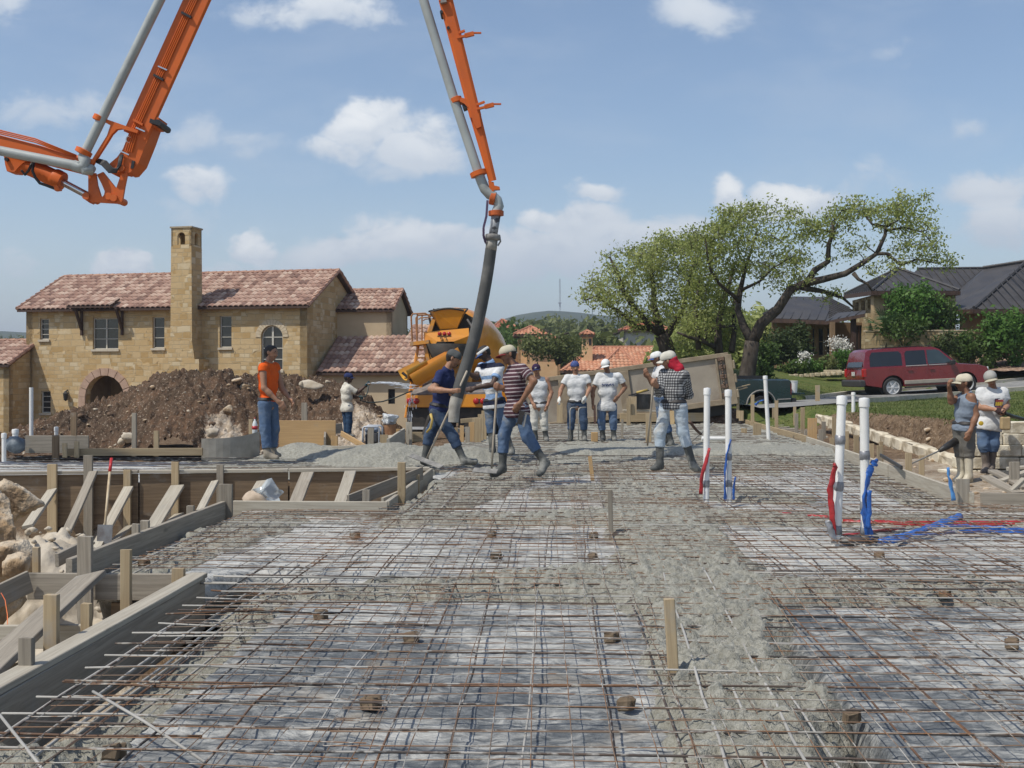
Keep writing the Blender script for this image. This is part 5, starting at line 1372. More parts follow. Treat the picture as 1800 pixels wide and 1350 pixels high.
 stage('chimney', cw * 1.04, .48, Zp(600, 330), zs, cw * .98)
 hd_ = .47
 c0 = a + e * uc - inn * .42
 for nrm_e, half, other in ((e, cw * .97, hd_), (inn, hd_, cw * .97), (-e, cw * .97, hd_), (-inn, hd_, cw * .97)):
  out = Vector((nrm_e.y, -nrm_e.x, 0))
  o = c0 - nrm_e * half + out * other
  wall(H, o, nrm_e, 2 * half, zs, zt, .10, STONE, [(half * .62, half * 1.38, zs + .08, zt - .2, True)], name='chimney_top')
 MB().obox(zz(c0, zt + .03), e * (cw * 1.06), inn * (hd_ + .05), Vector((0, 0, .035))).build('chimney_cap', mat('cap_stone', (.38, .31, .21), (.3, .24, .16), .9, 5), H)
 # wall lantern
 t = zz(a + e * U(119) - inn * .16, Zp(696, 119)); mb = MB()
 mb.lathe([(.02, -.24), (.09, -.18), (.12, .1), (.14, .12), (.03, .24)], t, (0, 0, 1), 8); mb.beam(t + Vector((0, 0, .2)), t + inn * .18 + Vector((0, 0, .3)), .04, .04)
 mb.build('wall_lantern', IRON, H)
 # left low wing
 e2 = e; wa = P(-120, 700, 52.4); wb = P(16, 700, 51.6); A2 = Vector((wa.x, wa.y, 0)); B2 = Vector((wb.x, wb.y, 0))
 G_ = empty('stone_wing', (B2.x, B2.y, -1.2), 'low stone wing with a tiled gable at the left picture edge', 'house')
 ew = (B2 - A2).normalized(); zw = P(0, 637, 52).z; iw = Vector((-ew.y, ew.x, 0)); Lw = (B2 - A2).length
 wall(G_, A2, ew, Lw, -1.4, zw, .3, STONE); wall(G_, B2, iw, 4.2, -1.4, zw, .3, STONE, gable=(1.0, .5))
 gable_roof(G_, A2, ew, Lw, 4.2, zw, 1.05, .25, TILE, og=.15)
 q0, q1 = P(12, 700, 54.6), P(60, 700, 54.6)
 wall(G_, Vector((q0.x, q0.y, 0)), (q1 - q0), (q1 - q0).length, -1.4, P(0, 652, 54.6).z, .2, STUCCO)
 pl = [P(8, 654, 54.2), P(60, 653, 54.2), P(60, 612, 56.5), P(22, 630, 56.5)]; tiles(pl, e, 'roof_tiles', TILE, G_)
 # right wing in tan stucco: lower tiled roof in front, taller block behind
 S_ = empty('stucco_wing', zz(P(640, 700, 51), -1.2), 'tan stucco wing with two tiled roofs right of the stone house', 'house')
 s0, s1 = P(560, 700, 50.8), P(760, 700, 50.0); sa = Vector((s0.x, s0.y, 0)); sb = Vector((s1.x, s1.y, 0)); es = (sb - sa).normalized(); isn = Vector((-es.y, es.x, 0)); Ls = (sb - sa).length
 ze = P(0, 655, 50.5).z
 def US(px): return (px - 560) / 200 * Ls
 wn = (US(683), US(695), P(0, 710, 50.3).z, P(0, 684, 50.3).z)
 wall(S_, sa, es, Ls, -1.4, ze + .1, .25, STUCCO, [wn]); window(S_, sa, es, *wn, 1, 1, .1, .03, .02, fm=IRON)
 wall(S_, sb, isn, 5, -1.4, ze + .1, .25, STUCCO)
 k = isn * 2.9; zt = P(0, 591, 53.4).z
 pl = [zz(sa - isn * .35, ze), zz(sb + es * .2 - isn * .35, ze), zz(sb + es * .2 + k, zt), zz(sa + k, zt)]
 base = MB().prism([p - Vector((0, 0, .02)) for p in pl], (0, 0, -.1)).build('lower_roof', DKWOOD, S_); tiles(pl, es, 'roof_tiles', TILE, base)
 # ridge block of the lower roof further right
 pl2 = [zz(sb - es * 1.8 + k * .85, P(0, 600, 53).z), zz(sb + es * .2 + k * .85, P(0, 600, 53).z), zz(sb + es * .2 + k * 1.35, P(0, 572, 54).z), zz(sb - es * 1.9 + k * 1.35, P(0, 572, 54).z)]
 base = MB().prism([p - Vector((0, 0, .02)) for p in pl2], (0, 0, -.1)).build('upper_roof', DKWOOD, S_); tiles(pl2, es, 'roof_tiles', TILE, base)
 t0, t1 = P(570, 700, 53.6), P(688, 700, 53.2); ta = zz(t0, 0); tb = zz(t1, 0); et = (tb - ta).normalized(); it = Vector((-et.y, et.x, 0)); Lt = (tb - ta).length
 zu = P(0, 541, 53.4).z
 wall(S_, ta, et, Lt, 0, zu, .25, STUCCO); wall(S_, tb, it, 3.6, 0, zu, .25, STUCCO, gable=(.92, .5)); wall(S_, ta + it * 3.6, -it, 3.6, 0, zu, .25, STUCCO); wall(S_, tb + it * 3.6, -et, Lt, 0, zu, .25, STUCCO)
 gable_roof(S_, ta, et, Lt, 3.6, zu, .95, .22, TILE, og=.16)
villa()
def far_houses():
 """peach and red-roofed houses in the valley"""
 def block(H, px0, px1, ytop, d, depth, m_, z0=-7.5, wins=(), right=True):
  a, b = P(px0, 700, d), P(px1, 700, d); a.z = b.z = 0; e = (b - a).normalized(); inn = Vector((-e.y, e.x, 0)); L = (b - a).length; z1 = P(0, ytop, d).z
  def hole(x0, x1, yt, yb, ar): s = L / (px1 - px0); return ((x0 - px0) * s, (x1 - px0) * s, P(0, yb, d).z, P(0, yt, d).z, ar)
  hs = [hole(*w) for w in wins]
  wall(H, a, e, L, z0, z1, .25, m_, hs)
  for h in hs: window(H, a, e, *h[:4], 2, 2, .1, .08, .05, arch=bool(h[4]))
  wall(H, b, inn, depth, z0, z1, .25, m_); wall(H, a + inn * depth, -inn, depth, z0, z1, .25, m_)
  return a, b, e, inn, z1
 def hip(H, px0, px1, ye, d, depth, rx0, rx1, yr, m_, ov=.5):
  a, b = P(px0, ye, d - ov), P(px1, ye, d - ov); e = (b - a).normalized(); inn = Vector((-e.y, e.x, 0)); D = depth + 2 * ov
  r0, r1 = P(rx0, yr, d + depth / 2), P(rx1, yr, d + depth / 2)
  return hip_roof(H, [a, b, b + inn * D, a + inn * D], [r0, r1], m_)
 t = P(935, 640, 92)
 H = empty('tower_house', (t.x, t.y, -7), 'peach house with a square tower and salmon hip roofs in the valley', 'house')
 block(H, 910, 956, 597, 92, 4, PEACH, wins=[(918, 924, 604, 617, True)]); hip(H, 903, 964, 588, 92, 4, 932, 933, 575, TILE2)
 block(H, 926, 985, 606, 90.5, 5, PEACH); hip(H, 925, 990, 603, 90.5, 5, 958, 960, 585, TILE2)
 block(H, 880, 985, 640, 89, 8, PEACH)
 t = P(880, 590, 130)
 H = empty('red_roof_house', (t.x, t.y, -7), 'pale house under a red pyramid roof beside the mixer drum', 'house')
 W2 = mat('pale_render', (.55, .50, .42), (.48, .43, .36), .9, 2)
 block(H, 860, 930, 592, 130, 9, W2, wins=[(884, 890, 594, 604, False), (893, 899, 594, 604, False)]); hip(H, 848, 936, 590, 130, 9, 882, 884, 562, TILE3)
 t = P(1080, 640, 84)
 H = empty('long_roof_house', (t.x, t.y, -7), 'long low house with salmon tile hips and a peach chimney', 'house')
 block(H, 1000, 1190, 650, 84, 9, PEACH)
 hip(H, 990, 1200, 652, 84, 10, 1046, 1152, 611, TILE2); hip(H, 1050, 1130, 652, 81, 5, 1088, 1090, 614, TILE2)
 a = P(1032, 640, 86); z1 = P(0, 589, 86).z
 MB().box((a.x, a.y, z1 - 2.6), (.78, .78, 5.2), A0).build('chimney', PEACH, H)
 for s in (-.22, .22):
  MB().box((a.x + s, a.y - .385, z1 - .55), (.2, .05, .5), A0).build('chimney_vent', IRON, H)
 hip_roof(H, [(a.x - .55, a.y - .55, z1), (a.x + .55, a.y - .55, z1), (a.x + .55, a.y + .55, z1), (a.x - .55, a.y + .55, z1)], [(a.x, a.y, z1 + .3)] * 2, TILE2)
 t = P(1110, 590, 110)
 H = empty('hidden_house', (t.x, t.y, -7), 'grey house mostly hidden by trees left of the big oak', 'house')
 block(H, 1095, 1175, 580, 110, 8, W2, wins=[(1120, 1126, 591, 601, False), (1128, 1134, 591, 601, False)]); hip(H, 1090, 1180, 580, 110, 8, 1120, 1150, 568, TILE3)
 # radio masts on the far hill
 for px, yt, yb, w, l in ((984, 490, 549, 2.3, 'lattice radio mast on the far hill'), (1041, 478, 553, .9, 'thin faint radio mast right of the lattice one')):
  d = 1500; b = P(px, yb + 4, d); t = P(px, yt, d); mb = MB(); n = 16 if w > 1 else 6
  for s in range(3):
   an = s * 2.094; o = Vector((math.cos(an), math.sin(an), 0)) * w * .55
   mb.tube([b + o, t + o * .5], .22, 4)
  for i in range(n):
   for s in range(3):
    o0 = Vector((math.cos(s * 2.094), math.sin(s * 2.094), 0)) * w * .55; o1 = Vector((math.cos((s + 1) * 2.094), math.sin((s + 1) * 2.094), 0)) * w * .55
    mb.tube([b.lerp(t, i / n) + o0, b.lerp(t, (i + 1) / n) + o1 * .9], .13, 3)
  if w > 1: mb.box(b.lerp(t, .32) , (4.5, 2, 1.5)); mb.box(b.lerp(t, .28), (1.6, 1.6, 6))
  tag(mb.build('radio_mast', mat('mast_grey', (.25, .25, .26), (.2, .2, .2), .6), loc=b), l, 'radio mast')
far_houses()
# ------------------------------------------------------------------ trees and plants
def leaf_mat(name, a, b, c, trans=.35):
 if name in MATS: return MATS[name]
 m_ = bpy.data.materials.new(name); m_.use_nodes = True; T = NT(m_.node_tree); T.n.clear(); MATS[name] = m_
 f = T.new('ShaderNodeAttribute', attribute_name='tint').outputs['Fac']
 r = T.new('ShaderNodeValToRGB'); T.l.new(f, r.inputs[0]); e = r.color_ramp
 e.elements[0].color = (*a, 1); e.elements[1].color = (*c, 1); q = e.elements.new(.5); q.color = (*b, 1)
 p = T.new('ShaderNodeBsdfPrincipled'); T.l.new(r.outputs[0], p.inputs['Base Color']); p.inputs['Roughness'].default_value = .55; p.inputs['Specular IOR Level'].default_value = .25
 t = T.new('ShaderNodeBsdfTranslucent'); T.l.new(r.outputs[0], t.inputs[0])
 mx = T.new('ShaderNodeMixShader'); mx.inputs[0].default_value = trans; T.l.new(p.outputs[0], mx.inputs[1]); T.l.new(t.outputs[0], mx.inputs[2])
 o = T.new('ShaderNodeOutputMaterial'); T.l.new(mx.outputs[0], o.inputs[0])
 return m_
OAKL = leaf_mat('spring_oak_leaf', (.17, .21, .05), (.30, .345, .10), (.45, .47, .19), .5)
DEEPL = leaf_mat('dark_oak_leaf', (.035, .055, .018), (.06, .085, .026), (.10, .125, .04))
MIDL = leaf_mat('mid_green_leaf', (.040, .075, .016), (.075, .125, .028), (.13, .19, .05))
BRIL = leaf_mat('bright_shrub_leaf', (.05, .11, .02), (.09, .18, .035), (.15, .26, .06))
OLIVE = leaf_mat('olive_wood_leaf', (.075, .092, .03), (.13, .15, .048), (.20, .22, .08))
WHITEF = leaf_mat('white_blossom', (.55, .54, .48), (.72, .70, .64), (.80, .79, .74), .2)
BARK = mat('oak_bark', (.050, .040, .032), (.095, .080, .066), .95, 7, 6, .35, .7, 1.0, 22, .03, stretch=(1, 1, .35), spec=.1)
def leaves(name, c, m_, parent, size, per, spread, tints=None, flat=(1, 1, 1), loc=None):
 """many leaf-sized quads round each clump centre c (n,3)"""
 c = np.asarray(c, np.float32); n = len(c) * per
 cc = np.repeat(c, per, 0); off = rng.normal(0, 1, (n, 3)) * spread * np.array(flat)
 p = cc + off
 a = rng.normal(size=(n, 3)); a /= np.linalg.norm(a, axis=1)[:, None]
 b = rng.normal(size=(n, 3)); b -= a * (a * b).sum(1)[:, None]; b /= np.linalg.norm(b, axis=1)[:, None]
 s = (size * rng.uniform(.6, 1.35, n))[:, None]
 V = np.stack([p - a * s, p - b * s * .5, p + a * s, p + b * s * .5], 1).reshape(-1, 3)
 F = np.arange(n * 4).reshape(-1, 4)
 t = np.repeat(tints if tints is not None else rng.random(len(c)), per) * .65 + rng.random(n) * .35
 off0 = np.zeros(3)
 q = parent
 while q is not None: off0 += np.array(q.location); q = q.parent
 o = npmesh(name, V, F, m_, loc=off0, parent=parent, smooth=False, attrs={'tint': ('FACE', 'FLOAT', t)})
 o.location = (0, 0, 0)
 return o
def grow(limbs, targets, step=.3, jit=.09, r_tip=.011, droop=.0):
 """limbs: [(points, radii)]; targets (n,3): twigs grow to each from the nearest wood. Returns tube paths and clump points"""
 nodes, paths = [], []
 for pts, rs in limbs:
  pts = [Vector(p) for p in pts]; fine, fr = [], []
  for i in range(len(pts) - 1):
   L = (pts[i + 1] - pts[i]).length; k = max(1, int(L / .45))
   for j in range(k):
    t = j / k; w = min(.10, .25 * L) * (1 if 0 < j else 0)
    fine.append(pts[i].lerp(pts[i + 1], t) + Vector((random.gauss(0, w * .3), random.gauss(0, w * .3), random.gauss(0, w * .3)))); fr.append(rs[i] + (rs[i + 1] - rs[i]) * t)
  fine.append(pts[-1]); fr.append(rs[-1])
  paths.append((fine, fr, 8))
  nodes += [(p, r) for p, r in zip(fine, fr)][max(1, len(fine) // 4):]
 N = np.array([tuple(p) for p, _ in nodes]); RA = [r for _, r in nodes]
 T_ = np.asarray(targets, float)
 d = np.array([np.min(np.linalg.norm(N - t, axis=1)) for t in T_])
 clumps = []
 for ti in np.argsort(d):
  t = T_[ti]; dist = np.linalg.norm(N - t, axis=1); k = int(np.argmin(dist)); a = Vector(N[k]); b = Vector(t); L = dist[k]
  n = max(2, int(L / step) + 1); pts = []
  bend = Vector((random.gauss(0, .16), random.gauss(0, .16), random.gauss(.04, .14) - droop)) * L
  for j in range(n + 1):
   u = j / n; pts.append(a.lerp(b, u) + bend * (u * (1 - u) * 2) + (Vector((random.gauss(0, jit), random.gauss(0, jit), random.gauss(0, jit))) * .6 if 0 < j < n else Vector()))
  r0 = min(RA[k] * .72, .012 + .026 * L); rs = [r0 + (r_tip - r0) * (j / n) for j in range(n + 1)]
  paths.append((pts, rs, 5))
  N = np.concatenate([N, np.array([tuple(p) for p in pts[1:]])]); RA += rs[1:]
  clumps += [tuple(p) for p in pts[max(1, n - 2):]]
 return paths, np.array(clumps)
def blob(px, py, rx, ry, d, rd, n, shell=.3):
 """n points through an ellipsoid given in photo pixels"""
 out = []
 c = P(px, py, d); sx, sz = rx * d / FPX, ry * d / FPX
 while len(out) < n:
  v = rng.uniform(-1, 1, 3); r = np.linalg.norm(v)
  if r > 1 or r < shell * rng.random(): continue
  out.append(tuple(c + RX * (v[0] * sx) + FW * (v[1] * rd) + Vector((0, 0, v[2] * sz))))
 return out
def tree(base, label, limbs, targets, lm, size=.12, per=16, spread=.2, g=None, name='oak_tree', cat='tree', bark=None, droop=0, flat=(1, 1, .7)):
 e = empty(name, base, label, cat, g)
 paths, cl = grow(limbs, targets, droop=droop)
 mb = MB()
 for pts, rs, n in paths: mb.tube(pts, rs, n)
 mb.build('trunk', bark or BARK, e, smooth=True)
 tn = vnoise(cl, .8, 3) * 1.6 - .3
 leaves('crown', cl, lm, e, size, per, spread, np.clip(tn, 0, 1), flat)
 return e
def px_limb(pts, d, r0, r1, dd=None):
 n = len(pts); dd = dd or [0] * n
 return [P(x, y, d + dd[i]) for i, (x, y) in enumerate(pts)], [r0 + (r1 - r0) * (i / (n - 1)) ** .8 for i in range(n)]
def oaks():
 d = 39.5
 L = [px_limb([(1307, 718), (1312, 666), (1318, 630), (1322, 600)], d, .50, .40),
   px_limb([(1322, 602), (1338, 569), (1366, 545), (1389, 510), (1420, 495), (1432, 475), (1455, 460), (1457, 429), (1465, 409), (1463, 390)], d, .34, .07, [0, -.1, -.3, -.5, -.6, -.6, -.6, -.7, -.8, -.8]),
   px_limb([(1322, 602), (1307, 573), (1297, 545), (1303, 503), (1311, 468), (1330, 410)], d, .30, .05, [0, .2, .5, .8, 1, 1]),
   px_limb([(1415, 498), (1447, 491), (1486, 481), (1517, 462), (1541, 446), (1560, 446), (1583, 466), (1611, 456), (1650, 463)], d, .22, .03, [-.6, -.8, -1.1, -1.3, -1.5, -1.6, -1.6, -1.8, -2]),
   px_limb([(1541, 446), (1556, 413), (1556, 398), (1533, 394), (1517, 374), (1520, 352)], d, .12, .03, [-1.5, -1.4, -1.2, -1, -.8, -.8]),
   px_limb([(1556, 400), (1578, 388), (1576, 355)], d, .08, .03, [-1.2, -1.4, -1.5]), px_limb([(1556, 405), (1590, 400), (1622, 408), (1640, 430)], d, .08, .02, [-1.2, -1.6, -2, -2.2]),
   px_limb([(1408, 505), (1447, 512), (1482, 524), (1500, 540)], d, .17, .05, [-.6, -.2, .2, .4]),
   px_limb([(1500, 480), (1509, 491), (1525, 499), (1533, 512)], d, .12, .04, [-1.2, -1.3, -1.4, -1.4]),
   px_limb([(1465, 409), (1440, 402), (1425, 395)], d, .06, .02, [-.8, -.6, -.5]), px_limb([(1463, 395), (1480, 370), (1500, 365)], d, .05, .02, [-.8, -.9, -1]),
   px_limb([(1303, 510), (1335, 495), (1360, 470), (1395, 450)], d, .10, .03, [.6, 0, -.4, -.6]), px_limb([(1300, 530), (1265, 500), (1245, 460), (1240, 420)], d, .12, .03, [.5, 0, -.5, -.6])]
 T_ = blob(1340, 420, 105, 68, d, 2.3, 210) + blob(1270, 440, 75, 55, d, 2.2, 120) + blob(1460, 395, 42, 25, d - .8, 1.2, 42) + blob(1510, 370, 50, 22, d - 1, 1.2, 46) + blob(1585, 372, 58, 36, d - 1.5, 1.4, 78) + \
  blob(1615, 430, 48, 40, d - 1.9, 1.2, 62) + blob(1555, 470, 35, 20, d - 1.4, 1, 14) + blob(1390, 480, 60, 40, d, 1.8, 60) + blob(1450, 520, 40, 15, d + .5, .8, 10) + blob(1490, 430, 40, 28, d - .9, 1.2, 20) + blob(1300, 375, 50, 18, d, 1.4, 34) + blob(1232, 430, 46, 34, d + 1, 1.6, 50) + blob(1660, 462, 14, 12, d - 2, .5, 10)
 tree(P(1308, 695, d), 'big leaning live oak with thick dark limbs reaching right over the slate-roofed house', [(p, [r * .66 for r in q]) for p, q in L], T_, OAKL, .060, 11, .17, name='oak_tree', droop=.02)
 d = 44
 L = [px_limb([(1176, 640), (1171, 608), (1163, 588)], d, .42, .36), px_limb([(1163, 588), (1130, 560), (1100, 520), (1085, 480), (1072, 452)], d, .22, .05, [0, -.2, -.5, -.6, -.7]),
   px_limb([(1163, 588), (1150, 540), (1145, 480), (1150, 440)], d, .22, .05, [0, .3, .6, .8]), px_limb([(1150, 578), (1120, 575), (1085, 545), (1050, 520), (1028, 528)], d, .16, .03, [0, -.5, -.8, -1, -1.1]),
   px_limb([(1170, 592), (1200, 545), (1215, 480), (1225, 430)], d, .20, .04, [0, -.3, -.4, -.4])]
 T_ = blob(1110, 480, 62, 50, d, 2.5, 150) + blob(1170, 455, 60, 40, d, 2.4, 120) + blob(1062, 515, 42, 38, d - .8, 1.8, 66) + blob(1130, 555, 70, 30, d, 2, 70) + blob(1215, 500, 45, 70, d, 2.2, 110) + blob(1190, 425, 50, 18, d, 1.5, 40)
 tree(P(1176, 640, d), 'rounded live oak with pale spring leaves left of the big leaning oak', [(p, [r * .8 for r in q]) for p, q in L], T_, OAKL, .066, 11, .20, name='oak_tree', droop=.02)
 d = 42
 L = [px_limb([(1264, 622), (1262, 575), (1270, 535), (1282, 500), (1290, 460)], d, .17, .05), px_limb([(1228, 615), (1226, 580), (1222, 545), (1228, 500)], d, .12, .04), px_limb([(1286, 618), (1291, 575), (1288, 540), (1300, 500)], d, .13, .04, [0, .4, .6, .8]),
   px_limb([(1258, 610), (1235, 600), (1210, 592), (1190, 584)], d, .11, .04, [0, -.3, -.5, -.6]), px_limb([(1236, 598), (1248, 580), (1270, 574), (1290, 573)], d, .09, .04, [-.2, -.3, -.3, -.2])]
 T_ = blob(1255, 520, 50, 40, d + .5, 2, 90) + blob(1215, 565, 50, 30, d, 1.6, 50) + blob(1285, 580, 28, 35, d + 1.5, 1.4, 50) + blob(1240, 600, 60, 20, d + 2, 1.6, 50)
 tree(P(1264, 620, d), 'thin-stemmed oak cluster between the two big oaks', L, T_, OAKL, .066, 15, .2, name='oak_tree')
 d = 76
 L = [px_limb([(984, 640), (978, 625), (970, 605)], d, .28, .2), px_limb([(972, 608), (950, 600), (935, 598)], d, .14, .05), px_limb([(972, 608), (985, 590), (1000, 585)], d, .14, .05), px_limb([(970, 606), (965, 585), (955, 578)], d, .13, .05)]
 tree(P(984, 642, d), 'small dark live oak in front of the peach tower house', L, blob(955, 606, 36, 20, d, 1.8, 70) + blob(995, 605, 26, 16, d, 1.4, 34) + blob(975, 620, 50, 10, d, 1.6, 30), OLIVE, .12, 13, .34, name='oak_tree')
oaks()
def woodland():
 """the wooded valley: a mass of crowns with no countable trunks"""
 V, t = [], []
 def crown(c, r, h, n, tb):
  for _ in range(n):
   v = rng.normal(size=3); v /= np.linalg.norm(v); v *= rng.uniform(.55, 1.05)
   if v[2] < -.5: v[2] *= -.6
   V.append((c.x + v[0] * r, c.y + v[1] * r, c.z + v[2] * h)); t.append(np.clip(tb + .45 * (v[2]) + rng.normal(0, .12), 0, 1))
 for i in range(120):
  d = random.uniform(140, 330); px = random.uniform(700, 1420); top = np.interp(px, [700, 860, 960, 1080, 1200, 1420], [585, 574, 562, 560, 556, 555]) + random.uniform(-6, 16) + (d - 230) * -.04
  r = random.uniform(3.5, 6.5); h = r * random.uniform(.7, 1.1); c = P(px, top, d); c.z -= h
  crown(c, r, h, 46, random.uniform(.1, .7))
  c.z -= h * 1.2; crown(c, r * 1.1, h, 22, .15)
 for i in range(36):
  d = random.uniform(100, 135); px = random.uniform(960, 1420); top = random.uniform(582, 606); r = random.uniform(2.4, 3.6); c = P(px, top, d); c.z -= r
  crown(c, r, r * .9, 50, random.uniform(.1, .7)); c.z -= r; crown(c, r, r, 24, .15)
 for i in range(60):
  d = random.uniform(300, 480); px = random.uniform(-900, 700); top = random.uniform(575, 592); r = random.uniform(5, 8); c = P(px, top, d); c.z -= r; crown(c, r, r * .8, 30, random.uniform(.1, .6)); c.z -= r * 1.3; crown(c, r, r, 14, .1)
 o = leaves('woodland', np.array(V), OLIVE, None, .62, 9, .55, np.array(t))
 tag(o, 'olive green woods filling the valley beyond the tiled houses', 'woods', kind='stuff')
 V, t = [], []
 for i in range(60):
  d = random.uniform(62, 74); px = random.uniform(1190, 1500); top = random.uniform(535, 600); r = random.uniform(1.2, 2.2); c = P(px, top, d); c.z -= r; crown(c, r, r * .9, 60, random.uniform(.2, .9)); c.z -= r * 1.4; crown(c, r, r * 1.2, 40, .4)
 o = leaves('thicket', np.array(V), OAKL, None, .22, 9, .25, np.array(t)); tag(o, 'sunlit yellow-green thicket behind the big oak trunks', 'thicket', kind='stuff')
 V, t = [], []
 for (px, py, r, d) in [(898, 600, 2.0, 118), (905, 612, 1.6, 110), (884, 606, 1.5, 112), (892, 618, 1.8, 105)]:
  c = P(px, py, d); crown(c, r, r, 60, .5)
 o = leaves('hedge_trees', np.array(V), MIDL, None, .3, 9, .3, np.array(t)); tag(o, 'bright green bushes under the red pyramid roof', 'bushes', kind='stuff')
woodland()
def shrub(px, py, rx, ry, d, lm, label, n=26, size=.08, per=20, spread=.14, g='shrubs in front of the slate-roofed house', name='shrub', zb=None, cat='shrub'):
 b = P(px, py + ry, d)
 T_ = blob(px, py, rx, ry, d, rx * d / FPX * .8, n, .5)
 L = [([b + Vector((s * .1, 0, -.1)), P(px + s * rx * .3, py + ry * .2, d)], [.035, .015]) for s in (-1, 0, 1)]
 return tree(b, label, L, T_, lm, size, per, spread, g, name, cat, droop=0, flat=(1, 1, .8))
def slate_house():
 RFM = mat('dark_metal_roof', (.045, .042, .042), (.062, .058, .057), .55, 1.2, 4, .3, .7, .05, 20, .004, metal=.05, spec=.4)
 ST = stone_mat('buff_rubble', (.25, .175, .09), (.38, .29, .165), (.47, .39, .25), (.24, .19, .12), .40, .15)
 BR = mat('brown_stucco', (.25, .165, .095), (.21, .14, .08), .92, 1.5, 4, .3, .7, .2, 40, .004, spec=.1)
 b0 = P(1600, 640, 56)
 H = empty('slate_house', (b0.x, b0.y, 1.2), 'low stone house with dark standing-seam metal roofs behind the red car', 'house')
 def seam_roof(poly, e, name='roof', sp=.42, fascia=.22):
  poly = [Vector(p) for p in poly]; n_ = (poly[1] - poly[0]).cross(poly[2] - poly[0]).normalized()
  if n_.z < 0: n_ = -n_
  e = Vector(e).normalized(); up = n_.cross(e); up = up if up.z > 0 else -up; o = poly[0]
  uv = [((p - o).dot(e), (p - o).dot(up)) for p in poly]
  mb = MB().prism(poly, -n_ * .05)
  u = min(a for a, _ in uv) + sp / 2; um = max(a for a, _ in uv)
  while u < um:
   xs = []
   for i in range(len(uv)):
    (a, b), (c, d_) = uv[i], uv[(i + 1) % len(uv)]
    if (a > u) != (c > u): xs.append(b + (d_ - b) * (u - a) / (c - a))
   if len(xs) == 2:
    p, q = o + e * u + up * min(xs), o + e * u + up * max(xs)
    if (q - p).length > .1: mb.beam(p + n_ * .02, q + n_ * .02, .035, .05, n_)
   u += sp
  return mb.build(name, RFM, H)
 def zz(p, z): return Vector((p.x, p.y, z))
 def trim(a, b, h=.2, m_=None): MB().beam(Vector(a) - Vector((0, 0, h * .6)), Vector(b) - Vector((0, 0, h * .6)), .08, h).build('fascia', m_ or DKWOOD, H)
 # right big hip roof
 A_ = P(1666, 545, 55); B_ = P(1712, 543, 53); C_ = P(1990, 543, 53); r0 = P(1728, 472, 60); r1 = P(1800, 461, 58.5); r2 = P(1990, 452, 58)
 seam_roof([B_, C_, r2, P(1806, 460, 58.3)], C_ - B_); seam_roof([P(1640, 545, 62), A_, B_, P(1806, 460, 58.3), r0], B_ - A_)
 trim(B_, C_); trim(A_, B_)
 MB().tube([B_ + Vector((0, 0, .06)), P(1806, 460, 58.3) + Vector((0, 0, .06))], .09, 6).build('ridge_cap', RFM, H)
 MB().tube([r0 + Vector((0, 0, .06)), P(1806, 460, 58.3) + Vector((0, 0, .06)), r2 + Vector((0, 0, .06))], .08, 6).build('ridge_cap', RFM, H)
 # middle ridge roof behind the tower
 seam_roof([P(1560, 520, 60), P(1690, 520, 60), P(1729, 472, 63), P(1613, 473, 63)], RX); MB().tube([P(1613, 472, 63), P(1729, 471, 63)], .08, 6).build('ridge_cap', RFM, H)
 # tower with a pyramid roof
 t0, t1 = P(1533, 511, 54), P(1687, 511, 54); tl = P(1484, 518, 59.5); ap = P(1579, 473, 57.5); ap2 = P(1592, 473, 58.5)
 tr = t1 + (tl - t0)
 seam_roof([t0, t1, ap], t1 - t0); seam_roof([tl, t0, ap], t0 - tl); seam_roof([t1, tr, ap], tr - t1); seam_roof([tr, tl, ap], tl - tr)
 trim(t0, t1); trim(tl, t0); trim(t1, tr)
 for q in (t0, t1, tl): MB().tube([q + Vector((0, 0, .05)), ap + Vector((0, 0, .06))], .07, 6).build('ridge_cap', RFM, H)
 inn = (tl - t0); inn.z = 0; inn.normalize()
 w0 = P(1540, 600, 54.7); w1 = P(1680, 600, 54.7); w0.z = w1.z = 0; L = (w1 - w0).length; zt = t0.z - .12
 def hz(y, d=54.7): return P(0, y, d).z
 win = (L * (1562 - 1540) / 140, L * (1600 - 1540) / 140, hz(538), hz(524))
 wall(H, w0, w1 - w0, L, .4, zt, .3, ST, [win]); window(H, w0, w1 - w0, *win, 2, 1, .15, .06, .04, fm=DKWOOD)
 lw = w0 + inn * 4.6; Ll = 4.6
 hs = [(.5 + k * 1.25, 1.25 + k * 1.25, hz(547, 57), hz(529, 57)) for k in range(3)]
 wall(H, lw, -inn, Ll, .4, zt, .3, ST, hs)
 for h in hs: window(H, lw, -inn, *h, 1, 1, .18, .06, .03, fm=DKWOOD)
 MB().obox(zz(w0 + RX * .05, (zt + .6) / 2), RX * .24, FW * .24, Vector((0, 0, (zt - .6) / 2))).build('stone_pier', mat('buff_pier', (.42, .31, .17), (.30, .22, .12), .9, 5), H)
 # left low wing and its roof, with an entry porch
 A_, B_ = P(1352, 559, 56), P(1456, 563, 55); r0, r1 = P(1392, 521, 60), P(1458, 522, 60)
 seam_roof([A_, B_, r1, r0], B_ - A_); seam_roof([B_, P(1500, 545, 59), r1], P(1500, 545, 59) - B_); seam_roof([P(1340, 552, 62), A_, r0], A_ - P(1340, 552, 62)); trim(A_, B_)
 p0, p1, p2, p3 = P(1450, 565, 54), P(1520, 551, 53.2), P(1523, 545, 55.5), P(1472, 550, 57)
 seam_roof([p0, p1, p2, p3], p1 - p0, 'porch_roof'); trim(p0, p1, .15)
 q0, q1 = P(1358, 650, 57), P(1466, 650, 57); q0.z = q1.z = 0; L = (q1 - q0).length
 h2 = [(L * a, L * b, P(0, 626, 57).z, P(0, 575, 57).z) for a, b in ((.64, .71), (.74, .85), (.88, .97))]
 wall(H, q0, q1 - q0, L, .4, A_.z, .25, BR, h2)
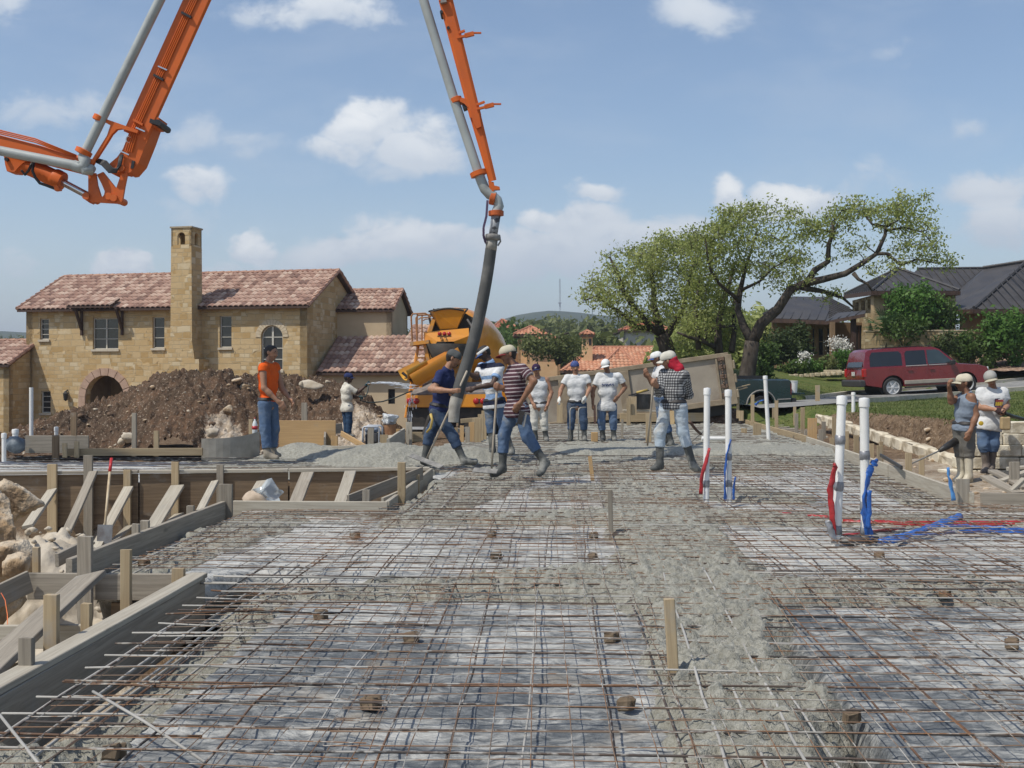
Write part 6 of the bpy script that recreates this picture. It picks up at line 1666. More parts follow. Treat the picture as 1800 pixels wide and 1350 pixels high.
 for h in h2: window(H, q0, q1 - q0, *h, 1, 2, .12, .07, .04, fm=mat('tan_frame', (.30, .22, .13), (.24, .17, .1), .6))
 q2 = P(1536, 650, 57.5); q2.z = 0
 dh = ((q2 - q1).length * .45, (q2 - q1).length * .85, .4, P(0, 572, 57.5).z)
 wall(H, q1, q2 - q1, (q2 - q1).length, .4, B_.z, .25, BR, [dh]); window(H, q1, q2 - q1, *dh, 2, 3, .12, .08, .04, fm=DKWOOD)
 for px, m_ in ((1463, BR), (1500, DKWOOD)): MB().beam(zz(P(px, 600, 53.8), .6), zz(P(px, 600, 53.8), P(px, 566 if px < 1480 else 558, 53.8).z), .22, .22, (0, 1, 0)).build('porch_post', m_, H)
 # right wing wall
 g0, g1 = P(1690, 650, 54.6), P(1990, 650, 54.2); g0.z = g1.z = 0; L = (g1 - g0).length; k = L / 300
 h3 = [((1662 + 15 - 1690 + 25) * k, (1700 - 1690) * k + .5, hz(575), hz(556)), ((1733 - 1690) * k, (1768 - 1690) * k, hz(580), hz(553))]
 wall(H, g0, g1 - g0, L, .4, B_.z + .6, .25, BR, h3[1:]); window(H, g0, g1 - g0, *h3[1], 2, 1, .15, .06, .04, fm=DKWOOD)
 # garden wall of buff stone, a thing apart
 a, b = P(1519, 640, 51.2), P(1712, 640, 50.6); a.z = b.z = 0; e = (b - a).normalized(); z1 = P(0, 583, 51).z
 W_ = empty('garden_wall', (a.x, a.y, 1.0), 'buff rubble garden wall behind the red car', 'wall')
 n_ = Vector((-e.y, e.x, 0)); L = (b - a).length
 mb = MB().obox(zz((a + b) / 2, (z1 + .4) / 2), e * (L / 2), n_ * .2, Vector((0, 0, (z1 - .4) / 2))); o = mb.build('masonry', ST, W_); wuv(o, e, None, None)
 for i in range(int(L / .5)):
  MB().obox(zz(a + e * (i * .5 + .25), z1 + .03), e * .243, n_ * .23, Vector((0, 0, random.uniform(.025, .04))), 0, .01).build('cap_stone', mat('cap_slab', (.44, .36, .24), (.36, .28, .18), .9, 5), W_)
 # low stone edging along the flower bed
 for i in range(16):
  p = P(1352 + i * 9.4, 664 - .6 * i, 49.0); mb = MB().obox(p, RX * .10 * random.uniform(.8, 1.05), FW * .12, Vector((0, 0, random.uniform(.06, .10))), 0, .02)
  tag(mb.build('edging_stone', mat('edging_lime', (.52, .44, .30), (.40, .33, .22), .9, 6), loc=p, wobble=.008), 'tan edging stone between the lawn and the flower bed', 'stone', 'edging stones of the flower bed')
 for x0, x1, y in ((1449, 1478, 655), (1478, 1493, 657)):
  p, q = P(x0, y, 49.3), P(x1, y, 49.3); tag(MB().obox((p + q) / 2, (q - p) / 2.05, FW * .2, Vector((0, 0, .12)), 0, .02).build('edging_block', MATS['edging_lime'], loc=p), 'large flat block at the right end of the flower bed edging' if x0 > 1460 else 'long flat block left of the last edging block', 'stone', 'edging blocks of the flower bed')
 for i in range(7): pass
slate_house()
def right_plants():
 S = [(1608, 545, 50, 46, 51.8, BRIL, 'tall bright green shrub tree over the garden wall', 90, .10, 22, .2), (1650, 555, 38, 36, 52, MIDL, 'rounded shrub right of the tall bright one', 50, .1, 20, .2), (1590, 582, 46, 22, 50.8, MIDL, 'dark green shrub under the tall bright one', 44, .09, 20, .16),
   (1772, 585, 44, 38, 50, BRIL, 'large leafy shrub by the brown wall at the right edge', 70, .11, 22, .2), (1745, 612, 30, 26, 50.5, MIDL, 'dark bush left of the large leafy shrub', 40, .09, 20, .17), (1700, 608, 30, 24, 50.2, MIDL, 'bush at the right end of the garden wall', 40, .09, 20, .16), (1660, 604, 26, 22, 49.3, DEEPL, 'dark creeper bush against the garden wall', 30, .08, 20, .14),
   (1735, 640, 20, 18, 50, MIDL, 'small bush behind the red car bonnet', 22, .08, 18, .12), (1785, 632, 18, 10, 50, BRIL, 'low plant in the bark bed at the right edge', 12, .08, 16, .12),
   (1372, 610, 30, 34, 52, DEEPL, 'dark tall bush left of the slate-roofed house', 50, .10, 20, .18), (1400, 600, 24, 30, 53, DEEPL, 'dark bush before the left wing windows', 36, .1, 20, .16), (1345, 625, 22, 26, 50.5, MIDL, 'green bush right behind the oak trunk', 36, .09, 20, .15),
   (1392, 645, 30, 12, 50, MIDL, 'low bed plants at the left of the flower bed', 26, .07, 20, .11), (1430, 640, 20, 14, 50.3, BRIL, 'low bright bush in the flower bed', 20, .07, 20, .1), (1458, 638, 18, 13, 50.5, OLIVE, 'brownish bush in the flower bed', 18, .07, 20, .1), (1482, 630, 16, 18, 51, BRIL, 'bright bush beside the porch post', 22, .07, 20, .11),
   (1412, 630, 12, 10, 49.9, WHITEF, 'little white-flowered plant in the flower bed', 10, .05, 14, .1), (1478, 607, 18, 18, 52.2, WHITEF, 'white blossoming shrub in front of the porch', 24, .055, 15, .13), (1340, 655, 16, 16, 42, MIDL, 'weedy bush at the foot of the big oak', 16, .08, 18, .12)]
 for q in S: shrub(*q)
 # fan palm among the shrubs
 b = P(1556, 612, 51.0); e = empty('fan_palm', b, 'small fan palm with stiff fronds above the garden wall', 'palm')
 MB().tube([b, P(1560, 580, 51)], [.13, .10], 8).build('trunk', BARK, e, smooth=True)
 c = P(1560, 578, 51); mb = MB()
 for i in range(26):
  az = random.uniform(0, 6.28); el = random.uniform(-.25, 1.3); dv = Vector((math.cos(az) * math.cos(el), math.sin(az) * math.cos(el), math.sin(el))); L = random.uniform(.5, .8); m0 = c + dv * L
  mb.tube([c, m0], [.014, .009], 4)
  s = dv.cross(Vector((0, 0, 1))).normalized(); u = s.cross(dv)
  for k in range(9):
   an = (k - 4) * .28; q = dv * math.cos(an) + s * math.sin(an); tip = m0 + q * .55 + Vector((0, 0, -.10 * abs(k - 4) / 4)); w = s * math.cos(an) * .025 - dv * math.sin(an) * .025
   mb.add([m0, m0 + q * .25 + w + u * .01, tip, m0 + q * .25 - w], [(0, 1, 2, 3)])
 mb.build('fronds', leaf_mat('palm_frond', (.05, .10, .03), (.07, .13, .04), (.1, .17, .05), .2), e)
 # bark-chip bed at the right edge
 c = P(1780, 640, 49.8); xs = np.linspace(-2.4, 6, 70); ys = np.linspace(-1.2, 4, 40); x, y, f = grid(xs, ys); p = np.stack([x, y, x * 0], 1)
 z = c.z - .30 + .16 * (y + 1.2) * sst(x, -2.4, .6) + .12 * (vnoise(p, 4, 4, .65) - .5)
 tag(npmesh('bark_bed', np.stack([x + c.x, y + c.y, z], 1), f, mat('bark_chips', (.34, .22, .15), (.17, .11, .08), .95, 9, 6, .35, .65, .9, 30, .03, spec=.1, c3=(.46, .36, .27), s3=7), loc=(c.x, c.y, c.z)), 'bed of brown bark and stones on the slope at the right edge', 'bark bed', kind='structure')
 # grass blades of the lawn
 n = 42000
 y = 19 + 28 * rng.random(n) ** 1.3; x = bank_x(y) + .05 + rng.random(n) * (y * .52 - bank_x(y) + 1.5).clip(.5)
 k = (y < road_edge(x, RF)[0] - .25) | (y > road_edge(x, RB)[0] + .25); x, y = x[k], y[k]
 patch = vnoise(np.stack([x, y, x * 0], 1), .8, 3); k = patch + rng.random(len(x)) * .4 > .52; x, y = x[k], y[k]; n = len(x)
 z = ground_z(x, y); h = rng.uniform(.02, .06, n); w = .010 + .004 * y / 20; a = rng.random(n) * 6.28; lx, ly = rng.normal(0, .03, n), rng.normal(0, .03, n)
 V = np.stack([np.stack([x - w * np.cos(a), y - w * np.sin(a), z - .01], 1), np.stack([x + w * np.cos(a), y + w * np.sin(a), z - .01], 1), np.stack([x + lx, y + ly, z + h], 1)], 1).reshape(-1, 3)
 tag(npmesh('grass', V, np.arange(3 * n).reshape(-1, 3), leaf_mat('grass_blade', (.07, .10, .025), (.115, .15, .04), (.20, .20, .08), .3), smooth=False, attrs={'tint': ('FACE', 'FLOAT', np.clip(vnoise(np.stack([x, y, x * 0], 1), .6, 3) + rng.normal(0, .15, n), 0, 1))}), 'short green grass of the lawn beside the street', 'grass', kind='stuff')
 # roots, clods and stones on the cut bank
 for i in range(70):
  yy = random.uniform(12, 31); xx = float(bank_x(np.array(yy))) - random.uniform(.0, .45); zz_ = float(ground_z(np.array([xx]), np.array([yy]))[0])
  rock((xx, yy, zz_), random.uniform(.03, .11), i + 90, 'clod or stone on the cut earth bank', (1, 1, .75), random.choice((LIME, mat('clod', (.17, .11, .07), (.10, .065, .04), .95, 6))), 2, .5, 'clods on the cut bank', 'clod', 'clod')
 for i in range(26):
  yy = random.uniform(12.5, 22); xx = random.uniform(5.3, 6.6); zz_ = float(ground_z(np.array([xx]), np.array([yy]))[0])
  rock((xx, yy, zz_), random.uniform(.03, .10), i + 190, 'stone lying in the right trench', (1.1, 1, .7), LIME, 2, .5, 'stones in the right trench')
right_plants()
# ------------------------------------------------------------------ vehicles
def paint(name, c, c2=None, rough=.3, coat=.6):
 return mat(name, c, c2 or tuple(x * .86 for x in c), rough, 3, 4, .3, .7, 0, spec=.5, coat=coat)
RUBBER = mat('tyre_rubber', (.020, .020, .021), (.035, .034, .033), .85, 9, 3)
ALLOY = mat('silver_alloy', (.60, .60, .60), (.50, .50, .50), .4, 5, metal=.1)
BLK = mat('black_trim', (.022, .022, .023), (.03, .03, .03), .55, 5)
REDL = mat('red_lens', (.42, .015, .015), (.30, .01, .01), .2, 8, spec=.6)
AMBER = mat('amber_lens', (.6, .22, .02), (.5, .16, .02), .25, 8)
CLEARL = mat('clear_lens', (.62, .62, .60), (.5, .5, .5), .15, 8, spec=.6)
TINT = mat('tinted_glass', (.012, .014, .016), (.016, .018, .02), .06, 1, bump=0, spec=.7)
CHROME = mat('chrome', (.62, .62, .62), (.5, .5, .5), .15, 4, metal=.9, bump=0)
def body_shell(stations, prof, frame):
 """loft: stations (x, z_low, z_belt, z_top, half width low, half belt, half top) -> rounded car body rings; frame maps (x, y, z) to world"""
 V, F = [], []
 n = None
 for st in stations:
  ring = prof(*st); n = len(ring); V += [frame(st[0], y, z) for y, z in ring]
 for i in range(len(stations) - 1):
  for k in range(n):
   a, b = i * n + k, i * n + (k + 1) % n
   F.append((a, b, b + n, a + n))
 F.append(tuple(range(n - 1, -1, -1))); L = (len(stations) - 1) * n; F.append(tuple(range(L, L + n)))
 return V, F
def wheel(parent, c, ax, r, w, rimm=None, spokes=6, fr=.66):
 ax = Vector(ax).normalized(); c = Vector(c)
 t = MB().lathe([(r * .70, -w / 2), (r * .93, -w / 2), (r, -w * .36), (r, w * .36), (r * .93, w / 2), (r * .70, w / 2)], c, ax, 32, caps=False)
 e = t.build('wheel', RUBBER, parent, smooth=True, sharp=35)
 rm = MB().lathe([(r * .70, -w * .42), (r * .70, w * .46), (r * .64, w * .46), (r * .60, w * .20), (0, w * .20)], c, ax, 32, caps=False)
 _, s, u = basis(ax)
 for k in range(spokes):
  an = 2 * math.pi * k / spokes; d = s * math.cos(an) + u * math.sin(an); q = s * -math.sin(an) + u * math.cos(an)
  rm.prism([c + ax * (w * .40) + d * r * .10 + q * r * .09, c + ax * (w * .40) + d * r * .10 - q * r * .09, c + ax * (w * .44) + d * r * .63 - q * r * .06, c + ax * (w * .44) + d * r * .63 + q * r * .06], -ax * .04)
 rm.lathe([(r * .17, 0), (r * .17, w * .45), (r * .1, w * .5), (0, w * .5)], c, ax, 14)
 rm.build('rim', rimm or ALLOY, e, smooth=True, sharp=30)
 MB().lathe([(r * .60, w * .10), (0, w * .10)], c, ax, 20).build('brake_disc', BLK, e)
 return e
def side_panel_car():
 # big red estate car, nose to the right, climbing a little
 d = 43.6; slope = .05
 ex = (RX + FW * .06 + Vector((0, 0, slope))).normalized(); ey = (FW - ex * FW.dot(ex)).normalized(); ez = ex.cross(ey)
 o = P(1517, 701, d) + ey * .0                       # below the rear bumper, near side
 K = 5.28 / 5.22
 def fr(x, y, z): return o + ex * x + ey * y + ez * z
 e = empty('red_car', fr(2.6, 1, 0), 'red sport utility car parked on the street, facing right', 'car')
 RP = paint('red_paint', (.175, .008, .012), (.15, .007, .011), .25)
 W_ = 2.0
 # side outline (x, z) of lower body with wheel arches, extruded and rounded by a loft across the width
 def arch(xc, r, z0): return [(xc - r * math.cos(t), z0 + r * math.sin(t)) for t in np.linspace(0, math.pi, 11)]
 xr, xf, ra = 1.22, 4.22, .475
 low = [(.12, .52)] + arch(xr, ra, .40) + arch(xf, ra, .40) + [(5.08, .42), (5.16, .62), (5.17, .86), (5.10, 1.02), (4.75, 1.13), (4.0, 1.20), (3.80, 1.21), (.14, 1.19), (.07, 1.0), (.05, .75)]
 def extr(poly, insets, name, m_, par, y0=0, y1=W_):
  """extrude a side outline through the width; insets: (fraction, shrink) near both sides round the shoulder"""
  n = len(poly); V = []
  cx = sum(p[0] for p in poly) / n; cz = sum(p[1] for p in poly) / n
  ys = [(y0, .05), (y0 + .05, .012), (y0 + .14, 0), (y1 - .14, 0), (y1 - .05, .012), (y1, .05)]
  for y, k in ys:
   V += [fr(cx + (x - cx) * (1 - k * .35), y, cz + (z - cz) * (1 - k) if z > cz else z) for x, z in poly]
  F = [(j * n + i, j * n + (i + 1) % n, (j + 1) * n + (i + 1) % n, (j + 1) * n + i) for j in range(5) for i in range(n)]
  F += [tuple(range(n - 1, -1, -1)), tuple(range(5 * n, 6 * n))]
  return MB().add(V, F).build(name, m_, par, smooth=True, sharp=32)
 body = extr(low, 0, 'body', RP, e)
 # glasshouse
 cab = [(.10, 1.17), (.15, 1.45), (.24, 1.84), (.36, 1.93), (1.2, 1.96), (2.4, 1.96), (3.0, 1.93), (3.22, 1.85), (3.92, 1.19)]
 def cabf():
  V = []; n = len(cab); ys = [(.03, 0), (.035, .001), (.10, .3), (.22, 1), (W_ - .22, 1), (W_ - .10, .3), (W_ - .035, .001), (W_ - .03, 0)]
  for y, k in ys:
   for x, z in cab:
    up = (z - 1.17) / .76; side = .14 * up
    yy = y + side * (1 - abs(y - W_ / 2) / (W_ / 2)) * 0 + (side if y < W_ / 2 else -side)
    V.append(fr(x, yy, z if k >= 1 else z - (.035 * (1 - k) if z > 1.75 else 0)))
  F = [(j * n + i, j * n + (i + 1) % n, (j + 1) * n + (i + 1) % n, (j + 1) * n + i) for j in range(len(ys) - 1) for i in range(n)] + [tuple(range(n - 1, -1, -1)), tuple(range((len(ys) - 1) * n, len(ys) * n))]
  return MB().add(V, F).build('cabin', RP, e, smooth=True, sharp=28)
 cabf()
 def sy(z): return .03 + .14 * (z - 1.17) / .76       # near-side surface depth at height z
 def win(poly, name, m_=TINT, out=.012, th=.02, par=e):
  return MB().prism([fr(x, sy(z) - out, z) for x, z in poly], ey * th).build(name, m_, par)
 # doors with their windows and handles
 for nm, x0, x1, wp in (('rear', 1.78, 2.66, [(1.80, 1.22), (2.64, 1.24), (2.62, 1.80), (1.88, 1.80), (1.80, 1.70)]), ('front', 2.70, 3.72, [(2.70, 1.24), (3.70, 1.25), (3.66, 1.32), (3.20, 1.76), (3.06, 1.80), (2.70, 1.80)])):
  z0 = .50
  pl = [(x0, z0), (x1 - (.0 if nm == 'rear' else .0), z0), (x1, 1.17), (x0, 1.17)] if nm == 'front' else [(x0 + .05, z0), (x1, z0), (x1, 1.17), (x0, 1.17), (x0, .86), (x0 + .05, .8)]
  dr = MB().prism([fr(x, -.006, z) for x, z in pl], ey * .03).build('door', RP, e)
  MB().obox(fr((x0 + .14) if nm == 'front' else x0 + .17, -.03, 1.03), ex * .10, ey * .018, ez * .02, 0, .008).build('handle', RP, dr)
  w = win(wp, 'window', TINT if nm == 'rear' else mat('light_tint', (.03, .045, .05), (.05, .07, .075), .06, .8, bump=0, spec=.7), par=dr)
  MB().obox(fr((x0 + x1) / 2, -.012, 1.205), ex * ((x1 - x0) / 2), ey * .012, ez * .012).build('chrome_strip', CHROME, dr)
 win([(.36, 1.24), (1.66, 1.24), (1.66, 1.70), (1.56, 1.80), (.48, 1.80), (.38, 1.62)], 'side_window')
 # rear window, seen edge-on at the left
 MB().prism([fr(.10 - .012, .16, 1.24), fr(.10 - .012, W_ - .16, 1.24), fr(.28, W_ - .3, 1.76), fr(.28, .3, 1.76)], -ex * .015).build('rear_window', TINT, e)
 MB().prism([fr(3.96, .2, 1.22), fr(3.96, W_ - .2, 1.22), fr(3.33, W_ - .26, 1.80), fr(3.33, .26, 1.80)], ex * .02).build('windscreen', TINT, e)
 # lower trim, bumpers, lamps
 MB().obox(fr(2.72, -.012, .56), ex * 1.02, ey * .03, ez * .075, 0, .015).build('side_cladding', mat('tan_cladding', (.33, .29, .24), (.27, .24, .2), .5, 4), e)
 MB().obox(fr(2.72, .0, .36), ex * 1.0, ey * .09, ez * .03, 0, .01).build('running_board', BLK, e)
 MB().obox(fr(.02, W_ / 2, .60), ex * .14, ey * (W_ / 2 + .01), ez * .14, 0, .05).build('rear_bumper', mat('dark_bumper', (.035, .033, .034), (.05, .048, .048), .6), e)
 MB().obox(fr(5.12, W_ / 2, .56), ex * .12, ey * (W_ / 2 - .02), ez * .16, 0, .05).build('front_bumper', RP, e)
 MB().obox(fr(.12, .06, 1.0), ex * .09, ey * .075, ez * .17, 0, .03).build('tail_light', REDL, e)
 MB().obox(fr(.12, W_ - .06, 1.0), ex * .09, ey * .075, ez * .17, 0, .03).build('tail_light', REDL, e)
 MB().obox(fr(5.06, .16, .93), ex * .10, ey * .13, ez * .09, 0, .03).build('headlight', CLEARL, e)
 MB().obox(fr(5.06, W_ - .16, .93), ex * .10, ey * .13, ez * .09, 0, .03).build('headlight', CLEARL, e)
 MB().obox(fr(.03, W_ / 2, .98), ex * .012, ey * .16, ez * .08).build('number_plate', CLEARL, e)
 for y in (.30, W_ - .30):
  r = MB().beam(fr(.55, y, 1.965), fr(2.95, y, 1.965), .045, .03)
  for x in (.6, 1.75, 2.9): r.beam(fr(x, y, 1.92), fr(x, y, 1.965), .04, .04, ex)
  r.build('roof_rail', BLK, e)
 MB().obox(fr(3.62, -.14, 1.26), ex * .09, ey * .10, ez * .09, 0, .03).build('wing_mirror', BLK, e)
 MB().obox(fr(3.62, W_ + .14, 1.26), ex * .09, ey * .10, ez * .09, 0, .03).build('wing_mirror', BLK, e)
 MB().tube([fr(4.35, .25, 1.16), fr(4.1, .25, 1.19), fr(3.6, .3, 1.25)], .02, 6).build('wiper', BLK, e)
 for x in (xr, xf):
  for y, s in ((.10, -1), (W_ - .10, 1)):
   wheel(e, fr(x, y, .385), ey * s, .385, .25)
  MB().lathe([(.46, 0), (.46, 1.6)], fr(x, .2, .42), ey, 20).build('wheel_well', BLK, e)
side_panel_car()
def pickup():
 d = 36.0; ex = (RX * .985 + FW * .17).normalized(); ex.z = 0; ey = Vector((-ex.y, ex.x, 0)); ez = Vector((0, 0, 1))
 # x runs toward the tail; the tail is at the right of the picture
 tail = P(1392, 700, d); zg = P(1350, 716, d).z - .36
 o = Vector((tail.x, tail.y, zg)) - ey * .0
 def fr(x, y, z): return o + ex * (x - 5.3) + ey * y + ez * z
 e = empty('pickup', fr(3, .9, 0), 'dark green pickup with its tail beside the trailer, a white bucket on its tailgate', 'pickup')
 GP = paint('dark_green_paint', (.006, .028, .030), (.008, .022, .024), .3)
 W_ = 1.9
 def arch(xc, r, z0): return [(xc - r * math.cos(t), z0 + r * math.sin(t)) for t in np.linspace(0, math.pi, 9)]
 low = [(.05, .45)] + arch(1.0, .45, .42) + arch(4.25, .45, .42) + [(5.25, .50), (5.30, .7), (5.28, 1.22), (5.2, 1.27), (3.1, 1.27), (3.1, 1.10), (1.5, 1.10), (.25, 1.02), (.05, .8)]
 V = []; n = len(low); ys = [(0, .05), (.06, .01), (.16, 0), (W_ - .16, 0), (W_ - .06, .01), (W_, .05)]
 for y, k in ys: V += [fr(x, y, z * (1 - k * .5) if z > .9 else z) for x, z in low]
 # closed shell; a dark sheet on top stands in for the bed's shaded hollow
 F = [(j * n + i, j * n + (i + 1) % n, (j + 1) * n + (i + 1) % n, (j + 1) * n + i) for j in range(5) for i in range(n)] + [tuple(range(n - 1, -1, -1)), tuple(range(5 * n, 6 * n))]
 MB().add(V, F).build('body', GP, e, smooth=True, sharp=30)
 MB().obox(fr(4.15, W_ / 2, 1.275), ex * 1.0, ey * (W_ / 2 - .12), ez * .012).build('bed_shade_sheet', BLK, e)
 mb = MB().obox(fr(4.15, W_ - .05, 1.33), ex * 1.05, ey * .04, ez * .06); mb.obox(fr(3.12, W_ / 2, 1.36), ex * .03, ey * (W_ / 2 - .05), ez * .10); mb.build('bed_rail', BLK, e)
 cab = [(1.45, 1.08), (3.08, 1.08), (3.08, 1.6), (2.95, 1.78), (2.2, 1.80), (2.0, 1.76)]
 V = []; n = len(cab)
 for y in (.08, .22, W_ - .22, W_ - .08): V += [fr(x, y, z - (.03 if y in (.08, W_ - .08) and z > 1.5 else 0)) for x, z in cab]
 F = [(j * n + i, j * n + (i + 1) % n, (j + 1) * n + (i + 1) % n, (j + 1) * n + i) for j in range(3) for i in range(n)] + [tuple(range(n - 1, -1, -1)), tuple(range(3 * n, 4 * n))]
 MB().add(V, F).build('cab', GP, e, smooth=True, sharp=30)
 MB().prism([fr(x, .07, z) for x, z in ((1.75, 1.15), (2.9, 1.15), (2.85, 1.62), (2.1, 1.64))], ey * .02).build('side_window', TINT, e)
 MB().obox(fr(5.27, .07, .95), ex * .03, ey * .07, ez * .20, 0, .015).build('tail_light', REDL, e)
 MB().obox(fr(5.27, W_ - .07, .95), ex * .03, ey * .07, ez * .20, 0, .015).build('tail_light', REDL, e)
 MB().obox(fr(5.58, W_ / 2, .80), ex * .28, ey * .72, ez * .03, 0, .01).build('tailgate', GP, e)
 MB().obox(fr(5.38, W_ / 2, .56), ex * .10, ey * (W_ / 2 - .03), ez * .10, 0, .03).build('rear_bumper', BLK, e)
 st = mat('pale_trim', (.30, .28, .25), (.24, .22, .2), .5)
 pts = [fr(4.25 - .50 * math.cos(t), -.012, .42 + .50 * math.sin(t)) for t in np.linspace(.05, math.pi - .05, 14)]
 MB().tube(pts, .022, 6).build('arch_trim', st, e); MB().beam(fr(4.8, -.01, .62), fr(5.25, -.01, .64), .02, .03).build('side_trim', st, e)
 for x in (1.0, 4.25):
  for y, s in ((.12, -1), (W_ - .12, 1)): wheel(e, fr(x, y, .37), ey * s, .37, .24, mat('grey_wheel', (.20, .20, .2), (.14, .14, .14), .5), 5)
 b = fr(5.52, .42, .83)
 q = empty('white_bucket', b, 'white plastic bucket on the tailgate of the green pickup', 'bucket')
 MB().lathe([(.135, 0), (.155, .36), (.165, .365), (.165, .39), (.15, .392), (.148, .37), (.13, .03), (0, .03)], b, (0, 0, 1), 20).build('body', PVC, q, smooth=True, sharp=40)
 MB().tube([b + Vector((.16 * math.cos(t), -.16 * abs(math.sin(t)) * .3 - .02, .36 - .14 * math.sin(t))) for t in np.linspace(0, math.pi, 9)], .006, 5).build('handle', ALLOY, q)
pickup()
def trailer():
 """tan steel dump body, tilted, seen from the side"""
 TS = mat('tan_steel', (.33, .285, .225), (.28, .24, .19), .7, 1.6, 6, .35, .7, .15, 30, .004, spec=.3, c3=(.24, .195, .15), s3=1.2)
 TD = mat('tan_steel_rail', (.30, .245, .17), (.22, .17, .115), .75, 4, 5, .3, .7, .3, 30, .006, spec=.3)
 a_t, a_b = P(1288, 618, 32.5), P(1290, 703, 32.5)         # near right end, top and bottom
 b_t, b_b = P(925, 668, 33.2), P(925, 768, 33.2)
 Rt = (a_t - b_t); ex = Rt.normalized(); up = (a_t - a_b); up = (up - ex * up.dot(ex)); H = up.length; ez = up.normalized(); ey = ez.cross(ex).normalized()
 if ey.dot(FW) < 0: ey = -ey
 Lg = Rt.length; Wd = 2.3
 e = empty('dump_trailer', a_b - ex * Lg * .5, 'tan steel dump trailer tilted behind the standing crew', 'trailer')
 def fr(x, y, z): return a_b - ex * (Lg - x) + ey * y + ez * z
 def slab(x0, x1, y0, y1, z0, z1, name, m_, ch=0): return MB().obox(fr((x0 + x1) / 2, (y0 + y1) / 2, (z0 + z1) / 2), ex * (x1 - x0) / 2, ey * (y1 - y0) / 2, ez * (z1 - z0) / 2, 0, ch).build(name, m_, e)
 slab(0, Lg, 0, .05, 0, H - .1, 'side_panel', TS); slab(0, Lg, Wd - .05, Wd, 0, H - .1, 'side_panel', TS); slab(0, Lg, .05, Wd - .05, 0, .08, 'floor', TD); slab(0, .06, .05, Wd - .05, .08, H - .1, 'front_panel', TS)
 slab(-.02, Lg + .02, -.07, .09, H - .13, H, 'top_rail', TD, .01); slab(-.02, Lg + .02, Wd - .09, Wd + .07, H - .13, H, 'top_rail', TD, .01)
 slab(0, Lg, -.05, 0, -.10, .06, 'bottom_rail', TD, .01)
 for px in (1105, 1000):
  u = Lg * (px - 925) / 363 ; u = Lg - (1288 - px) / 363 * Lg
  slab(u - .16, u + .16, -.08, 0, 0, H - .13, 'side_post', TD, .01)
 # tailgate end: corner post, hinges and chains
 slab(Lg - .10, Lg + .10, -.09, .06, -.12, H - .06, 'corner_post', TD, .01); slab(Lg - .38, Lg - .33, -.06, 0, 0, H - .14, 'end_rib', TD)
 slab(Lg + .02, Lg + .08, .06, Wd - .06, .0, H - .1, 'tailgate', TS)
 for z in (.12, .38, .66, .94, 1.18): slab(Lg - .31, Lg - .12, -.10, -.04, z, z + .12, 'latch', mat('rusty_latch', (.16, .10, .065), (.09, .06, .045), .8, 9), .01)
 for z in (.05, .5, .9): slab(Lg + .10, Lg + .17, -.12, .02, z, z + .26, 'hinge', TD, .02)
 mb = MB()
 for k in range(10): mb.lathe([(.018, -.03), (.03, 0), (.018, .03)], fr(Lg - .22, -.12, H - .2 - k * .075), ez, 8)
 mb.build('chain', MATS['rusty_latch'], e)
 # wheels and chassis, mostly hidden by the forms and the heap
 slab(.5, Lg - .3, .5, Wd - .5, -.42, -.08, 'chassis', BLK)
 for x in (Lg * .30, Lg * .42):
  for y, s in ((.12, -1), (Wd - .12, 1)): wheel(e, fr(x, y, -.42), ey * s, .42, .28, mat('grey_wheel', (.2, .2, .2)), 5)
trailer()
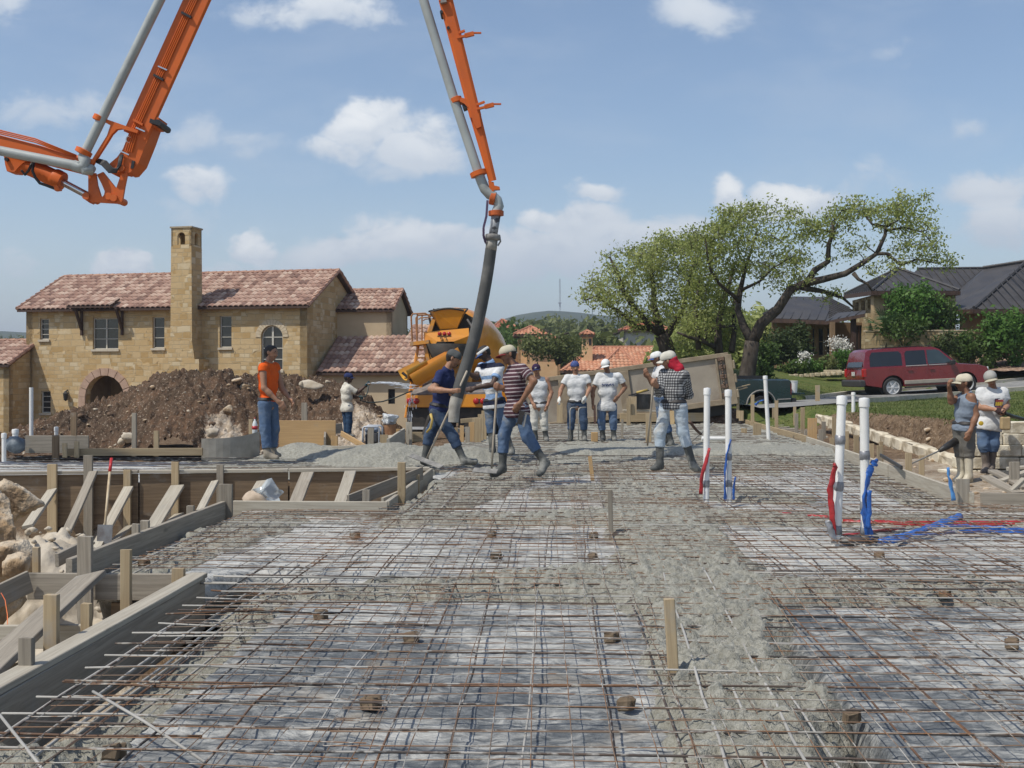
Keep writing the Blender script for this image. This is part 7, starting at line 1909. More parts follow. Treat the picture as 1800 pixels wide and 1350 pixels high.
def mixer():
 """concrete mixer truck, backed up to the slab: rear toward the camera"""
 d = 30.5
 OP = paint('amber_paint', (.70, .275, .018), (.62, .235, .018), .35, .35)
 OD = mat('splashed_amber', (.62, .27, .035), (.42, .21, .07), .6, 5, 6, .35, .68, .3, 40, .004, c3=(.30, .24, .17), s3=2.5)
 DK = mat('grimy_black', (.022, .02, .018), (.05, .042, .034), .7, 6, 5, bump=.3)
 o = P(785, 760, d); o.z = -.55
 ex, ey, ez = RX.copy(), FW.copy(), Vector((0, 0, 1))
 yw = .10; ex, ey = (ex * math.cos(yw) - ey * math.sin(yw)), (ex * math.sin(yw) + ey * math.cos(yw))      # front swings to the right
 ex = Vector((math.cos(A0 - yw), math.sin(A0 - yw), 0)); ey = Vector((-ex.y, ex.x, 0))
 e = empty('mixer_truck', o, 'amber concrete mixer truck backed up behind the crew', 'truck')
 def S(px, py, y=0.0):             # point at photo pixel, y metres along the truck from its tail
  q = P(px, py, d); k = (q - o); x = k.dot(ex); return o + ex * x + ey * y + Vector((0, 0, q.z - o.z))
 def fr(x, y, z): return o + ex * x + ey * y + ez * z
 # drum: axis rising to the rear
 c0 = fr(.0, 1.05, 3.18); c1 = fr(.12, 6.0, 2.25); ax = (c1 - c0).normalized()
 L = (c1 - c0).length
 MB().lathe([(.50, -.05), (.62, .0), (.80, .30), (1.0, 1.2), (1.14, 2.2), (1.17, 3.2), (1.06, 4.2), (.8, 4.9), (.45, L)], c0, ax, 40).build('drum', OP, e, smooth=True, sharp=50)
 dr = MB().lathe([(.62, -.06), (.66, -.02), (.66, .06), (.62, .1)], c0, ax, 36).build('drum_ring', DK, e, smooth=True)
 MB().lathe([(.46, -.02), (.46, .12)], c0, ax, 30).build('drum_mouth', DK, e)
 # charge hopper
 cx = [(758, 545), (813, 543), (797, 580), (768, 581)]
 y0, y1 = .35, 1.15
 top = [S(750, 546, y0), S(816, 546, y0), S(812, 539, y1), S(758, 539, y1)]; bot = [S(768, 580, y0 + .2), S(797, 580, y0 + .2), S(795, 576, y1), S(770, 576, y1)]
 hp = MB()
 for i in range(4):
  j = (i + 1) % 4; hp.prism([top[i], top[j], bot[j], bot[i]], (ey if i == 0 else -ey if i == 2 else ex * (-1 if i == 1 else 1)) * .03)
 h = hp.build('hopper', OD, e); rim = MB()
 n = 12
 arc = [S(758 + 55 * t, 545 - 4 * math.sin(math.pi * t), y0 - .03) for t in np.linspace(0, 1, n)]
 rim.tube(arc, .03, 6); rim.tube([top[0], top[3], top[2], top[1]], .03, 6); rim.build('rim', DK, h)
 hf = MB().prism([S(758, 546, y0 - .02)] + [S(758 + 55 * t, 545 - 4 * math.sin(math.pi * t), y0 - .02) for t in np.linspace(.05, .95, 9)] + [S(813, 546, y0 - .02), S(799, 576, y0 + .12), S(768, 577, y0 + .12)], ey * .03); hf.build('hopper_front', OP, h)
 # dark backing frame behind the hopper
 MB().prism([S(744, 586, .6), S(830, 582, .6), S(826, 556, .6), S(808, 548, .6), S(760, 548, .6), S(750, 562, .6)], ey * .06).build('hopper_frame', DK, e)
 MB().tube([S(752, 572, .5), S(748, 555, .5), S(758, 541, .5)], .035, 6).build('hose_left', DK, e)
 MB().tube([S(818, 560, .4), S(826, 572, .4), S(830, 590, .4)], .03, 6).build('hose_right', mat('grey_hose', (.24, .22, .2)), e)
 # wide collector panel with lamps
 pan = [S(741, 583, .30), S(824, 577, .30), S(824, 584, .18), S(800, 600, .12), S(780, 599, .12), S(768, 598, .12), S(758, 611, .16), S(741, 600, .25)]
 mb = MB().prism([S(741, 583, .28), S(822, 576, .28), S(823, 590, .22), S(796, 600, .18), S(766, 600, .18), S(758, 613, .2), S(742, 597, .25)], ey * .05)
 mb.prism([S(796, 600, .18), S(823, 590, .22), S(820, 602, .3), S(804, 618, .3)], ey * .05)
 mb.build('rear_panel', OP, e)
 for px in (770, 778.5, 787):
  MB().lathe([(.055, -.02), (.055, .03), (.04, .045), (0, .045)], S(px, 586, .26), -ey, 14).build('tail_light', REDL, e, smooth=True)
 MB().beam(S(766, 590, .22), S(791, 590, .22), .02, .02).build('lamp_rail', DK, e)
 # unit number on the panel
 dg = MB();
 for sx, segs in ((774.5, 'acdfg'), (781.0, 'bcx')):
  w, hh = 2.0, 2.4; y = 595.0
  pt = {'a': ((-1, -1), (1, -1)), 'b': ((1, -1), (1, 0)), 'c': ((1, 0), (1, 1)), 'd': ((-1, 1), (1, 1)), 'f': ((-1, -1), (-1, 0)), 'g': ((-1, 0), (1, 0)), 'x': ((-1, -.6), (1, -1))}
  for s_ in segs: (xa, ya), (xb, yb) = pt[s_]; dg.beam(S(sx + xa * w, y + ya * hh, .165), S(sx + xb * w, y + yb * hh, .165), .018, .01, ey)
 dg.build('unit_number', DK, e)
 # discharge funnel and chute
 MB().lathe([(.62, 0), (.30, -.62), (.24, -.66)], S(781, 604, .45), (0, 0, 1), 24).build('discharge_funnel', DK, e, smooth=True)
 ch0, ch1 = S(804, 606, -.05), S(727, 664, -.55)
 def trough(p0, p1, w, hgt, name, m_, lip=.0):
  dv, s, u = basis(p1 - p0, (0, 0, 1)); n = 9; V = []; F = []
  for p in (p0, p1):
   for th in (0, .02):
    V += [p + s * (w * math.cos(t) * (1 - th)) - u * (hgt * math.sin(t) - th * .8) for t in np.linspace(0, math.pi, n)]
  for i in range(n - 1):
   F += [(i, i + 1, 2 * n + i + 1, 2 * n + i), (n + i + 1, n + i, 3 * n + i, 3 * n + i + 1), (i + 1, i, n + i, n + i + 1), (2 * n + i, 2 * n + i + 1, 3 * n + i + 1, 3 * n + i)]
  F += [(0, 2 * n, 3 * n, n), (n - 1, 2 * n - 1, 4 * n - 1, 3 * n - 1)]
  return MB().add(V, F).build(name, m_, e, smooth=True, sharp=40)
 trough(S(802, 612, -.05), S(722, 660, -.5), .30, .42, 'chute', OP)
 trough(S(745, 634, -.25), S(713, 652, -.62), .26, .30, 'folded_chute', paint('yellow_paint', (.70, .36, .03), (.62, .3, .03), .35))
 MB().prism([S(742, 640, -.2), S(800, 609, .0), S(804, 622, .0), S(738, 672, -.3), S(724, 664, -.35)], ey * .03).build('chute_side', OP, e)
 MB().tube([S(712, 655, -.5), S(728, 668, -.5), S(740, 676, -.3)], .04, 6).build('chute_hook', DK, e)
 # ladder with its platform and guard rails on the left
 ld = MB(); a, b = S(728, 607, .5), S(709, 735, .2)
 for dx in (0, .28): ld.tube([a + ex * dx, b + ex * dx], .045, 6)
 for k in range(9): ld.beam(a.lerp(b, (k + .5) / 9) , a.lerp(b, (k + .5) / 9) + ex * .28, .05, .04)
 ld.build('ladder', OP, e)
 MB().prism([S(718, 601, .1), S(752, 597, .1), S(752, 597, .9), S(718, 601, .9)], (0, 0, -.10)).build('platform', OD, e)
 gr = MB(); gm = mat('rusty_orange_rail', (.34, .15, .05), (.24, .11, .05), .7, 9)
 for y in (.12, .85):
  gr.tube([S(722, 600, y), S(720, 556, y), S(723, 551, y), S(745, 550, y), S(756, 556, y)], .025, 6); gr.tube([S(731, 600, y), S(731, 552, y)], .02, 6); gr.tube([S(733, 561, y), S(737, 558, y), S(755, 557, y)], .018, 6)
 gr.build('guard_rail', gm, e)
 MB().beam(S(742, 600, .3), S(750, 635, .3), .10, .18, ey).build('support_arm', OD, e); MB().beam(S(745, 597, .5), S(757, 560, .5), .10, .14, ey).build('frame_arm', OD, e)
 # rear bumper beam with round lamps, mudflaps
 bx0, bx1 = S(712, 704, 0), S(860, 704, 0); hb = MB().obox((bx0 + bx1) / 2 + ey * .1, (bx1 - bx0) / 2, ey * .12, ez * .19, 0, .02); hb.build('rear_beam', OP, e)
 MB().prism([S(722, 692, -.02), S(862, 689, -.02), S(858, 671, .5), S(728, 674, .5)], (0, 0, -.05)).build('deck', mat('splashed_steel', (.15, .13, .12), (.24, .21, .19), .8, 6), e)
 for px in (719, 731, 838, 850):
  MB().lathe([(.085, 0), (.085, .03), (.06, .05), (0, .05)], S(px, 705, -.025), -ey, 18).build('tail_light', REDL, e, smooth=True)
 for px in (725, 844): MB().obox(S(px, 705, -.04), ex * .03, ey * .02, ez * .06).build('lamp_guard', DK, e)
 for x0, x1 in ((713, 757), (805, 858)):
  a, b = S(x0, 715, .1), S(x1, 715, .1); MB().prism([a, b, S(x1, 752, .1), S(x0, 752, .1)], ey * .02).build('mudflap', DK, e)
 MB().beam(S(722, 753, .05), S(752, 753, .05), .06, .07).build('bumper_bar', ALLOY, e)
 # chassis, wheels, cab further ahead
 MB().obox(fr(0, 4.2, 1.0), ex * .42, ey * 3.9, ez * .18).build('chassis', DK, e)
 for y in (1.2, 2.5, 6.9):
  for s in (-1, 1): wheel(e, fr(s * .98, y, .5), ex * s, .5, .42 if y < 5 else .28, mat('grey_wheel', (.2, .2, .2)), 6)
 MB().obox(fr(0, 7.9, 1.9), ex * 1.15, ey * .85, ez * .95, 0, .12).build('cab', OP, e)
 MB().obox(fr(0, 7.03, 2.3), ex * .6, ey * .02, ez * .3).build('cab_window', TINT, e)
 for y in (.7, 5.6): MB().obox(fr(.1, y, 1.7 if y < 1 else 1.5), ex * .5, ey * .12, ez * .55, 0, .03).build('drum_stand', OD, e)
mixer()
def hose_spray():
 q = P(700, 680, 29.6)
 sm = mat('water_spray', (.80, .83, .85), (.7, .74, .78), .15, 30, 3, bump=0, spec=.6)
 a, b = P(651, 674.5, 29), P(724, 681, 29.6); mb = MB()
 for i in range(110):
  t = random.random() ** .9; p = a.lerp(b, t) + Vector((0, 0, .22 * t * (1 - t))); w = .010 + .045 * t; p += Vector((random.gauss(0, w), random.gauss(0, w), random.gauss(0, w * .7)))
  dv = (b - a).normalized(); l = random.uniform(.05, .16); mb.tube([p - dv * l, p, p + dv * l], [.001, random.uniform(.004, .010), .001], 4, caps=False)
 for i in range(45):
  p = P(random.gauss(723, 4), random.uniform(684, 735), 29.6); mb.tube([p, p + Vector((0, 0, -random.uniform(.05, .16)))], random.uniform(.003, .007), 4)
 tag(mb.build('water_jet', sm, loc=a), 'jet of water sprayed from the hose onto the mixer truck', 'water jet', kind='stuff')
 pts = [P(648, 676, 29.0), P(646, 690, 29.0), P(642, 697, 28.9), P(634, 697, 28.8), P(633, 704, 29), P(650, 708, 29.2), P(672, 706, 29.4), P(695, 699, 29.6), P(724, 687, 29.5)]
 tag(MB().tube(pts, .018, 7).build('water_hose', mat('dark_hose', (.03, .04, .035), (.05, .06, .05), .5, 6), smooth=True, loc=pts[0]), 'dark water hose looping from the mixer truck to the hosing man', 'hose')
 tag(MB().tube([P(646, 676, 29.0), P(652, 674, 29.0)], [.016, .011], 8).build('hose_nozzle', mat('brass_nozzle', (.35, .20, .07), (.28, .15, .05), .4, metal=.5), smooth=True, loc=P(646, 676, 29)), 'brass nozzle in the hosing man\'s glove', 'nozzle')
hose_spray()
# ------------------------------------------------------------------ concrete pump boom
def boom():
 OR = mat('boom_orange', (.60, .125, .018), (.54, .105, .016), .5, 2.5, 5, .3, .7, .05, 30, .003, spec=.3, c3=(.44, .10, .025), s3=.9)
 PG = mat('pipe_grey', (.36, .385, .37), (.30, .32, .31), .5, 2.2, 5, .3, .7, .12, 30, .003, spec=.4, c3=(.26, .27, .255), s3=1.4)
 BK = mat('boom_black', (.018, .018, .02), (.03, .03, .03), .5, 6)
 RB = mat('rubber_hose', (.045, .047, .047), (.085, .085, .08), .75, 2.5, 6, .3, .7, .3, 30, .006, c3=(.17, .165, .15), s3=1.1)
 CR = mat('rod_chrome', (.6, .6, .6), (.5, .5, .5), .2, 4, metal=.9, bump=0)
 D = 17.0
 e = empty('pump_boom', P(180, 320, D), 'orange concrete pump boom with grey delivery pipe hanging over the slab', 'pump boom')
 dF = FW
 def Q(x, y, k=0.0): return P(x, y, D + k)
 def plate(poly, k, th, name, m_=OR, ch=0, par=None): return MB().prism([Q(x, y, k - th / 2) for x, y in poly], dF * th).build(name, m_, par or e)
 def boxarm(a, b, h0, h1, w, name):       # a tapering box beam; h in photo pixels across
  (x0, y0), (x1, y1) = a, b; dx, dy = x1 - x0, y1 - y0; l = math.hypot(dx, dy); nx, ny = -dy / l, dx / l
  mb = MB(); c = 5
  ring = []
  for (x, y), h in ((a, h0), (b, h1)):
   s = h / 2; k = w / 2
   for u, v in ((-s, -k + .03), (-s, k - .03), (-s + c, k), (s - c, k), (s, k - .03), (s, -k + .03), (s - c, -k), (-s + c, -k)): ring.append(Q(x + nx * u, y + ny * u, v))
  n = 8; F = [(i, (i + 1) % n, (i + 1) % n + n, i + n) for i in range(n)] + [tuple(range(n - 1, -1, -1)), tuple(range(n, 2 * n))]
  mb.add(ring, F); return mb.build(name, OR, e)
 apex = (612, -500)
 # middle section: up from the knee, out of the picture
 boxarm((238, 240), (352, -12), 46, 46, .42, 'boom_section'); boxarm((352, -12), (596, -486), 46, 36, .40, 'boom_section')
 # knee casting and lower nose
 plate([(243, 190), (280, 207), (274, 222), (268, 222), (258, 250), (243, 287), (229, 303), (222, 304), (218, 300), (196, 305), (190, 299), (193, 287), (206, 276), (216, 262)], 0, .40, 'knee_nose')
 MB().lathe([(.05, -.02), (.05, .5)], Q(277, 216, -.25), dF, 12).build('pin', BK, e); plate([(264, 208), (283, 215), (281, 221), (262, 215)], -.1, .5, 'pin_boss', BK)
 plate([(232, 282), (237, 283), (234, 296), (229, 296)], -.215, .02, 'slot', BK)
 # link plates below the knee
 for k in (-.17, .17):
  plate([(155, 305), (168, 304), (171, 325), (177, 344), (180, 346), (183, 342), (184, 336), (178, 322), (170, 307), (181, 302), (204, 331), (213, 305), (224, 304), (219, 328), (215, 352), (211, 358), (160, 355), (155, 349)], k, .05, 'link_plate')
 for x, y in ((161, 349), (200, 349), (209, 352), (222, 300)): MB().lathe([(.055, -.24), (.055, .24)], Q(x, y, 0), dF, 12).build('pin', OR, e, smooth=True, sharp=40)
 # lower left section
 boxarm((-1100, -30), (165, 296), 40, 30, .36, 'boom_section')
 sp = MB()
 for i, o in enumerate((-12, -9, -6)): sp.tube([Q(-300, 165 + o, -.19), Q(0, 241 + o, -.2), Q(62, 256 + o, -.2), Q(134, 279 + o * .5, -.2)], .012, 6)
 sp.build('hydraulic_line', OR, e, smooth=True)
 plate([(2, 268), (58, 281), (50, 282), (41, 286), (34, 292), (25, 302), (12, 301), (9, 290), (7, 276)], 0, .30, 'cylinder_bracket')
 MB().lathe([(.03, -.2), (.03, .2)], Q(21, 284, 0), dF, 10).build('pin', BK, e)
 # cylinder and its rod
 cy = MB().tube([Q(34, 287), Q(58, 296), Q(97, 314)], .135, 18); cy.tube([Q(94, 312), Q(99, 315), Q(110, 320)], [.15, .16, .15], 18); cy.build('cylinder', OR, e, smooth=True, sharp=40)
 MB().tube([Q(104, 317), Q(155, 344)], .055, 12).build('piston_rod', CR, e, smooth=True, sharp=40); plate([(150, 341), (160, 344), (165, 351), (158, 357), (148, 350)], 0, .16, 'rod_eye')
 MB().tube([Q(60, 283, -.22), Q(57, 300, -.24), Q(62, 312, -.24), Q(70, 322, -.22), Q(82, 326, -.2), Q(100, 333, -.18)], .022, 8).build('hydraulic_hose', BK, e, smooth=True)
 MB().tube([Q(38, 300, -.15), Q(44, 307, -.2), Q(50, 300, -.2), Q(57, 286, -.2)], .02, 8).build('hydraulic_hose', BK, e, smooth=True)
 plate([(94, 326), (100, 325), (105, 334), (96, 335)], -.16, .1, 'hose_fitting')
 # grey delivery pipe on the lower section with elbow, and up beside the middle one
 def pipe(pts, r=.072, name='delivery_pipe', m_=PG): return MB().tube(pts, r, 18).build(name, m_, e, smooth=True, sharp=40)
 pipe([Q(-1000, 15, -.34), Q(-300, 189, -.34), Q(0, 265, -.34), Q(132, 291, -.34)])
 pipe([Q(130, 291, -.34), Q(140, 294, -.34), Q(147, 292, -.34), Q(149, 283, -.33), Q(147, 274, -.30)], .085, 'elbow')
 pipe([Q(140, 287, -.34), Q(150, 300, -.34), Q(158, 300, -.30), Q(160, 295, -.26)], .075, 'elbow')
 pipe([Q(146, 276, -.30), Q(286, -10, -.30), Q(520, -486, -.30), Q(560, -520, -.28)])
 def clamp(x, y, dx, dy, k, r=.115):
  l = math.hypot(dx, dy); ax = Q(x + dx, y + dy, k) - Q(x, y, k)
  MB().lathe([(.07, -.045), (r, -.035), (r, .035), (.07, .045)], Q(x, y, k), ax, 20).build('pipe_clamp', OR, e, smooth=True, sharp=30)
 clamp(147, 267, 10, -20, -.30, .125); clamp(174, 208, 10, -20, -.30, .09)
 # frame that carries the pipe beside the knee
 plate([(170, 204), (186, 209), (243, 229), (241, 234), (214, 226), (205, 227), (196, 236), (190, 246), (163, 288), (158, 286), (188, 238), (194, 220), (183, 214), (169, 208)], -.26, .08, 'pipe_support')
 # black hoses over the knee
 hb = MB()
 for i in range(5): o = i * 1.6; hb.tube([Q(168 + o, 284 - o * .6, -.24), Q(180 + o, 290 - o, -.27), Q(192 + o, 303 - o, -.27), Q(204 + o * .5, 303 - o, -.27), Q(208 + o * .6, 290, -.25), Q(212 + o * .6, 272, -.24)], .016, 6)
 hb.build('hydraulic_hose', BK, e, smooth=True)
 # thin lines and clips on the middle section
 ln = MB()
 for i in range(4): o = 4 + i * 3.6; ln.tube([Q(216 + o, 266 + o * .1, -.225), Q(228 + o, 226, -.225), Q(320 + o, 24, -.225), Q(338 + o, -14, -.225)], .010, 5)
 ln.build('hydraulic_line', OR, e)
 for x, y in ((331, 23), (282, 133), (246, 212)): plate([(x - 12, y - 4), (x + 5, y + 5), (x + 4, y + 9), (x - 13, y)], -.235, .05, 'line_clip', BK if y < 200 else OR)
 for x, y in ((280, 117), (241, 225), (213, 266)): plate([(x - 2, y - 2), (x + 14, y + 5), (x + 13, y + 7), (x - 3, y)], -.24, .02, 'steel_band', CR)
 # small white emblem painted at the knee
 em = MB()
 for t0, t1 in ((.5, 5.6),):
  em.tube([Q(226 + 4.2 * math.cos(t), 245 + 5.5 * math.sin(t), -.222) for t in np.linspace(t0, t1, 14)], .008, 5)
 em.build('emblem', mat('white_marking', (.75, .73, .7), (.7, .68, .64), .5), e)
 # last section, hanging down at the middle of the picture
 boxarm((604, -490), (783, -2), 30, 24, .30, 'boom_section'); boxarm((783, -2), (836, 205), 25, 21, .26, 'boom_section'); boxarm((836, 205), (866, 318), 20, 14, .2, 'boom_section')
 MB().lathe([(.10, -.4), (.10, .4)], Q(604, -488), dF, 16).build('pin', OR, e)
 plate([(828, 196), (842, 200), (846, 222), (838, 226), (831, 214)], 0, .28, 'splice_plate'); plate([(776, -6), (783, -8), (785, 3), (774, 5)], -.05, .3, 'band_plate', mat('pale_trim', (.3, .28, .25)))
 for x, y in ((789, 54), (777, 26)): MB().lathe([(.025, -.15), (.025, .15)], Q(x, y), dF, 8).build('pin', BK, e)
 pipe([Q(560, -520, -.05), Q(588, -470, -.04), Q(742, -8, -.04), Q(800, 180, -.04), Q(841, 304, -.04)])
 pipe([Q(841, 304, -.04), Q(846, 318, -.04), Q(852, 332, -.04), Q(861, 342, -.04), Q(869, 346, -.04)], .078, 'elbow'); pipe([Q(866, 345, -.04), Q(874, 352, -.03), Q(877, 362, -.03), Q(872, 374, -.03)], .078, 'elbow')
 clamp(841, 305, 6, 18, -.04, .128); clamp(802, 176, 6, 18, -.04, .092); clamp(866, 349, 12, 3, -.04, .10); clamp(872, 375, 0, 14, -.03, .118)
 plate([(810, 171), (820, 174), (826, 182), (824, 190), (816, 182), (808, 178)], -.02, .2, 'pipe_support'); plate([(812, 184), (822, 182), (823, 189), (815, 192)], -.02, .16, 'pad', BK)
 plate([(858, 318), (868, 320), (869, 326), (878, 328), (879, 333), (868, 334), (866, 342), (862, 342), (860, 330)], -.05, .08, 'end_bracket')
 for y in (60, 185):
  x = 803 if y < 100 else 838
  ar = MB(); ar.beam(Q(x - 2, y, -.1), Q(x + 14, y - 6, -.1), .03, .05, dF); ar.beam(Q(x, y + 7, -.12), Q(x + 24, y + 1, -.12), .03, .06, dF); ar.beam(Q(x + 14, y + 3, -.12), Q(x + 30, y - 1, -.12), .06, .06, dF); ar.beam(Q(x + 28, y - 2, -.12), Q(x + 43, y - 2, -.12), .02, .04, dF)
  ar.build('folding_arm', OR, e)
 st = MB(); pts = [Q(857, 352, -.12), Q(855, 380, -.14), Q(850, 400, -.14), Q(850, 415, -.13), Q(854, 427, -.1)]
 for a, b in zip(pts[:-1], pts[1:]): st.beam(a, b, .035, .008, dF)
 st.build('safety_strap', mat('purple_webbing', (.09, .06, .11), (.06, .04, .08), .8, 9), e)
 # reducer, coupling and rubber end hose
 MB().tube([Q(872, 378, -.03), Q(869, 398, -.03), Q(867, 412, -.03)], [.072, .068, .066], 16).build('reducer', mat('taped_pipe', (.30, .31, .32), (.07, .07, .075), .5, 5, 2, .48, .52), e, smooth=True)
 MB().lathe([(.07, -.05), (.115, -.04), (.125, 0), (.115, .04), (.08, .05)], Q(866, 417, -.03), Q(865, 440, -.03) - Q(867, 400, -.03), 18).build('coupling', mat('dirty_steel', (.15, .145, .135), (.27, .26, .24), .7, 9), e, smooth=True)
 for s in (-1, 1): MB().tube([Q(866 + s * 12, 415, -.04), Q(866 + s * 14, 424, -.08), Q(866 + s * 9, 432, -.08)], .014, 6).build('coupling_lever', MATS['dirty_steel'], e)
 MB().tube([Q(865, 421, -.03), Q(863, 440, -.03)], [.088, .088], 16).build('hose_collar', mat('cement_collar', (.34, .32, .28), (.24, .22, .19), .8, 9), e, smooth=True)
 hp = [Q(863, 438, -.03), Q(857, 480, -.02), Q(848, 530, 0), Q(836, 585, .0), Q(822, 635, -.05), Q(810, 672, -.1), Q(803, 700, -.12)]
 from itertools import chain
 def spline(p, m=8):
  out = []
  for i in range(len(p) - 1):
   a = p[max(i - 1, 0)]; b = p[i]; c = p[i + 1]; d_ = p[min(i + 2, len(p) - 1)]
   for k in range(m): t = k / m; out.append(.5 * ((2 * b) + (c - a) * t + (2 * a - 5 * b + 4 * c - d_) * t * t + (3 * b - a - 3 * c + d_) * t ** 3))
  return out + [p[-1]]
 h = spline(hp); MB().tube(h, [.088 + .008 * (i / len(h)) for i in range(len(h))], 20).build('end_hose', RB, e, smooth=True, sharp=50)
 tip = spline([Q(803, 699, -.12), Q(799, 715, -.13), Q(797, 742, -.13)]); MB().tube(tip, [.098 - .020 * (i / len(tip)) for i in range(len(tip))], 20).build('hose_end', MATS['cement_collar'], e, smooth=True, sharp=50)
boom()
def dirt_pile():
 dm, T, b = newmat('pile_dirt')
 tc = T.new('ShaderNodeTexCoord').outputs['Object']
 w = T.new('ShaderNodeAttribute', attribute_name='chalk').outputs['Fac']
 n1 = T.noise(tc, .8, 6, .62); n2 = T.noise(tc, 6, 6, .68); n3 = T.noise(tc, 16, 4, .6)
 c = T.mix(T.ramp(n1, .35, .65), (.065, .045, .031), (.165, .098, .060)); c = T.mix(T.ramp(n2, .35, .68), c, (.105, .073, .05))
 c = T.mix(T.ramp(n3, .57, .66, 0, .9), c, (.36, .29, .22))
 ck = T.mix(T.ramp(n2, .35, .65), (.60, .52, .42), (.40, .31, .22)); c = T.mix(T.ramp(T.m('ADD', w, T.m('MULTIPLY', T.m('SUBTRACT', n2, .5), .9)), .42, .58), c, ck)
 T.put(b.inputs['Base Color'], c); b.inputs['Roughness'].default_value = .95; b.inputs['Specular IOR Level'].default_value = .1
 bumpn(T, b, T.m('ADD', n2, T.m('MULTIPLY', n3, .6)), 1.0, .10)
 d = 34.5
 # crest line in photo pixels, the pile spread out in depth behind the forms
 cx = [50, 95, 135, 180, 215, 240, 275, 310, 355, 395, 440, 490, 520, 560, 600, 640, 665, 690, 712]
 cy = [762, 742, 722, 700, 690, 672, 656, 652, 655, 652, 658, 660, 662, 666, 672, 694, 712, 738, 770]
 u = np.linspace(40, 720, 300); v = np.linspace(-1, 1, 110)
 U, V = np.meshgrid(u, v); crest = np.interp(U, cx, cy)
 fy = d + V * 4.6 - .9 * (V < 0) * 0
 zc = CH - (crest - HOR) / FPX * d; zb = -.75
 p0 = np.stack([(U - 900) / FPX * d, fy, 0 * U], -1).reshape(-1, 3)
 s = np.clip(1 - np.abs(V) ** 1.35, 0, 1)
 # ridge wanders a little and has shoulders
 sh = np.clip(1 - (np.abs(V + .18 * np.sin(U * .021)) * 1.05) ** 1.3, 0, 1)
 n = (vnoise(p0, .9, 4, .6) - .5).reshape(U.shape); m = (vnoise(p0, 3.2, 4, .65) - .5).reshape(U.shape); q = (vnoise(p0, 11, 2) - .5).reshape(U.shape)
 z = zb + (zc - zb) * sh * (1 - .10 * (n + .2)) + (.42 * n * sh ** .5 + .55 * m + .34 * q) * (sh > .02)
 X = (U - 900) / FPX * d; pts = RX.x * X - A0 * 0
 Wd = np.stack([X * RX.x + fy * FW.x, X * RX.y + fy * FW.y, z], -1).reshape(-1, 3)
 k = np.arange(U.size).reshape(U.shape); F = np.stack([k[:-1, :-1], k[:-1, 1:], k[1:, 1:], k[1:, :-1]], -1).reshape(-1, 4)
 def spot(px, py, rx, ry):       # chalky slump on the near face, in plan
  yy = (V + 1) / 1.0
  return np.exp(-(((U - px) / rx) ** 2 + ((V - py) / ry) ** 2))
 ch = np.clip(spot(446, -.78, 38, .18) * .9 + spot(662, -.6, 34, .4) * 1.0 + spot(275, -.95, 40, .1) * .8 + spot(621, -.85, 40, .15) * .6, 0, 1)
 o = npmesh('dirt_pile', Wd, F, dm, loc=tuple(P(380, 760, d)), attrs={'chalk': ('POINT', 'FLOAT', ch.ravel())})
 tag(o, 'big heap of brown excavated earth and stones in front of the stone house', 'dirt pile')
 Wg = Wd.reshape(U.shape + (3,))
 for i in range(210):
  a = rng.integers(4, 52); b_ = rng.integers(20, 292); p = Wg[a, b_]
  r = float(rng.choice([.03, .05, .07, .11], p=[.45, .3, .17, .08]))
  rock(tuple(p + np.array([0, 0, r * .2])), r, 300 + i, 'pale stone stuck in the near face of the dirt pile', (1.1, 1, .75), random.choice((LIME, LIMEW, MATS['clod'])), 2, .5, 'stones in the dirt pile')
 for px, py, r, l, sq in ((420, 670, .20, 'orange-brown boulder on the crest of the dirt pile left of the orange shirt', (1, .8, .7)), (432, 682, .24, 'second orange-brown boulder behind the orange shirt', (1.2, .8, .7)), (546, 676, .34, 'broad pale slab of rock on the crest of the dirt pile', (1.3, .7, .55)), (530, 676, .16, 'pale stone left of the broad slab on the crest', (1, .8, .8)), (402, 722, .17, 'square tan stone above the chalky slump', (1, .8, .9)), (376, 760, .22, 'white boulder at the foot of the chalky slump', (1.2, .8, .8)), (228, 768, .2, 'white stone at the foot of the dirt pile by the tall pale stake', (1.3, .8, .9)), (215, 776, .18, 'second white stone at the foot of the dirt pile', (1, .8, .8)), (575, 672, .12, 'small pale stone on the right crest', (1, .8, .8))):
  dd = 33.2 if py < 700 else 30.4
  rock(tuple(P(px, py, dd)), r, int(px), l, sq, LIME if 'orange' in l or 'tan' in l else LIMEW, 3, .45)
dirt_pile()
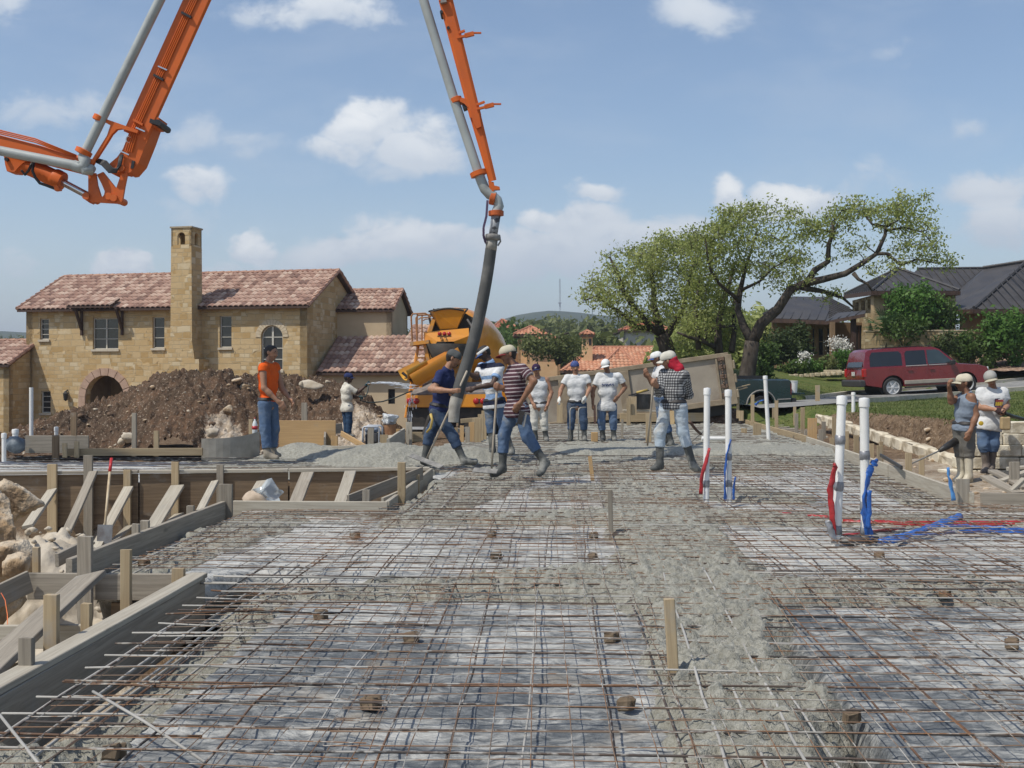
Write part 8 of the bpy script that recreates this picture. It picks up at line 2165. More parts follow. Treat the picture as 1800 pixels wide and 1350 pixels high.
# ------------------------------------------------------------------ people: smooth-blended bodies with clothes over them
def sdf_mesh(prims, vox, k=.03, clips=(), cut=()):
 """prims: (p0, r0, p1, r1[, clip point, clip normal]); smooth union, then clip planes and subtracted balls; surface nets"""
 P0 = np.array([p[0] for p in prims] + [p[2] for p in prims]); rm = max(max(p[1], p[3]) for p in prims)
 lo = P0.min(0) - rm - .04; n = np.ceil((P0.max(0) + rm + .04 - lo) / vox).astype(int) + 1
 F = np.full(n, 1.0, np.float32)
 ax = [lo[i] + vox * np.arange(n[i]) for i in range(3)]
 for p in prims:
  a, r0, b, r1 = np.array(p[0]), p[1], np.array(p[2]), p[3]; m = max(r0, r1) + k + 2 * vox
  i0 = np.maximum(((np.minimum(a, b) - m - lo) / vox).astype(int), 0); i1 = np.minimum(((np.maximum(a, b) + m - lo) / vox).astype(int) + 2, n)
  X, Y, Z = np.meshgrid(*[ax[i][i0[i]:i1[i]] for i in range(3)], indexing='ij')
  d = b - a; L = d @ d + 1e-9
  t = np.clip(((X - a[0]) * d[0] + (Y - a[1]) * d[1] + (Z - a[2]) * d[2]) / L, 0, 1)
  s = np.sqrt((X - a[0] - t * d[0]) ** 2 + (Y - a[1] - t * d[1]) ** 2 + (Z - a[2] - t * d[2]) ** 2) - (r0 + (r1 - r0) * t)
  if len(p) > 4:
   c, nn = p[4], p[5]; s = np.maximum(s, (X - c[0]) * nn[0] + (Y - c[1]) * nn[1] + (Z - c[2]) * nn[2])
  sl = tuple(slice(i0[i], i1[i]) for i in range(3)); f = F[sl]
  h = np.maximum(k - np.abs(f - s), 0) / k
  F[sl] = np.minimum(f, s) - h * h * k * .25
 if clips or cut:
  X, Y, Z = np.meshgrid(*ax, indexing='ij')
  for c, nn in clips: F = np.maximum(F, (X - c[0]) * nn[0] + (Y - c[1]) * nn[1] + (Z - c[2]) * nn[2])
  for c, r in cut: F = np.maximum(F, r - np.sqrt((X - c[0]) ** 2 + (Y - c[1]) ** 2 + (Z - c[2]) ** 2))
 ins = F < 0
 ns = np.zeros(np.array(F.shape) - 1, np.int8); acc = np.zeros(ns.shape + (3,), np.float32); cnt = np.zeros(ns.shape, np.float32)
 C = [(i, j, l) for i in (0, 1) for j in (0, 1) for l in (0, 1)]
 def sub(A, c): return A[c[0]:A.shape[0] - 1 + c[0], c[1]:A.shape[1] - 1 + c[1], c[2]:A.shape[2] - 1 + c[2]]
 for c in C: ns += sub(ins, c)
 act = (ns > 0) & (ns < 8); idx = np.argwhere(act); id3 = tuple(idx.T)
 pos = np.zeros((len(idx), 3)); w = np.zeros(len(idx))
 for c in C:
  for axn in range(3):
   if c[axn]: continue
   e = list(c); e[axn] = 1
   fa = F[idx[:, 0] + c[0], idx[:, 1] + c[1], idx[:, 2] + c[2]]; fb = F[idx[:, 0] + e[0], idx[:, 1] + e[1], idx[:, 2] + e[2]]
   x = (fa < 0) != (fb < 0); t = np.where(x, fa / np.where(x, fa - fb, 1), 0)
   q = np.array(c, float)[None].repeat(len(idx), 0); q[:, axn] += t
   pos += q * x[:, None]; w += x
 V = (idx + pos / np.maximum(w, 1)[:, None]) * vox + lo
 vid = np.full(ns.shape, -1, np.int32); vid[id3] = np.arange(len(idx))
 Q = []
 for axn in range(3):
  u, v = (axn + 1) % 3, (axn + 2) % 3
  s0 = [slice(1, -1)] * 3; s1 = [slice(1, -1)] * 3; s0[axn] = slice(0, -1); s1[axn] = slice(1, None)
  A, B = ins[tuple(s0)], ins[tuple(s1)]; g = np.argwhere(A != B); fl = A[tuple(g.T)]
  o = np.ones(3, int); o[axn] = 0; g = g + o
  def at(du, dv): h = g.copy(); h[:, u] += du; h[:, v] += dv; return vid[tuple(h.T)]
  q = np.stack([at(-1, -1), at(0, -1), at(0, 0), at(-1, 0)], 1); q[~fl] = q[~fl][:, ::-1]; Q.append(q)
 Q = np.concatenate(Q); return V, Q[(Q >= 0).all(1)]
def wrinkle(V, F, amp, sc, seed):
 fn = np.cross(V[F[:, 1]] - V[F[:, 0]], V[F[:, 2]] - V[F[:, 0]]); N = np.zeros_like(V)
 for k in range(4): np.add.at(N, F[:, k], fn)
 N /= np.linalg.norm(N, axis=1)[:, None] + 1e-9
 p = V * np.array([1, 1, 1.5]) + seed
 w = .6 * (1 - np.abs(2 * vnoise(p, sc, 2) - 1) * 2) + (vnoise(p, sc * .55, 2) - .5) * .7
 return V + N * (amp * w)[:, None]
def cloth(name, c, c2=None, dirt=None, sc=5.0):
 return mat(name, c, c2 or tuple(x * .82 for x in c), .9, sc, 5, .35, .7, .35, 45, .004, spec=.1, c3=dirt, s3=2.6)
def banded(name, stops, per, ax=0, check=None):
 """cloth with stripes along the body (constant ramp over a period in metres) or a check"""
 m_, T, b = newmat(name); v = T.new('ShaderNodeAttribute', attribute_name='suv').outputs['Vector']
 s = T.new('ShaderNodeSeparateXYZ'); T.l.new(v, s.inputs[0])
 def band(out, st):
  r = T.new('ShaderNodeValToRGB'); e = r.color_ramp; e.interpolation = 'CONSTANT'
  T.put(r.inputs[0], T.m('FRACT', T.m('DIVIDE', out, per)))
  e.elements[0].position, e.elements[0].color = 0, (*st[0][1], 1); e.elements[1].position, e.elements[1].color = st[1][0], (*st[1][1], 1)
  for p_, c in st[2:]: q = e.elements.new(p_); q.color = (*c, 1)
  return r.outputs[0]
 col = band(s.outputs[0], stops)
 if check: col = T.mix(1.0, col, band(s.outputs[1], check), 'MULTIPLY')
 T.put(b.inputs['Base Color'], T.mix(T.ramp(T.noise(v, 9, 4), .4, .7, 0, .25), col, (.05, .05, .05))); b.inputs['Roughness'].default_value = .9; b.inputs['Specular IOR Level'].default_value = .1
 return m_
def skin_mat(name, c):
 m_, T, b = newmat(name); a = T.new('ShaderNodeAttribute', attribute_name='tint').outputs['Color']; tc = T.new('ShaderNodeTexCoord').outputs['Object']
 T.put(b.inputs['Base Color'], T.mix(1.0, T.mix(T.ramp(T.noise(tc, 14, 4), .3, .7), c, tuple(x * .82 for x in c)), a, 'MULTIPLY')); b.inputs['Roughness'].default_value = .55; b.inputs['Specular IOR Level'].default_value = .35
 return m_
SK1, SK2, SK3 = skin_mat('tan_skin', (.36, .19, .115)), skin_mat('brown_skin', (.25, .125, .072)), skin_mat('dark_skin', (.075, .042, .030))
HAIR = mat('black_hair', (.012, .010, .009), (.022, .018, .015), .6, 30, 3, bump=.6, bscale=90)
JEAN = cloth('blue_denim', (.075, .12, .205), (.125, .175, .255), (.20, .20, .185)); JEAND = cloth('dark_denim', (.038, .062, .11), (.07, .10, .155), (.13, .13, .125)); JEANL = cloth('faded_denim', (.36, .43, .49), (.46, .51, .55), (.38, .37, .34))
WHT = cloth('white_cotton', (.60, .60, .59), (.52, .52, .51)); BOOT = mat('muddy_rubber', (.055, .058, .055), (.10, .10, .092), .7, 6, 5, .35, .7, .2, 40, .003, c3=(.24, .235, .21), s3=5); BELT = mat('black_leather', (.02, .018, .016), (.035, .03, .028), .6, 9)
BOOTL = mat('cream_rubber', (.52, .47, .36), (.42, .37, .27), .6, 6, 4, c3=(.33, .28, .2), s3=4)
TAN = cloth('tan_canvas', (.42, .31, .17), (.33, .24, .13))
def V3(p): return np.array(tuple(p), float)
def person(label, d, J, face, skin, shirt, pants, boots, hat=None, hair=.6, fat=1.0, grips=None, gloves=None, belt=BELT, seed=1.0, curl=(.45, .45), moust=False, group='crew on the slab'):
 q = [V3(P(j[0], j[1], d + (j[2] if len(j) > 2 else 0))) for j in J]
 hd, nk, s0, s1, e0, e1, w0, w1, h0, h1, k0, k1, a0, a1, t0, t1 = q
 S, E, Wr, H, K, A, Tt = (s0, s1), (e0, e1), [w0, w1], (h0, h1), (k0, k1), (a0, a1), (t0, t1)
 fx, fy, fz = face; f = V3(RX * fx + FW * fy + Vector((0, 0, fz))); f /= np.linalg.norm(f)
 hm = (h0 + h1) / 2; sp = nk - hm; spl = np.linalg.norm(sp); up = sp / spl
 hu = (hd - nk) / np.linalg.norm(hd - nk); hu = hu - f * (hu @ f); hu /= np.linalg.norm(hu); hs = np.cross(f, hu)
 root = empty('person', tuple((a0 + a1) / 2 - np.array([0, 0, .07])), label, 'person', group)
 grips = grips or {}
 gaxis = {}
 for i, (gp, axv) in grips.items():
  gp = V3(gp); axv = V3(axv); axv /= np.linalg.norm(axv); dr = gp - E[i]; dr /= np.linalg.norm(dr); pn = np.cross(axv, dr); pn /= np.linalg.norm(pn)
  if pn @ V3(FW) > 0: pn = -pn
  pn = -pn; Wr[i] = gp - dr * .082 - pn * .034; gaxis[i] = (dr, pn)
 # trunk shared by body and shirt
 mid = hm + sp * .42; ch = hm + sp * .70
 sd = (s1 - s0); sdn = sd / (np.linalg.norm(sd) + 1e-9); hv = (h1 - h0); hvn = hv / (np.linalg.norm(hv) + 1e-9); fwd = np.cross(sdn, up)
 if fwd @ f < 0: fwd = -fwd
 def trunk(g):
  F_ = fat
  return [(s0 * .88 + s1 * .12 - up * .01, .062 + g, s1 * .88 + s0 * .12 - up * .01, .062 + g), (ch - sdn * .085 * F_, .098 * F_ + g, ch + sdn * .085 * F_, .098 * F_ + g), (mid - sdn * .06 * F_ + fwd * .03 * (F_ - .9), .098 * F_ + g, mid + sdn * .06 * F_ + fwd * .03 * (F_ - .9), .098 * F_ + g),
    (hm - hvn * .06 + up * .02, .112 * (.5 + .5 * F_) + g, hm + hvn * .06 + up * .02, .112 * (.5 + .5 * F_) + g), (ch - sdn * .075, .095 * F_ + g, mid - sdn * .055, .095 * F_ + g), (ch + sdn * .075, .095 * F_ + g, mid + sdn * .055, .095 * F_ + g), (mid, .10 * F_ + g, hm, .11 * F_ + g), (nk - up * .03, .06 + g, ch, .09 + g)]
 body = trunk(0)
 body += [(nk - up * .03, .062, hd - hu * .06 - f * .015, .054)]
 body += [(hd + hu * .035 - f * .032, .082, hd + hu * .03 + f * .022, .079), (hd + f * .028, .064, hd + f * .052 - hu * .082, .036), (hd + f * .088 + hu * .012, .013, hd + f * .106 - hu * .024, .017), (hd + f * .055 - hu * .048 - hs * .018, .030, hd + f * .055 - hu * .048 + hs * .018, .030),
    (hd + f * .072 + hu * .032 - hs * .034, .016, hd + f * .072 + hu * .032 + hs * .034, .016), (hd + hs * .080 - f * .01 + hu * .012, .017, hd + hs * .082 - f * .008 - hu * .02, .012), (hd - hs * .080 - f * .01 + hu * .012, .017, hd - hs * .082 - f * .008 - hu * .02, .012)]
 hands = []
 for i in (0, 1):
  fa = Wr[i] - E[i]; fa /= np.linalg.norm(fa)
  body += [(S[i], .062, E[i], .044), (E[i], .046, E[i] + (Wr[i] - E[i]) * .4, .045), (E[i] + (Wr[i] - E[i]) * .3, .045, Wr[i], .029)]
  if i in gaxis: dr, pn = gaxis[i]; cu = 1.35
  else:
   dr = fa; cu = curl[i]; inn = hm + sp * .3 - Wr[i]; pn = inn - dr * (inn @ dr); pn = pn / (np.linalg.norm(pn) + 1e-9)
  ac = np.cross(dr, pn); side = 1 if ac @ f > 0 else -1
  hnd = [(Wr[i] + ac * .012, .021, Wr[i] + dr * .085 + ac * .027, .016), (Wr[i] - ac * .012, .021, Wr[i] + dr * .085 - ac * .027, .015), (Wr[i], .02, Wr[i] + dr * .085, .017)]
  for j, (o, ln) in enumerate(((-.031, .80), (-.0105, .98), (.0105, 1.0), (.031, .92))):
   p = Wr[i] + dr * .086 + ac * o * side * -1; an = cu * .35
   for L_, r_ in ((.040, .0098), (.026, .0092), (.021, .0084)):
    nx = p + (dr * math.cos(an) + pn * math.sin(an) + ac * o * (1.2 if cu < 1 else 0)) * L_ * ln; hnd.append((p, r_, nx, r_ * .95)); p = nx; an += cu
  tb = Wr[i] + dr * .03 + ac * .026 * side; tm = tb + dr * .036 + ac * .022 * side + pn * .014; hnd += [(Wr[i] + dr * .015, .016, tb, .015), (tb, .0135, tm, .0115), (tm, .0115, tm + dr * .028 + pn * .02 * cu + ac * .002, .0095)]
  hands.append(hnd); body += hnd
  body += [(H[i], .088, K[i], .056), (K[i], .056, K[i] + (A[i] - K[i]) * .35, .056), (K[i] + (A[i] - K[i]) * .35, .055, A[i], .036), (A[i], .036, Tt[i] * .8 + A[i] * .2, .03)]
 V, F = sdf_mesh(body, .0085, .022)
 tint = np.ones((len(V), 4))
 def paint_(c, r, col): tint[np.linalg.norm(V - c, axis=1) < r, :3] = col
 jw = (V - hd) @ hu; nf = (V - hd) @ f; near = np.linalg.norm(V - hd, axis=1) < .15
 tint[near & (jw < -.045) & (nf > .0), :3] = (.72, .70, .70)
 for s in (-1, 1):
  paint_(hd + f * .082 + hs * .033 * s + hu * .012, .0125, (.10, .09, .09)); paint_(hd + f * .09 + hs * .034 * s + hu * .034, .012, (.2, .16, .14)); paint_(hd + f * .09 + hs * .022 * s + hu * .032, .011, (.2, .16, .14))
  paint_(hd + f * .088 - hu * .056 + hs * .012 * s, .012, (.62, .40, .38))
  if moust: paint_(hd + f * .092 - hu * .042 + hs * .014 * s, .016, (.10, .08, .07))
 npmesh('body', V, F, skin, loc=tuple(root.location), parent=root, attrs={'tint': ('POINT', 'FLOAT_COLOR', tint)})
 def piece(name, prims, m_, vox=.011, k=.03, clips=(), cut=(), amp=.006, sc=9.0, suv=False):
  V, F = sdf_mesh(prims, vox, k, clips, cut)
  at = None
  if suv:
   al = (V - hm) @ up; ar = (V - hm) @ sdn; arms = np.zeros(len(V), bool)
   dt = np.linalg.norm(V - hm - np.clip((V - hm) @ up, 0, spl)[:, None] * up, axis=1) - .15
   for i in (0, 1):
    u_ = E[i] - S[i]; L = np.linalg.norm(u_); t = np.clip((V - S[i]) @ u_ / L, .05, L); da = np.linalg.norm(V - S[i] - t[:, None] * u_ / L, axis=1) - .06
    m = (da < dt) & (t > .06) if shirt[2] < 1.3 else (da < dt + .02) & (t > .06); al = np.where(m, spl * .9 - t, al)
    if shirt[2] > 1.3:
     v_ = Wr[i] - E[i]; L2 = np.linalg.norm(v_); t2 = (V - E[i]) @ v_ / L2; d2 = np.linalg.norm(V - E[i] - np.clip(t2, 0, L2)[:, None] * v_ / L2, axis=1); m2 = (d2 < .07) & (t2 > .02); al = np.where(m2, spl * .9 - L - t2, al); ar = np.where(m2, (V - E[i]) @ np.array([0, 0, 1.0]), ar)
   side = np.abs((V - hm) @ fwd); ar = ar + .9 * np.sign(ar) * side * (np.abs(ar) > .12)
   at = {'suv': ('POINT', 'FLOAT_VECTOR', np.stack([al, ar, 0 * al], 1))}
  if amp: V = wrinkle(V, F, amp, sc, seed)
  o = npmesh(name, V, F, m_, loc=tuple(root.location), parent=root, attrs=at); o.location = (0, 0, 0); return o
 root.children[0].location = (0, 0, 0)
 knd, sm, sl, hem = shirt
 pr = trunk(.017)
 if knd != 'tank':
  for i in (0, 1):
   if sl <= 1:
    c = S[i] + (E[i] - S[i]) * sl; nn = (E[i] - S[i]) / np.linalg.norm(E[i] - S[i]); pr.append((S[i], .074, c + nn * .06, .073, c, nn))
   else:
    c = E[i] + (Wr[i] - E[i]) * (sl - 1); nn = (Wr[i] - E[i]) / np.linalg.norm(Wr[i] - E[i]); pr += [(S[i], .078, E[i], .060), (E[i], .060, c + nn * .05, .046, c, nn)]
 if hem < -.04: pr.append((hm - hvn * .075 - up * .04, .140, hm + hvn * .075 - up * .04, .140))
 cuts = [(nk + up * .065 + fwd * .035, .080)]
 if knd == 'tank': cuts += [(S[i] + (S[i] - nk) * .16 + up * .02, .098) for i in (0, 1)]; cuts[0] = (nk + up * .06 + fwd * .07, .11)
 piece('shirt', pr, sm, .010, .035, [(hm + up * hem, -up)], cuts, .008, 13, True)
 pm, plen = pants
 pp = [(hm - hvn * .05 + up * .03, .122 * (.5 + .5 * fat), hm + hvn * .05 + up * .03, .122 * (.5 + .5 * fat))]
 for i in (0, 1):
  pp.append((H[i], .106, K[i], .080))
  if plen > 1.0:
   c = K[i] + (A[i] - K[i]) * (plen - 1); nn = (A[i] - K[i]) / np.linalg.norm(A[i] - K[i]); pp.append((K[i], .080, c + nn * .06, .072, c, nn))
 piece('trousers', pp, pm, .011, .04, [(hm + up * .10, up)], (), .011, 11)
 bm_, bt = boots
 for i in (0, 1):
  fdir = Tt[i] - A[i]; top = K[i] + (A[i] - K[i]) * bt; ax_ = (A[i] - K[i]) / np.linalg.norm(A[i] - K[i]); heel = A[i] + ax_ * .045 - fdir * .12
  sole = min(A[i][2] - .065, Tt[i][2] - .012) if abs(fdir[2]) < .13 else -9
  piece('boot', [(top - ax_ * .08, .066, A[i], .050, top, -ax_), (A[i], .050, heel, .040), (heel, .042, Tt[i] * .85 + A[i] * .15, .044), (A[i] - ax_ * .02, .05, A[i] + fdir * .55 + ax_ * .02, .044)], bm_, .010, .03, [((0, 0, sole), (0, 0, -1))] if sole > -9 else (), (), .003, 12)
 if belt is not None: piece('belt', [(p[0], p[1] + (.012 if 'belt' else 0), p[2], p[3] + .012) for p in trunk(.022)[2:4] + [pp[0]]], belt, .010, .03, [(hm + up * .115, up), (hm + up * .065, -up)], (), 0)
 if gloves is not None:
  for i in (0, 1): piece('glove', [(p[0], p[1] + .005, p[2], p[3] + .005) for p in hands[i]], gloves, .008, .012, (), (), .001, 20)
 if hair: piece('hair', [(hd + hu * .04 - f * .036, .092, hd + hu * .046 + f * .014, .085), (hd - f * .05, .075, hd - f * .05 - hu * .045, .052)], HAIR, .009, .02, [(hd + f * .055 + hu * .055, (f - hu * .55) / 1.141), (hd - hu * .07, -hu)], [(hd + f * .10 - hu * .03, .088)], .003, 30)
 if hat:
  hm_, bmat, bdir, kind = hat
  if kind != 'visor': piece('cap_crown', [(hd + hu * .050 - f * .036, .096, hd + hu * .050 + f * .022, .092)], hm_, .009, .02, [(hd + hu * .028, -hu)], (), .002, 14)
  else: piece('visor_band', [(hd + hu * .040 - f * .036, .097, hd + hu * .040 + f * .022, .093)], hm_, .009, .02, [(hd + hu * .028, -hu), (hd + hu * .075, hu)], (), 0)
  if kind in ('cap', 'visor'):
   bf = f * bdir; mb = MB(); vs = []; n = 11
   for z_ in (.0, -.006):
    for rr in (.0, 1.0):
     for j in range(n):
      t = (j / (n - 1) - .5) * 2.0; L = (.088 + (.083 * math.cos(t * 1.15) + .004) * rr); vs.append(tuple(hd + hu * (.040 + z_ - .020 * rr - .018 * t * t) + bf * (L * math.cos(t) + .008) + np.cross(bf, hu) * L * .96 * math.sin(t)))
   for j in range(n - 1): mb_f = None
   fs = [(j, j + 1, n + j + 1, n + j) for j in range(n - 1)] + [(2 * n + j + 1, 2 * n + j, 3 * n + j, 3 * n + j + 1) for j in range(n - 1)] + [(n + j, n + j + 1, 3 * n + j + 1, 3 * n + j) for j in range(n - 1)] + [(0, n, 3 * n, 2 * n), (n - 1, 3 * n - 1, 4 * n - 1, 2 * n - 1)]
   mb.add(vs, fs).build('cap_brim', bmat, root, smooth=True, sharp=40)
 return dict(root=root, hm=hm, up=up, nk=nk, f=f, fwd=fwd, sdn=sdn, hd=hd, hu=hu, hs=hs, piece=piece, ch=ch, K=K, A=A, W=Wr)
def stick(name, a, b, r, m_, label, cat, extra=None):
 a, b = Vector(a), Vector(b); e = empty(name, b, label, cat)
 MB().tube([a, a.lerp(b, .33) + Vector((.004, 0, 0)), a.lerp(b, .66), b], [r, r, r * .97, r * .9], 10).build('handle', m_, e, smooth=True)
 if extra: extra(e, b)
 return e
def decal(g, c, w, h, draw, name, par=None):
 """a print on the chest: small boxes laid just proud of the cloth"""
 s = g['sdn']; u = g['up']; n = g['fwd']
 if s @ V3(RX) < 0: s = -s
 sh = [o for o in g['root'].children if o.name.startswith('shirt')][0]
 bpy.context.view_layer.update()
 mb = [MB(), MB(), MB()]
 def pt(x, y):
  p = Vector(c + s * x * w + u * y * h + n * .4) - g['root'].location
  ok, loc, nr, _ = sh.ray_cast(p, Vector(-n)); return (loc + g['root'].location + Vector(n) * .004) if ok else Vector(c + s * x * w + u * y * h)
 draw(mb, pt, Vector(n))
 return mb
def crew():
 rake_h = mat('rake_handle', (.42, .36, .28), (.30, .25, .19), .7, 5, 4, c3=(.36, .35, .32), s3=4); iron = MATS['dirty_steel']
 grey_cap, khaki, white_cap = cloth('grey_cap', (.10, .105, .105)), cloth('khaki_cap', (.47, .43, .32)), cloth('white_cap', (.70, .70, .67)); offw = cloth('offwhite_cap', (.52, .50, .43)); dark_red = cloth('dark_red_cloth', (.16, .03, .03)); navy = cloth('navy_cotton', (.022, .030, .085), (.032, .042, .11))
 blueb = cloth('blue_brim', (.05, .09, .22)); lb = (.24, .36, .56); nv = (.018, .022, .045); wh = (.66, .66, .66)
 person('man in a sleeveless orange shirt and jeans standing by the curved form', 18.1, [(477, 621), (472, 638), (462, 646, -.18), (484, 645, .18), (464, 682, -.24), (496, 684, .16), (489, 706, -.22), (509, 701, .10), (465, 711, -.09), (477, 711, .09), (466, 754, -.1), (482, 754, .12), (470, 797, -.1), (479, 794, .14), (489, 806, -.14), (492, 802, .1)],
   (.92, -.36, -.08), SK1, ('tee', cloth('orange_cotton', (.72, .115, .018), (.62, .09, .015)), .18, .05), (JEAN, 1.78), (mat('suede_boot', (.30, .26, .20), (.22, .19, .15), .9, 8), .80), hair=1, fat=1.05, seed=1, curl=(.5, .7))
 person('man in a cream shirt and dark cap hosing down the mixer truck', 29.5, [(613, 665), (609, 674), (606, 680, .14), (614, 681, -.14), (622, 698, .05), (628, 691, -.1), (632, 698, -.12), (642, 679, -.1), (607, 717, .08), (613, 717, -.08), (609, 741, .08), (614, 741, -.08), (609, 761, .08), (613, 763, -.08), (618, 765, .05), (622, 767, -.1)],
   (1, -.05, -.05), SK3, ('tee', cloth('cream_cotton', (.60, .57, .49), (.52, .49, .41)), .85, -.10), (cloth('dark_blue_work', (.03, .06, .11)), 1.9), (BOOT, .85), (navy, navy, 1, 'cap'), fat=1.1, gloves=cloth('teal_glove', (.03, .07, .08)), seed=2, belt=None)
 # navy T-shirt man with a concrete rake
 r0, r1 = P(821, 652, 16.75), P(748, 811, 17.15); ax = r1 - r0
 g = person('man in a navy T-shirt striding with a concrete rake beside the black hose', 17.2, [(797, 631), (786, 648), (774, 659, -.17), (790, 655, .17), (763, 685, -.26), (757, 684, .18), (796, 687, -.3), (786, 692, -.05), (767, 722, -.08), (777, 722, .08), (796, 768, -.1), (755, 764, .1), (816, 810, -.12), (746, 808, .1), (839, 811, -.16), (757, 818, .05)],
    (.93, -.12, -.42), SK1, ('tee', navy, .62, -.03), (JEAND, 1.42), (BOOT, .36), (grey_cap, grey_cap, 1, 'none'), fat=1.08, grips={0: (r0 + ax * .215, ax)}, seed=3)
 def bar(p, q): return lambda e, b: MB().beam(p, q, .10, .012, (0, -.5, .8)).build('blade', iron, e)
 stick('concrete_rake', r0, r1, .017, rake_h, 'long-handled concrete rake in the navy T-shirt man\'s hands', 'rake', bar(P(722, 800, 17.3), P(776, 821, 16.8)))
 p0 = P(757, 728, 16.95); MB().tube([p0, P(760, 738, 16.9), P(757, 752, 16.95), P(750, 760, 17.0)], [.022, .02, .02, .016], 8).build('saw_grip', mat('yellow_wood'  , (.5, .36, .1)), g['root'], smooth=True)
 MB().prism([P(757, 728, 17.0), P(752, 730, 17.0), P(741, 764, 17.05), P(745, 764, 17.05)], FW * .004).build('saw_blade', MATS['worn_steel'], g['root'])
 # striped polo, dark visor, guiding the hose
 polo = banded('striped_polo', [(0, nv), (.14, lb), (.30, wh), (.44, lb), (.56, wh), (.70, lb), (.80, wh)], .62)
 person('man in a blue and white striped polo and visor guiding the black hose', 18.7, [(851, 622), (861, 634), (846, 645, .16), (879, 646, -.12), (838, 664, .05), (866, 676, -.3), (824, 656, -.05), (835, 682, -.35), (861, 711, .05), (879, 711, -.05), (863, 745, .05), (884, 745, -.05), (866, 792, .05), (899, 792, -.03), (861, 797, -.08), (898, 799, -.16)],
   (-.80, -.42, -.55), SK3, ('tee', polo, .62, -.06), (JEAN, 1.35), (BOOT, .35), (MATS['white_cap'], blueb, 1, 'visor'), hair=1, fat=1.1, seed=4, curl=(.7, .5))
 # purple striped shirt, hand on hip, leaning on a rake
 pr, pw = (.075, .035, .045), (.44, .38, .38)
 r0, r1 = P(874, 671, 15.35), P(864, 826, 15.35); ax = r1 - r0
 g = person('man in a purple striped shirt with one hand on his hip, leaning on a rake', 15.3, [(893, 625), (903, 641), (901, 648, .17), (918, 649, -.17), (889, 684, .1), (939, 670, -.28), (878, 680, 0), (915, 708, -.24), (902, 721, .08), (915, 720, -.08), (886, 764, .1), (927, 767, -.1), (883, 822, .1), (957, 812, -.12), (863, 837, 0), (947, 836, -.2)],
    (-.90, -.38, -.2), SK2, ('tee', banded('purple_stripes', [(0, pr), (.72, pw)], .052), .62, -.10), (JEAN, 1.55), (BOOT, .48), (khaki, dark_red, 1, 'cap'), fat=1.05, belt=None, grips={0: (r0 + ax * .05, ax)}, seed=5, curl=(.4, .5))
 stick('concrete_rake', r0, r1, .017, rake_h, 'upright concrete rake under the purple-shirted man\'s hand', 'rake', bar(P(832, 826, 15.3), P(874, 829, 15.2)))
 MB().beam(P(918, 722, 15.0), P(913, 746, 15.0), .07, .05, (0, 1, 0)).build('tool_pouch', BELT, g['root']); MB().tube([P(925, 726, 15.0), P(920, 750, 15.0)], .014, 8).build('hammer_handle', mat('pale_handle', (.5, .46, .4)), g['root']); MB().beam(P(918, 725, 15.0), P(929, 727, 15.0), .03, .03).build('hammer_head', MATS['worn_steel'], g['root'])
 g = person('man in a white tank top and pale trousers, dark cap, standing behind the purple shirt', 24, [(943, 651), (945, 663), (935, 668), (961, 668), (929, 690, -.05), (969, 690, -.02), (936, 708, -.12), (963, 711, -.1), (939, 715), (955, 715), (939, 742, -.03), (956, 743, -.03), (941, 769), (960, 770), (938, 775, -.18), (962, 776, -.2)],
    (-.05, -1, -.06), SK1, ('tank', WHT, 0, -.01), (cloth('pale_trousers', (.56, .54, .48), (.47, .45, .4)), 1.5), (BOOT, .5), (cloth('maroon_cap', (.045, .025, .06)), navy, 1, 'cap'), fat=1.12, seed=6)
 for k in range(2): MB().box(V3(g['hd'] + g['f'] * .118 + g['hu'] * (.072 - .014 * k) + g['hs'] * (.012 * k)), (.035, .006, .012)).build('cap_badge', MATS['white_cotton'], g['root'])
 g = person('man in a white T-shirt, blue bandana and white gloves, facing the camera', 24, [(1011, 646), (1012, 659), (997, 664), (1031, 664), (986, 685, -.05), (1037, 682, -.02), (983, 699, -.16), (1030, 698, -.2), (1005, 712), (1023, 712), (1004, 740, -.04), (1026, 740, -.04), (1003, 769), (1027, 769), (1000, 775, -.2), (1029, 775, -.2)],
    (.06, -1, -.1), SK1, ('tee', MATS['white_cotton'], .55, .07), (JEAND, 1.52), (BOOT, .42), (cloth('blue_bandana', (.03, .05, .17), (.10, .13, .26), sc=30), navy, 1, 'none'), fat=1.14, gloves=cloth('white_glove', (.66, .65, .6)), seed=7, moust=True, belt=BELT)
 for x0, x1, w_ in ((1002, 1015, 'left'), (1017, 1030, 'right')):
  tag(MB().tube([P(x0, 774, 23.2), P(x0, 722, 23.2), P(x0 + 1, 718, 23.2), P(x0 + 4, 716.5, 23.2), P(x1, 716, 23.4)], .012, 8).build('bent_bar', PALE, smooth=True, loc=P(x0, 774, 23.2)), 'hooked pale bar standing in front of the gloved man, %s one' % w_, 'steel bar')
 g = person('man in a white T-shirt with blue lettering and a white cap, hand on hip', 24.2, [(1065, 643), (1068, 656), (1053, 661), (1088, 661), (1042, 688, -.03), (1099, 681, .02), (1042, 708, -.1), (1087, 697, -.14), (1058, 715), (1076, 715), (1057, 741, -.04), (1078, 741, -.03), (1060, 769), (1079, 769), (1058, 775, -.2), (1082, 775, -.18)],
    (-.28, -1, -.32), SK2, ('tee', MATS['white_cotton'], .6, -.09), (JEAN, 1.52), (BOOT, .45), (white_cap, white_cap, 1, 'cap'), fat=1.2, seed=8, belt=None)
 ink = mat('blue_print', (.03, .05, .17), None, .8)
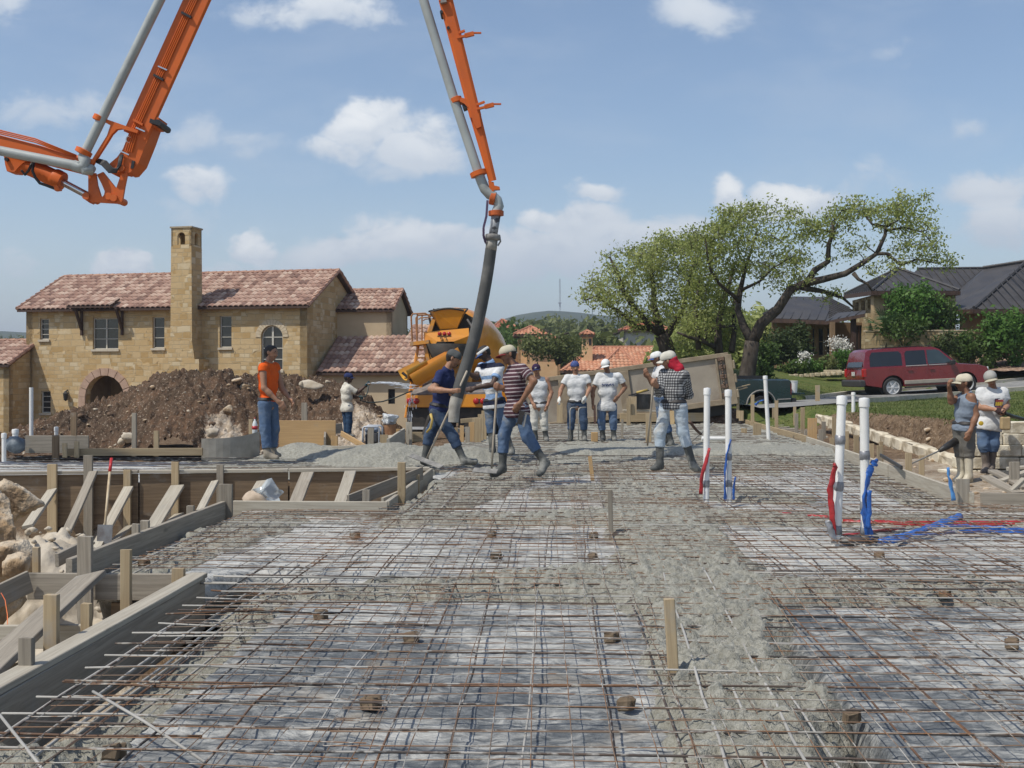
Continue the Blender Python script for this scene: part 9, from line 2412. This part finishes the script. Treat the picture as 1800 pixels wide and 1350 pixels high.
 def script(mb, pt, n):
  pts = []
  for i in range(34): x = -1 + 2 * i / 33; pts.append(pt(x, .35 * math.sin(i * 1.9) + .25 * math.sin(i * .9) + .1 * x))
  for i in range(0, 33):
   if i % 9 != 8: mb[0].tube([pts[i], pts[i + 1]], .006, 4)
  mb[0].tube([pt(-1.0, -.75), pt(0, -.6), pt(1.0, -.5)], .004, 4)
 decal(g, g['ch'] - g['up'] * .03 + 0, .13, .05, script, 'p')[0].build('shirt_print', ink, g['root'])
 tag(MB().beam(P(1045, 712, 23.6), P(1046, 745, 23.6), .05, .02, (0, 1, 0)).build('hand_trowel', mat('dark_wood_tool', (.10, .055, .04), (.07, .04, .03), .7, 8), loc=P(1045, 712, 23.6)), 'dark wooden hand float held by the man with lettering on his shirt', 'hand tool')
 fl = tag(MB().obox(P(1045, 768, 23.4), RX * .07, FW * .07, Vector((0, 0, .10)), 0, .01).build('wood_block', W_OR, loc=P(1045, 776, 23.4)), 'brown wooden block between the gloved man and the man with lettering', 'block')
 person('man in a white T-shirt and white cap half hidden behind the checked shirt', 21.6, [(1154, 631), (1159, 644), (1156, 650, .15), (1166, 651, -.15), (1148, 676, .12), (1152, 678, -.2), (1138, 662, .0), (1140, 660, -.22), (1160, 700, .07), (1166, 700, -.07), (1163, 738, .08), (1170, 738, -.08), (1170, 776, .1), (1180, 778, -.06), (1163, 782, .05), (1174, 783, -.1)],
   (-1, -.06, -.25), SK2, ('tee', MATS['white_cotton'], .55, .03), (JEAN, 1.55), (BOOT, .45), (MATS['white_cap'], blueb, 1, 'cap'), seed=9, curl=(.8, .8))
 ck = banded('black_white_check', [(0, (.44, .44, .43)), (.45, (.13, .13, .135))], .040, check=[(0, (1, 1, 1)), (.45, (.36, .36, .37))])
 r0, r1 = P(1149, 668, 16.1), P(1138, 783, 16.6); ax = r1 - r0
 g = person('man in a checked shirt with a red scarf under his cap, seen from behind', 16.4, [(1175, 634), (1184, 648), (1167, 657, .12), (1203, 660, -.10), (1158, 690, -.05), (1211, 694, .06), (1142, 672, -.08), (1190, 700, .34), (1172, 716, .05), (1196, 716, -.05), (1160, 760, .05), (1200, 758, -.03), (1160, 816, .05), (1218, 817, -.03), (1146, 825, .05), (1229, 828, .12)],
    (-.94, .34, -.25), SK1, ('tee', ck, 1.86, -.03), (JEANL, 1.45), (BOOT, .40), (offw, offw, 1, 'cap'), fat=1.05, grips={0: (r0 + ax * .03, ax)}, seed=10, curl=(.6, .5))
 h, hu_, f_ = g['hd'], g['hu'], g['f']
 g['piece']('scarf', [(h - f_ * .05 + hu_ * .02, .088, h - f_ * .05 - hu_ * .06, .082), (h - f_ * .06 - hu_ * .07, .08, g['nk'] - f_ * .075 - g['up'] * .02, .085), (h + g['hs'] * .06 - hu_ * .02, .045, h + g['hs'] * .055 - hu_ * .11 , .04)], cloth('red_scarf', (.48, .03, .05), (.36, .02, .04)), .010, .03, [(h + hu_ * .035, hu_)], (), .010, 11)
 stick('wooden_rake', r0, r1, .016, rake_h, 'worn wooden handle under the checked-shirt man\'s hands', 'tool')
 MB().prism([P(1177, 722, 16.15), P(1184, 722, 16.15), P(1185, 745, 16.1), P(1178, 746, 16.1)], -FW * .04).build('tool_holster', TAN, g['root'])
 tag(MB().tube([P(1213, 742, 17.0), P(1224, 756, 17.3), P(1232, 763, 17.5)], .022, 8).build('tool_grip', MATS['dark_wood_tool'], smooth=True, loc=P(1232, 763, 17.5)), 'dark wooden tool grip lying right of the checked-shirt man', 'tool')
 tag(MB().tube([P(1216, 776, 17.4), P(1232, 762, 17.5), P(1254, 743, 17.6)], .010, 6).build('thin_rod', MATS['dirty_steel'], smooth=True, loc=P(1216, 776, 17.4)), 'thin steel rod crossing the rear left white pipe', 'rod')
 g1 = person('man in a grey tank top and beige cap raising one hand to its brim', 16.4, [(1694, 674), (1700, 689), (1688, 698, .15), (1708, 698, -.13), (1672, 706, .02), (1716, 730, -.16), (1669, 683, -.06), (1706, 757, -.2), (1688, 754, .07), (1701, 755, -.07), (1687, 786, .04), (1703, 787, -.08), (1690, 836, .05), (1703, 840, -.08), (1678, 846, -.02), (1688, 850, -.16)],
    (-.96, .05, -.05), SK2, ('tank', cloth('grey_cotton', (.21, .25, .30), (.16, .19, .235)), 0, -.03), (cloth('grey_shorts', (.11, .105, .095), (.16, .15, .13)), 1.34), (BOOTL, .34), (cloth('beige_cap', (.58, .52, .40)), khaki, 1, 'cap'), fat=1.0, seed=11, curl=(.9, .5), group='men in the right trench')
 g2 = person('man in a white T-shirt with a shield print and dark gloves', 17.1, [(1742, 668), (1746, 683), (1724, 689, .02), (1764, 689, .02), (1722, 716, -.03), (1770, 713, 0), (1750, 720, -.28), (1765, 721, -.26), (1728, 748), (1746, 748), (1729, 782, -.04), (1746, 781, -.02), (1734, 820), (1742, 821, .05), (1727, 831, -.16), (1737, 832, -.16)],
    (-.40, -1, -.2), SK1, ('tee', MATS['white_cotton'], .6, -.07), (JEAN, 1.30), (mat('brown_boot', (.14, .11, .09), (.20, .17, .14), .8, 6), .3), (cloth('grey_white_cap', (.34, .33, .30)), MATS['khaki_cap'], 1, 'cap'), fat=1.14, gloves=cloth('dark_glove', (.05, .03, .028)), belt=None, seed=12, curl=(.8, .8), group='men in the right trench')
 def shield(mb, pt, n):
  o = [(-1, .9), (0, 1.05), (1, .9), (1, -.3), (.6, -.8), (0, -1.1), (-.6, -.8), (-1, -.3)]
  ps = [pt(*p) for p in o]; c = pt(0, 0)
  for i in range(8): mb[0].add([c, ps[i], ps[(i + 1) % 8]], [(0, 1, 2)])
  def bar_(a, b, c_, d_, k): mb[k].prism([pt(a, c_) + n * .003, pt(b, c_) + n * .003, pt(b, d_) + n * .003, pt(a, d_) + n * .003], n * .002)
  bar_(-.8, .8, .35, .75, 2)
  for k in range(4): x = -.72 + k * .38; bar_(x, x + .12, -.35, .30, 1); bar_(x + .16, x + .28, -.35, .30, 1); bar_(x, x + .28, .12, .30, 1)
  bar_(-.5, .5, -.75, -.55, 2)
 dm = decal(g2, g2['ch'] - g2['up'] * .06 + (g2['sdn'] if g2['sdn'] @ V3(RX) > 0 else -g2['sdn']) * .06, .075, .085, shield, 's')
 pr_ = dm[0].build('shirt_print', mat('navy_print', (.035, .035, .075), None, .8), g2['root']); dm[1].build('print_lettering', mat('yellow_print', (.62, .42, .04), None, .8), pr_); dm[2].build('print_band', mat('red_print', (.30, .06, .05), None, .8), pr_)
 MB().obox(P(1767, 744, 16.75), RX * .075, FW * .04, Vector((0, 0, .10)), 0, .02).build('tool_pouch', TAN, g2['root'])
 MB().lathe([(.035, 0), (.035, .02), (0, .025)], P(1724, 744, 16.85), -FW, 12).build('tape_measure', MATS['yellow_print'], g2['root'])
 tl = empty('breaker_tool', P(1602, 815, 15.9), 'dark hand-held breaker with a thin bit beside the man in the grey tank top', 'tool')
 MB().tube([P(1652, 792, 16.2), P(1664, 785, 16.3), P(1680, 775, 16.4)], [.03, .05, .055], 10).build('tool_body', IRON, tl, smooth=True); MB().tube([P(1602, 815, 15.9), P(1652, 792, 16.2)], .012, 8).build('bit', MATS['dirty_steel'], tl, smooth=True)
 tag(MB().tube([P(1766, 726, 16.8), P(1778, 731, 17.0), P(1800, 737, 17.5), P(1830, 742, 17.6)], .03, 8).build('black_hose', MATS['dark_hose'], smooth=True, loc=P(1790, 735, 17.3)), 'black hose over the cream stone wall in the gloved man\'s hands', 'hose')
crew()
def haze():
 mb = MB().box((0, 2600, 68), (11200, 5600, 158))
 m_ = bpy.data.materials.new('thin_air'); m_.use_nodes = True; T = NT(m_.node_tree); T.n.clear()
 v = T.new('ShaderNodeVolumePrincipled'); v.inputs['Color'].default_value = (.80, .87, .97, 1); v.inputs['Density'].default_value = .00042; v.inputs['Anisotropy'].default_value = .25
 o = T.new('ShaderNodeOutputMaterial'); T.l.new(v.outputs[0], o.inputs['Volume'])
 tag(mb.build('haze', m_), 'thin bluish air haze over the valley', 'haze', kind='stuff')
haze()
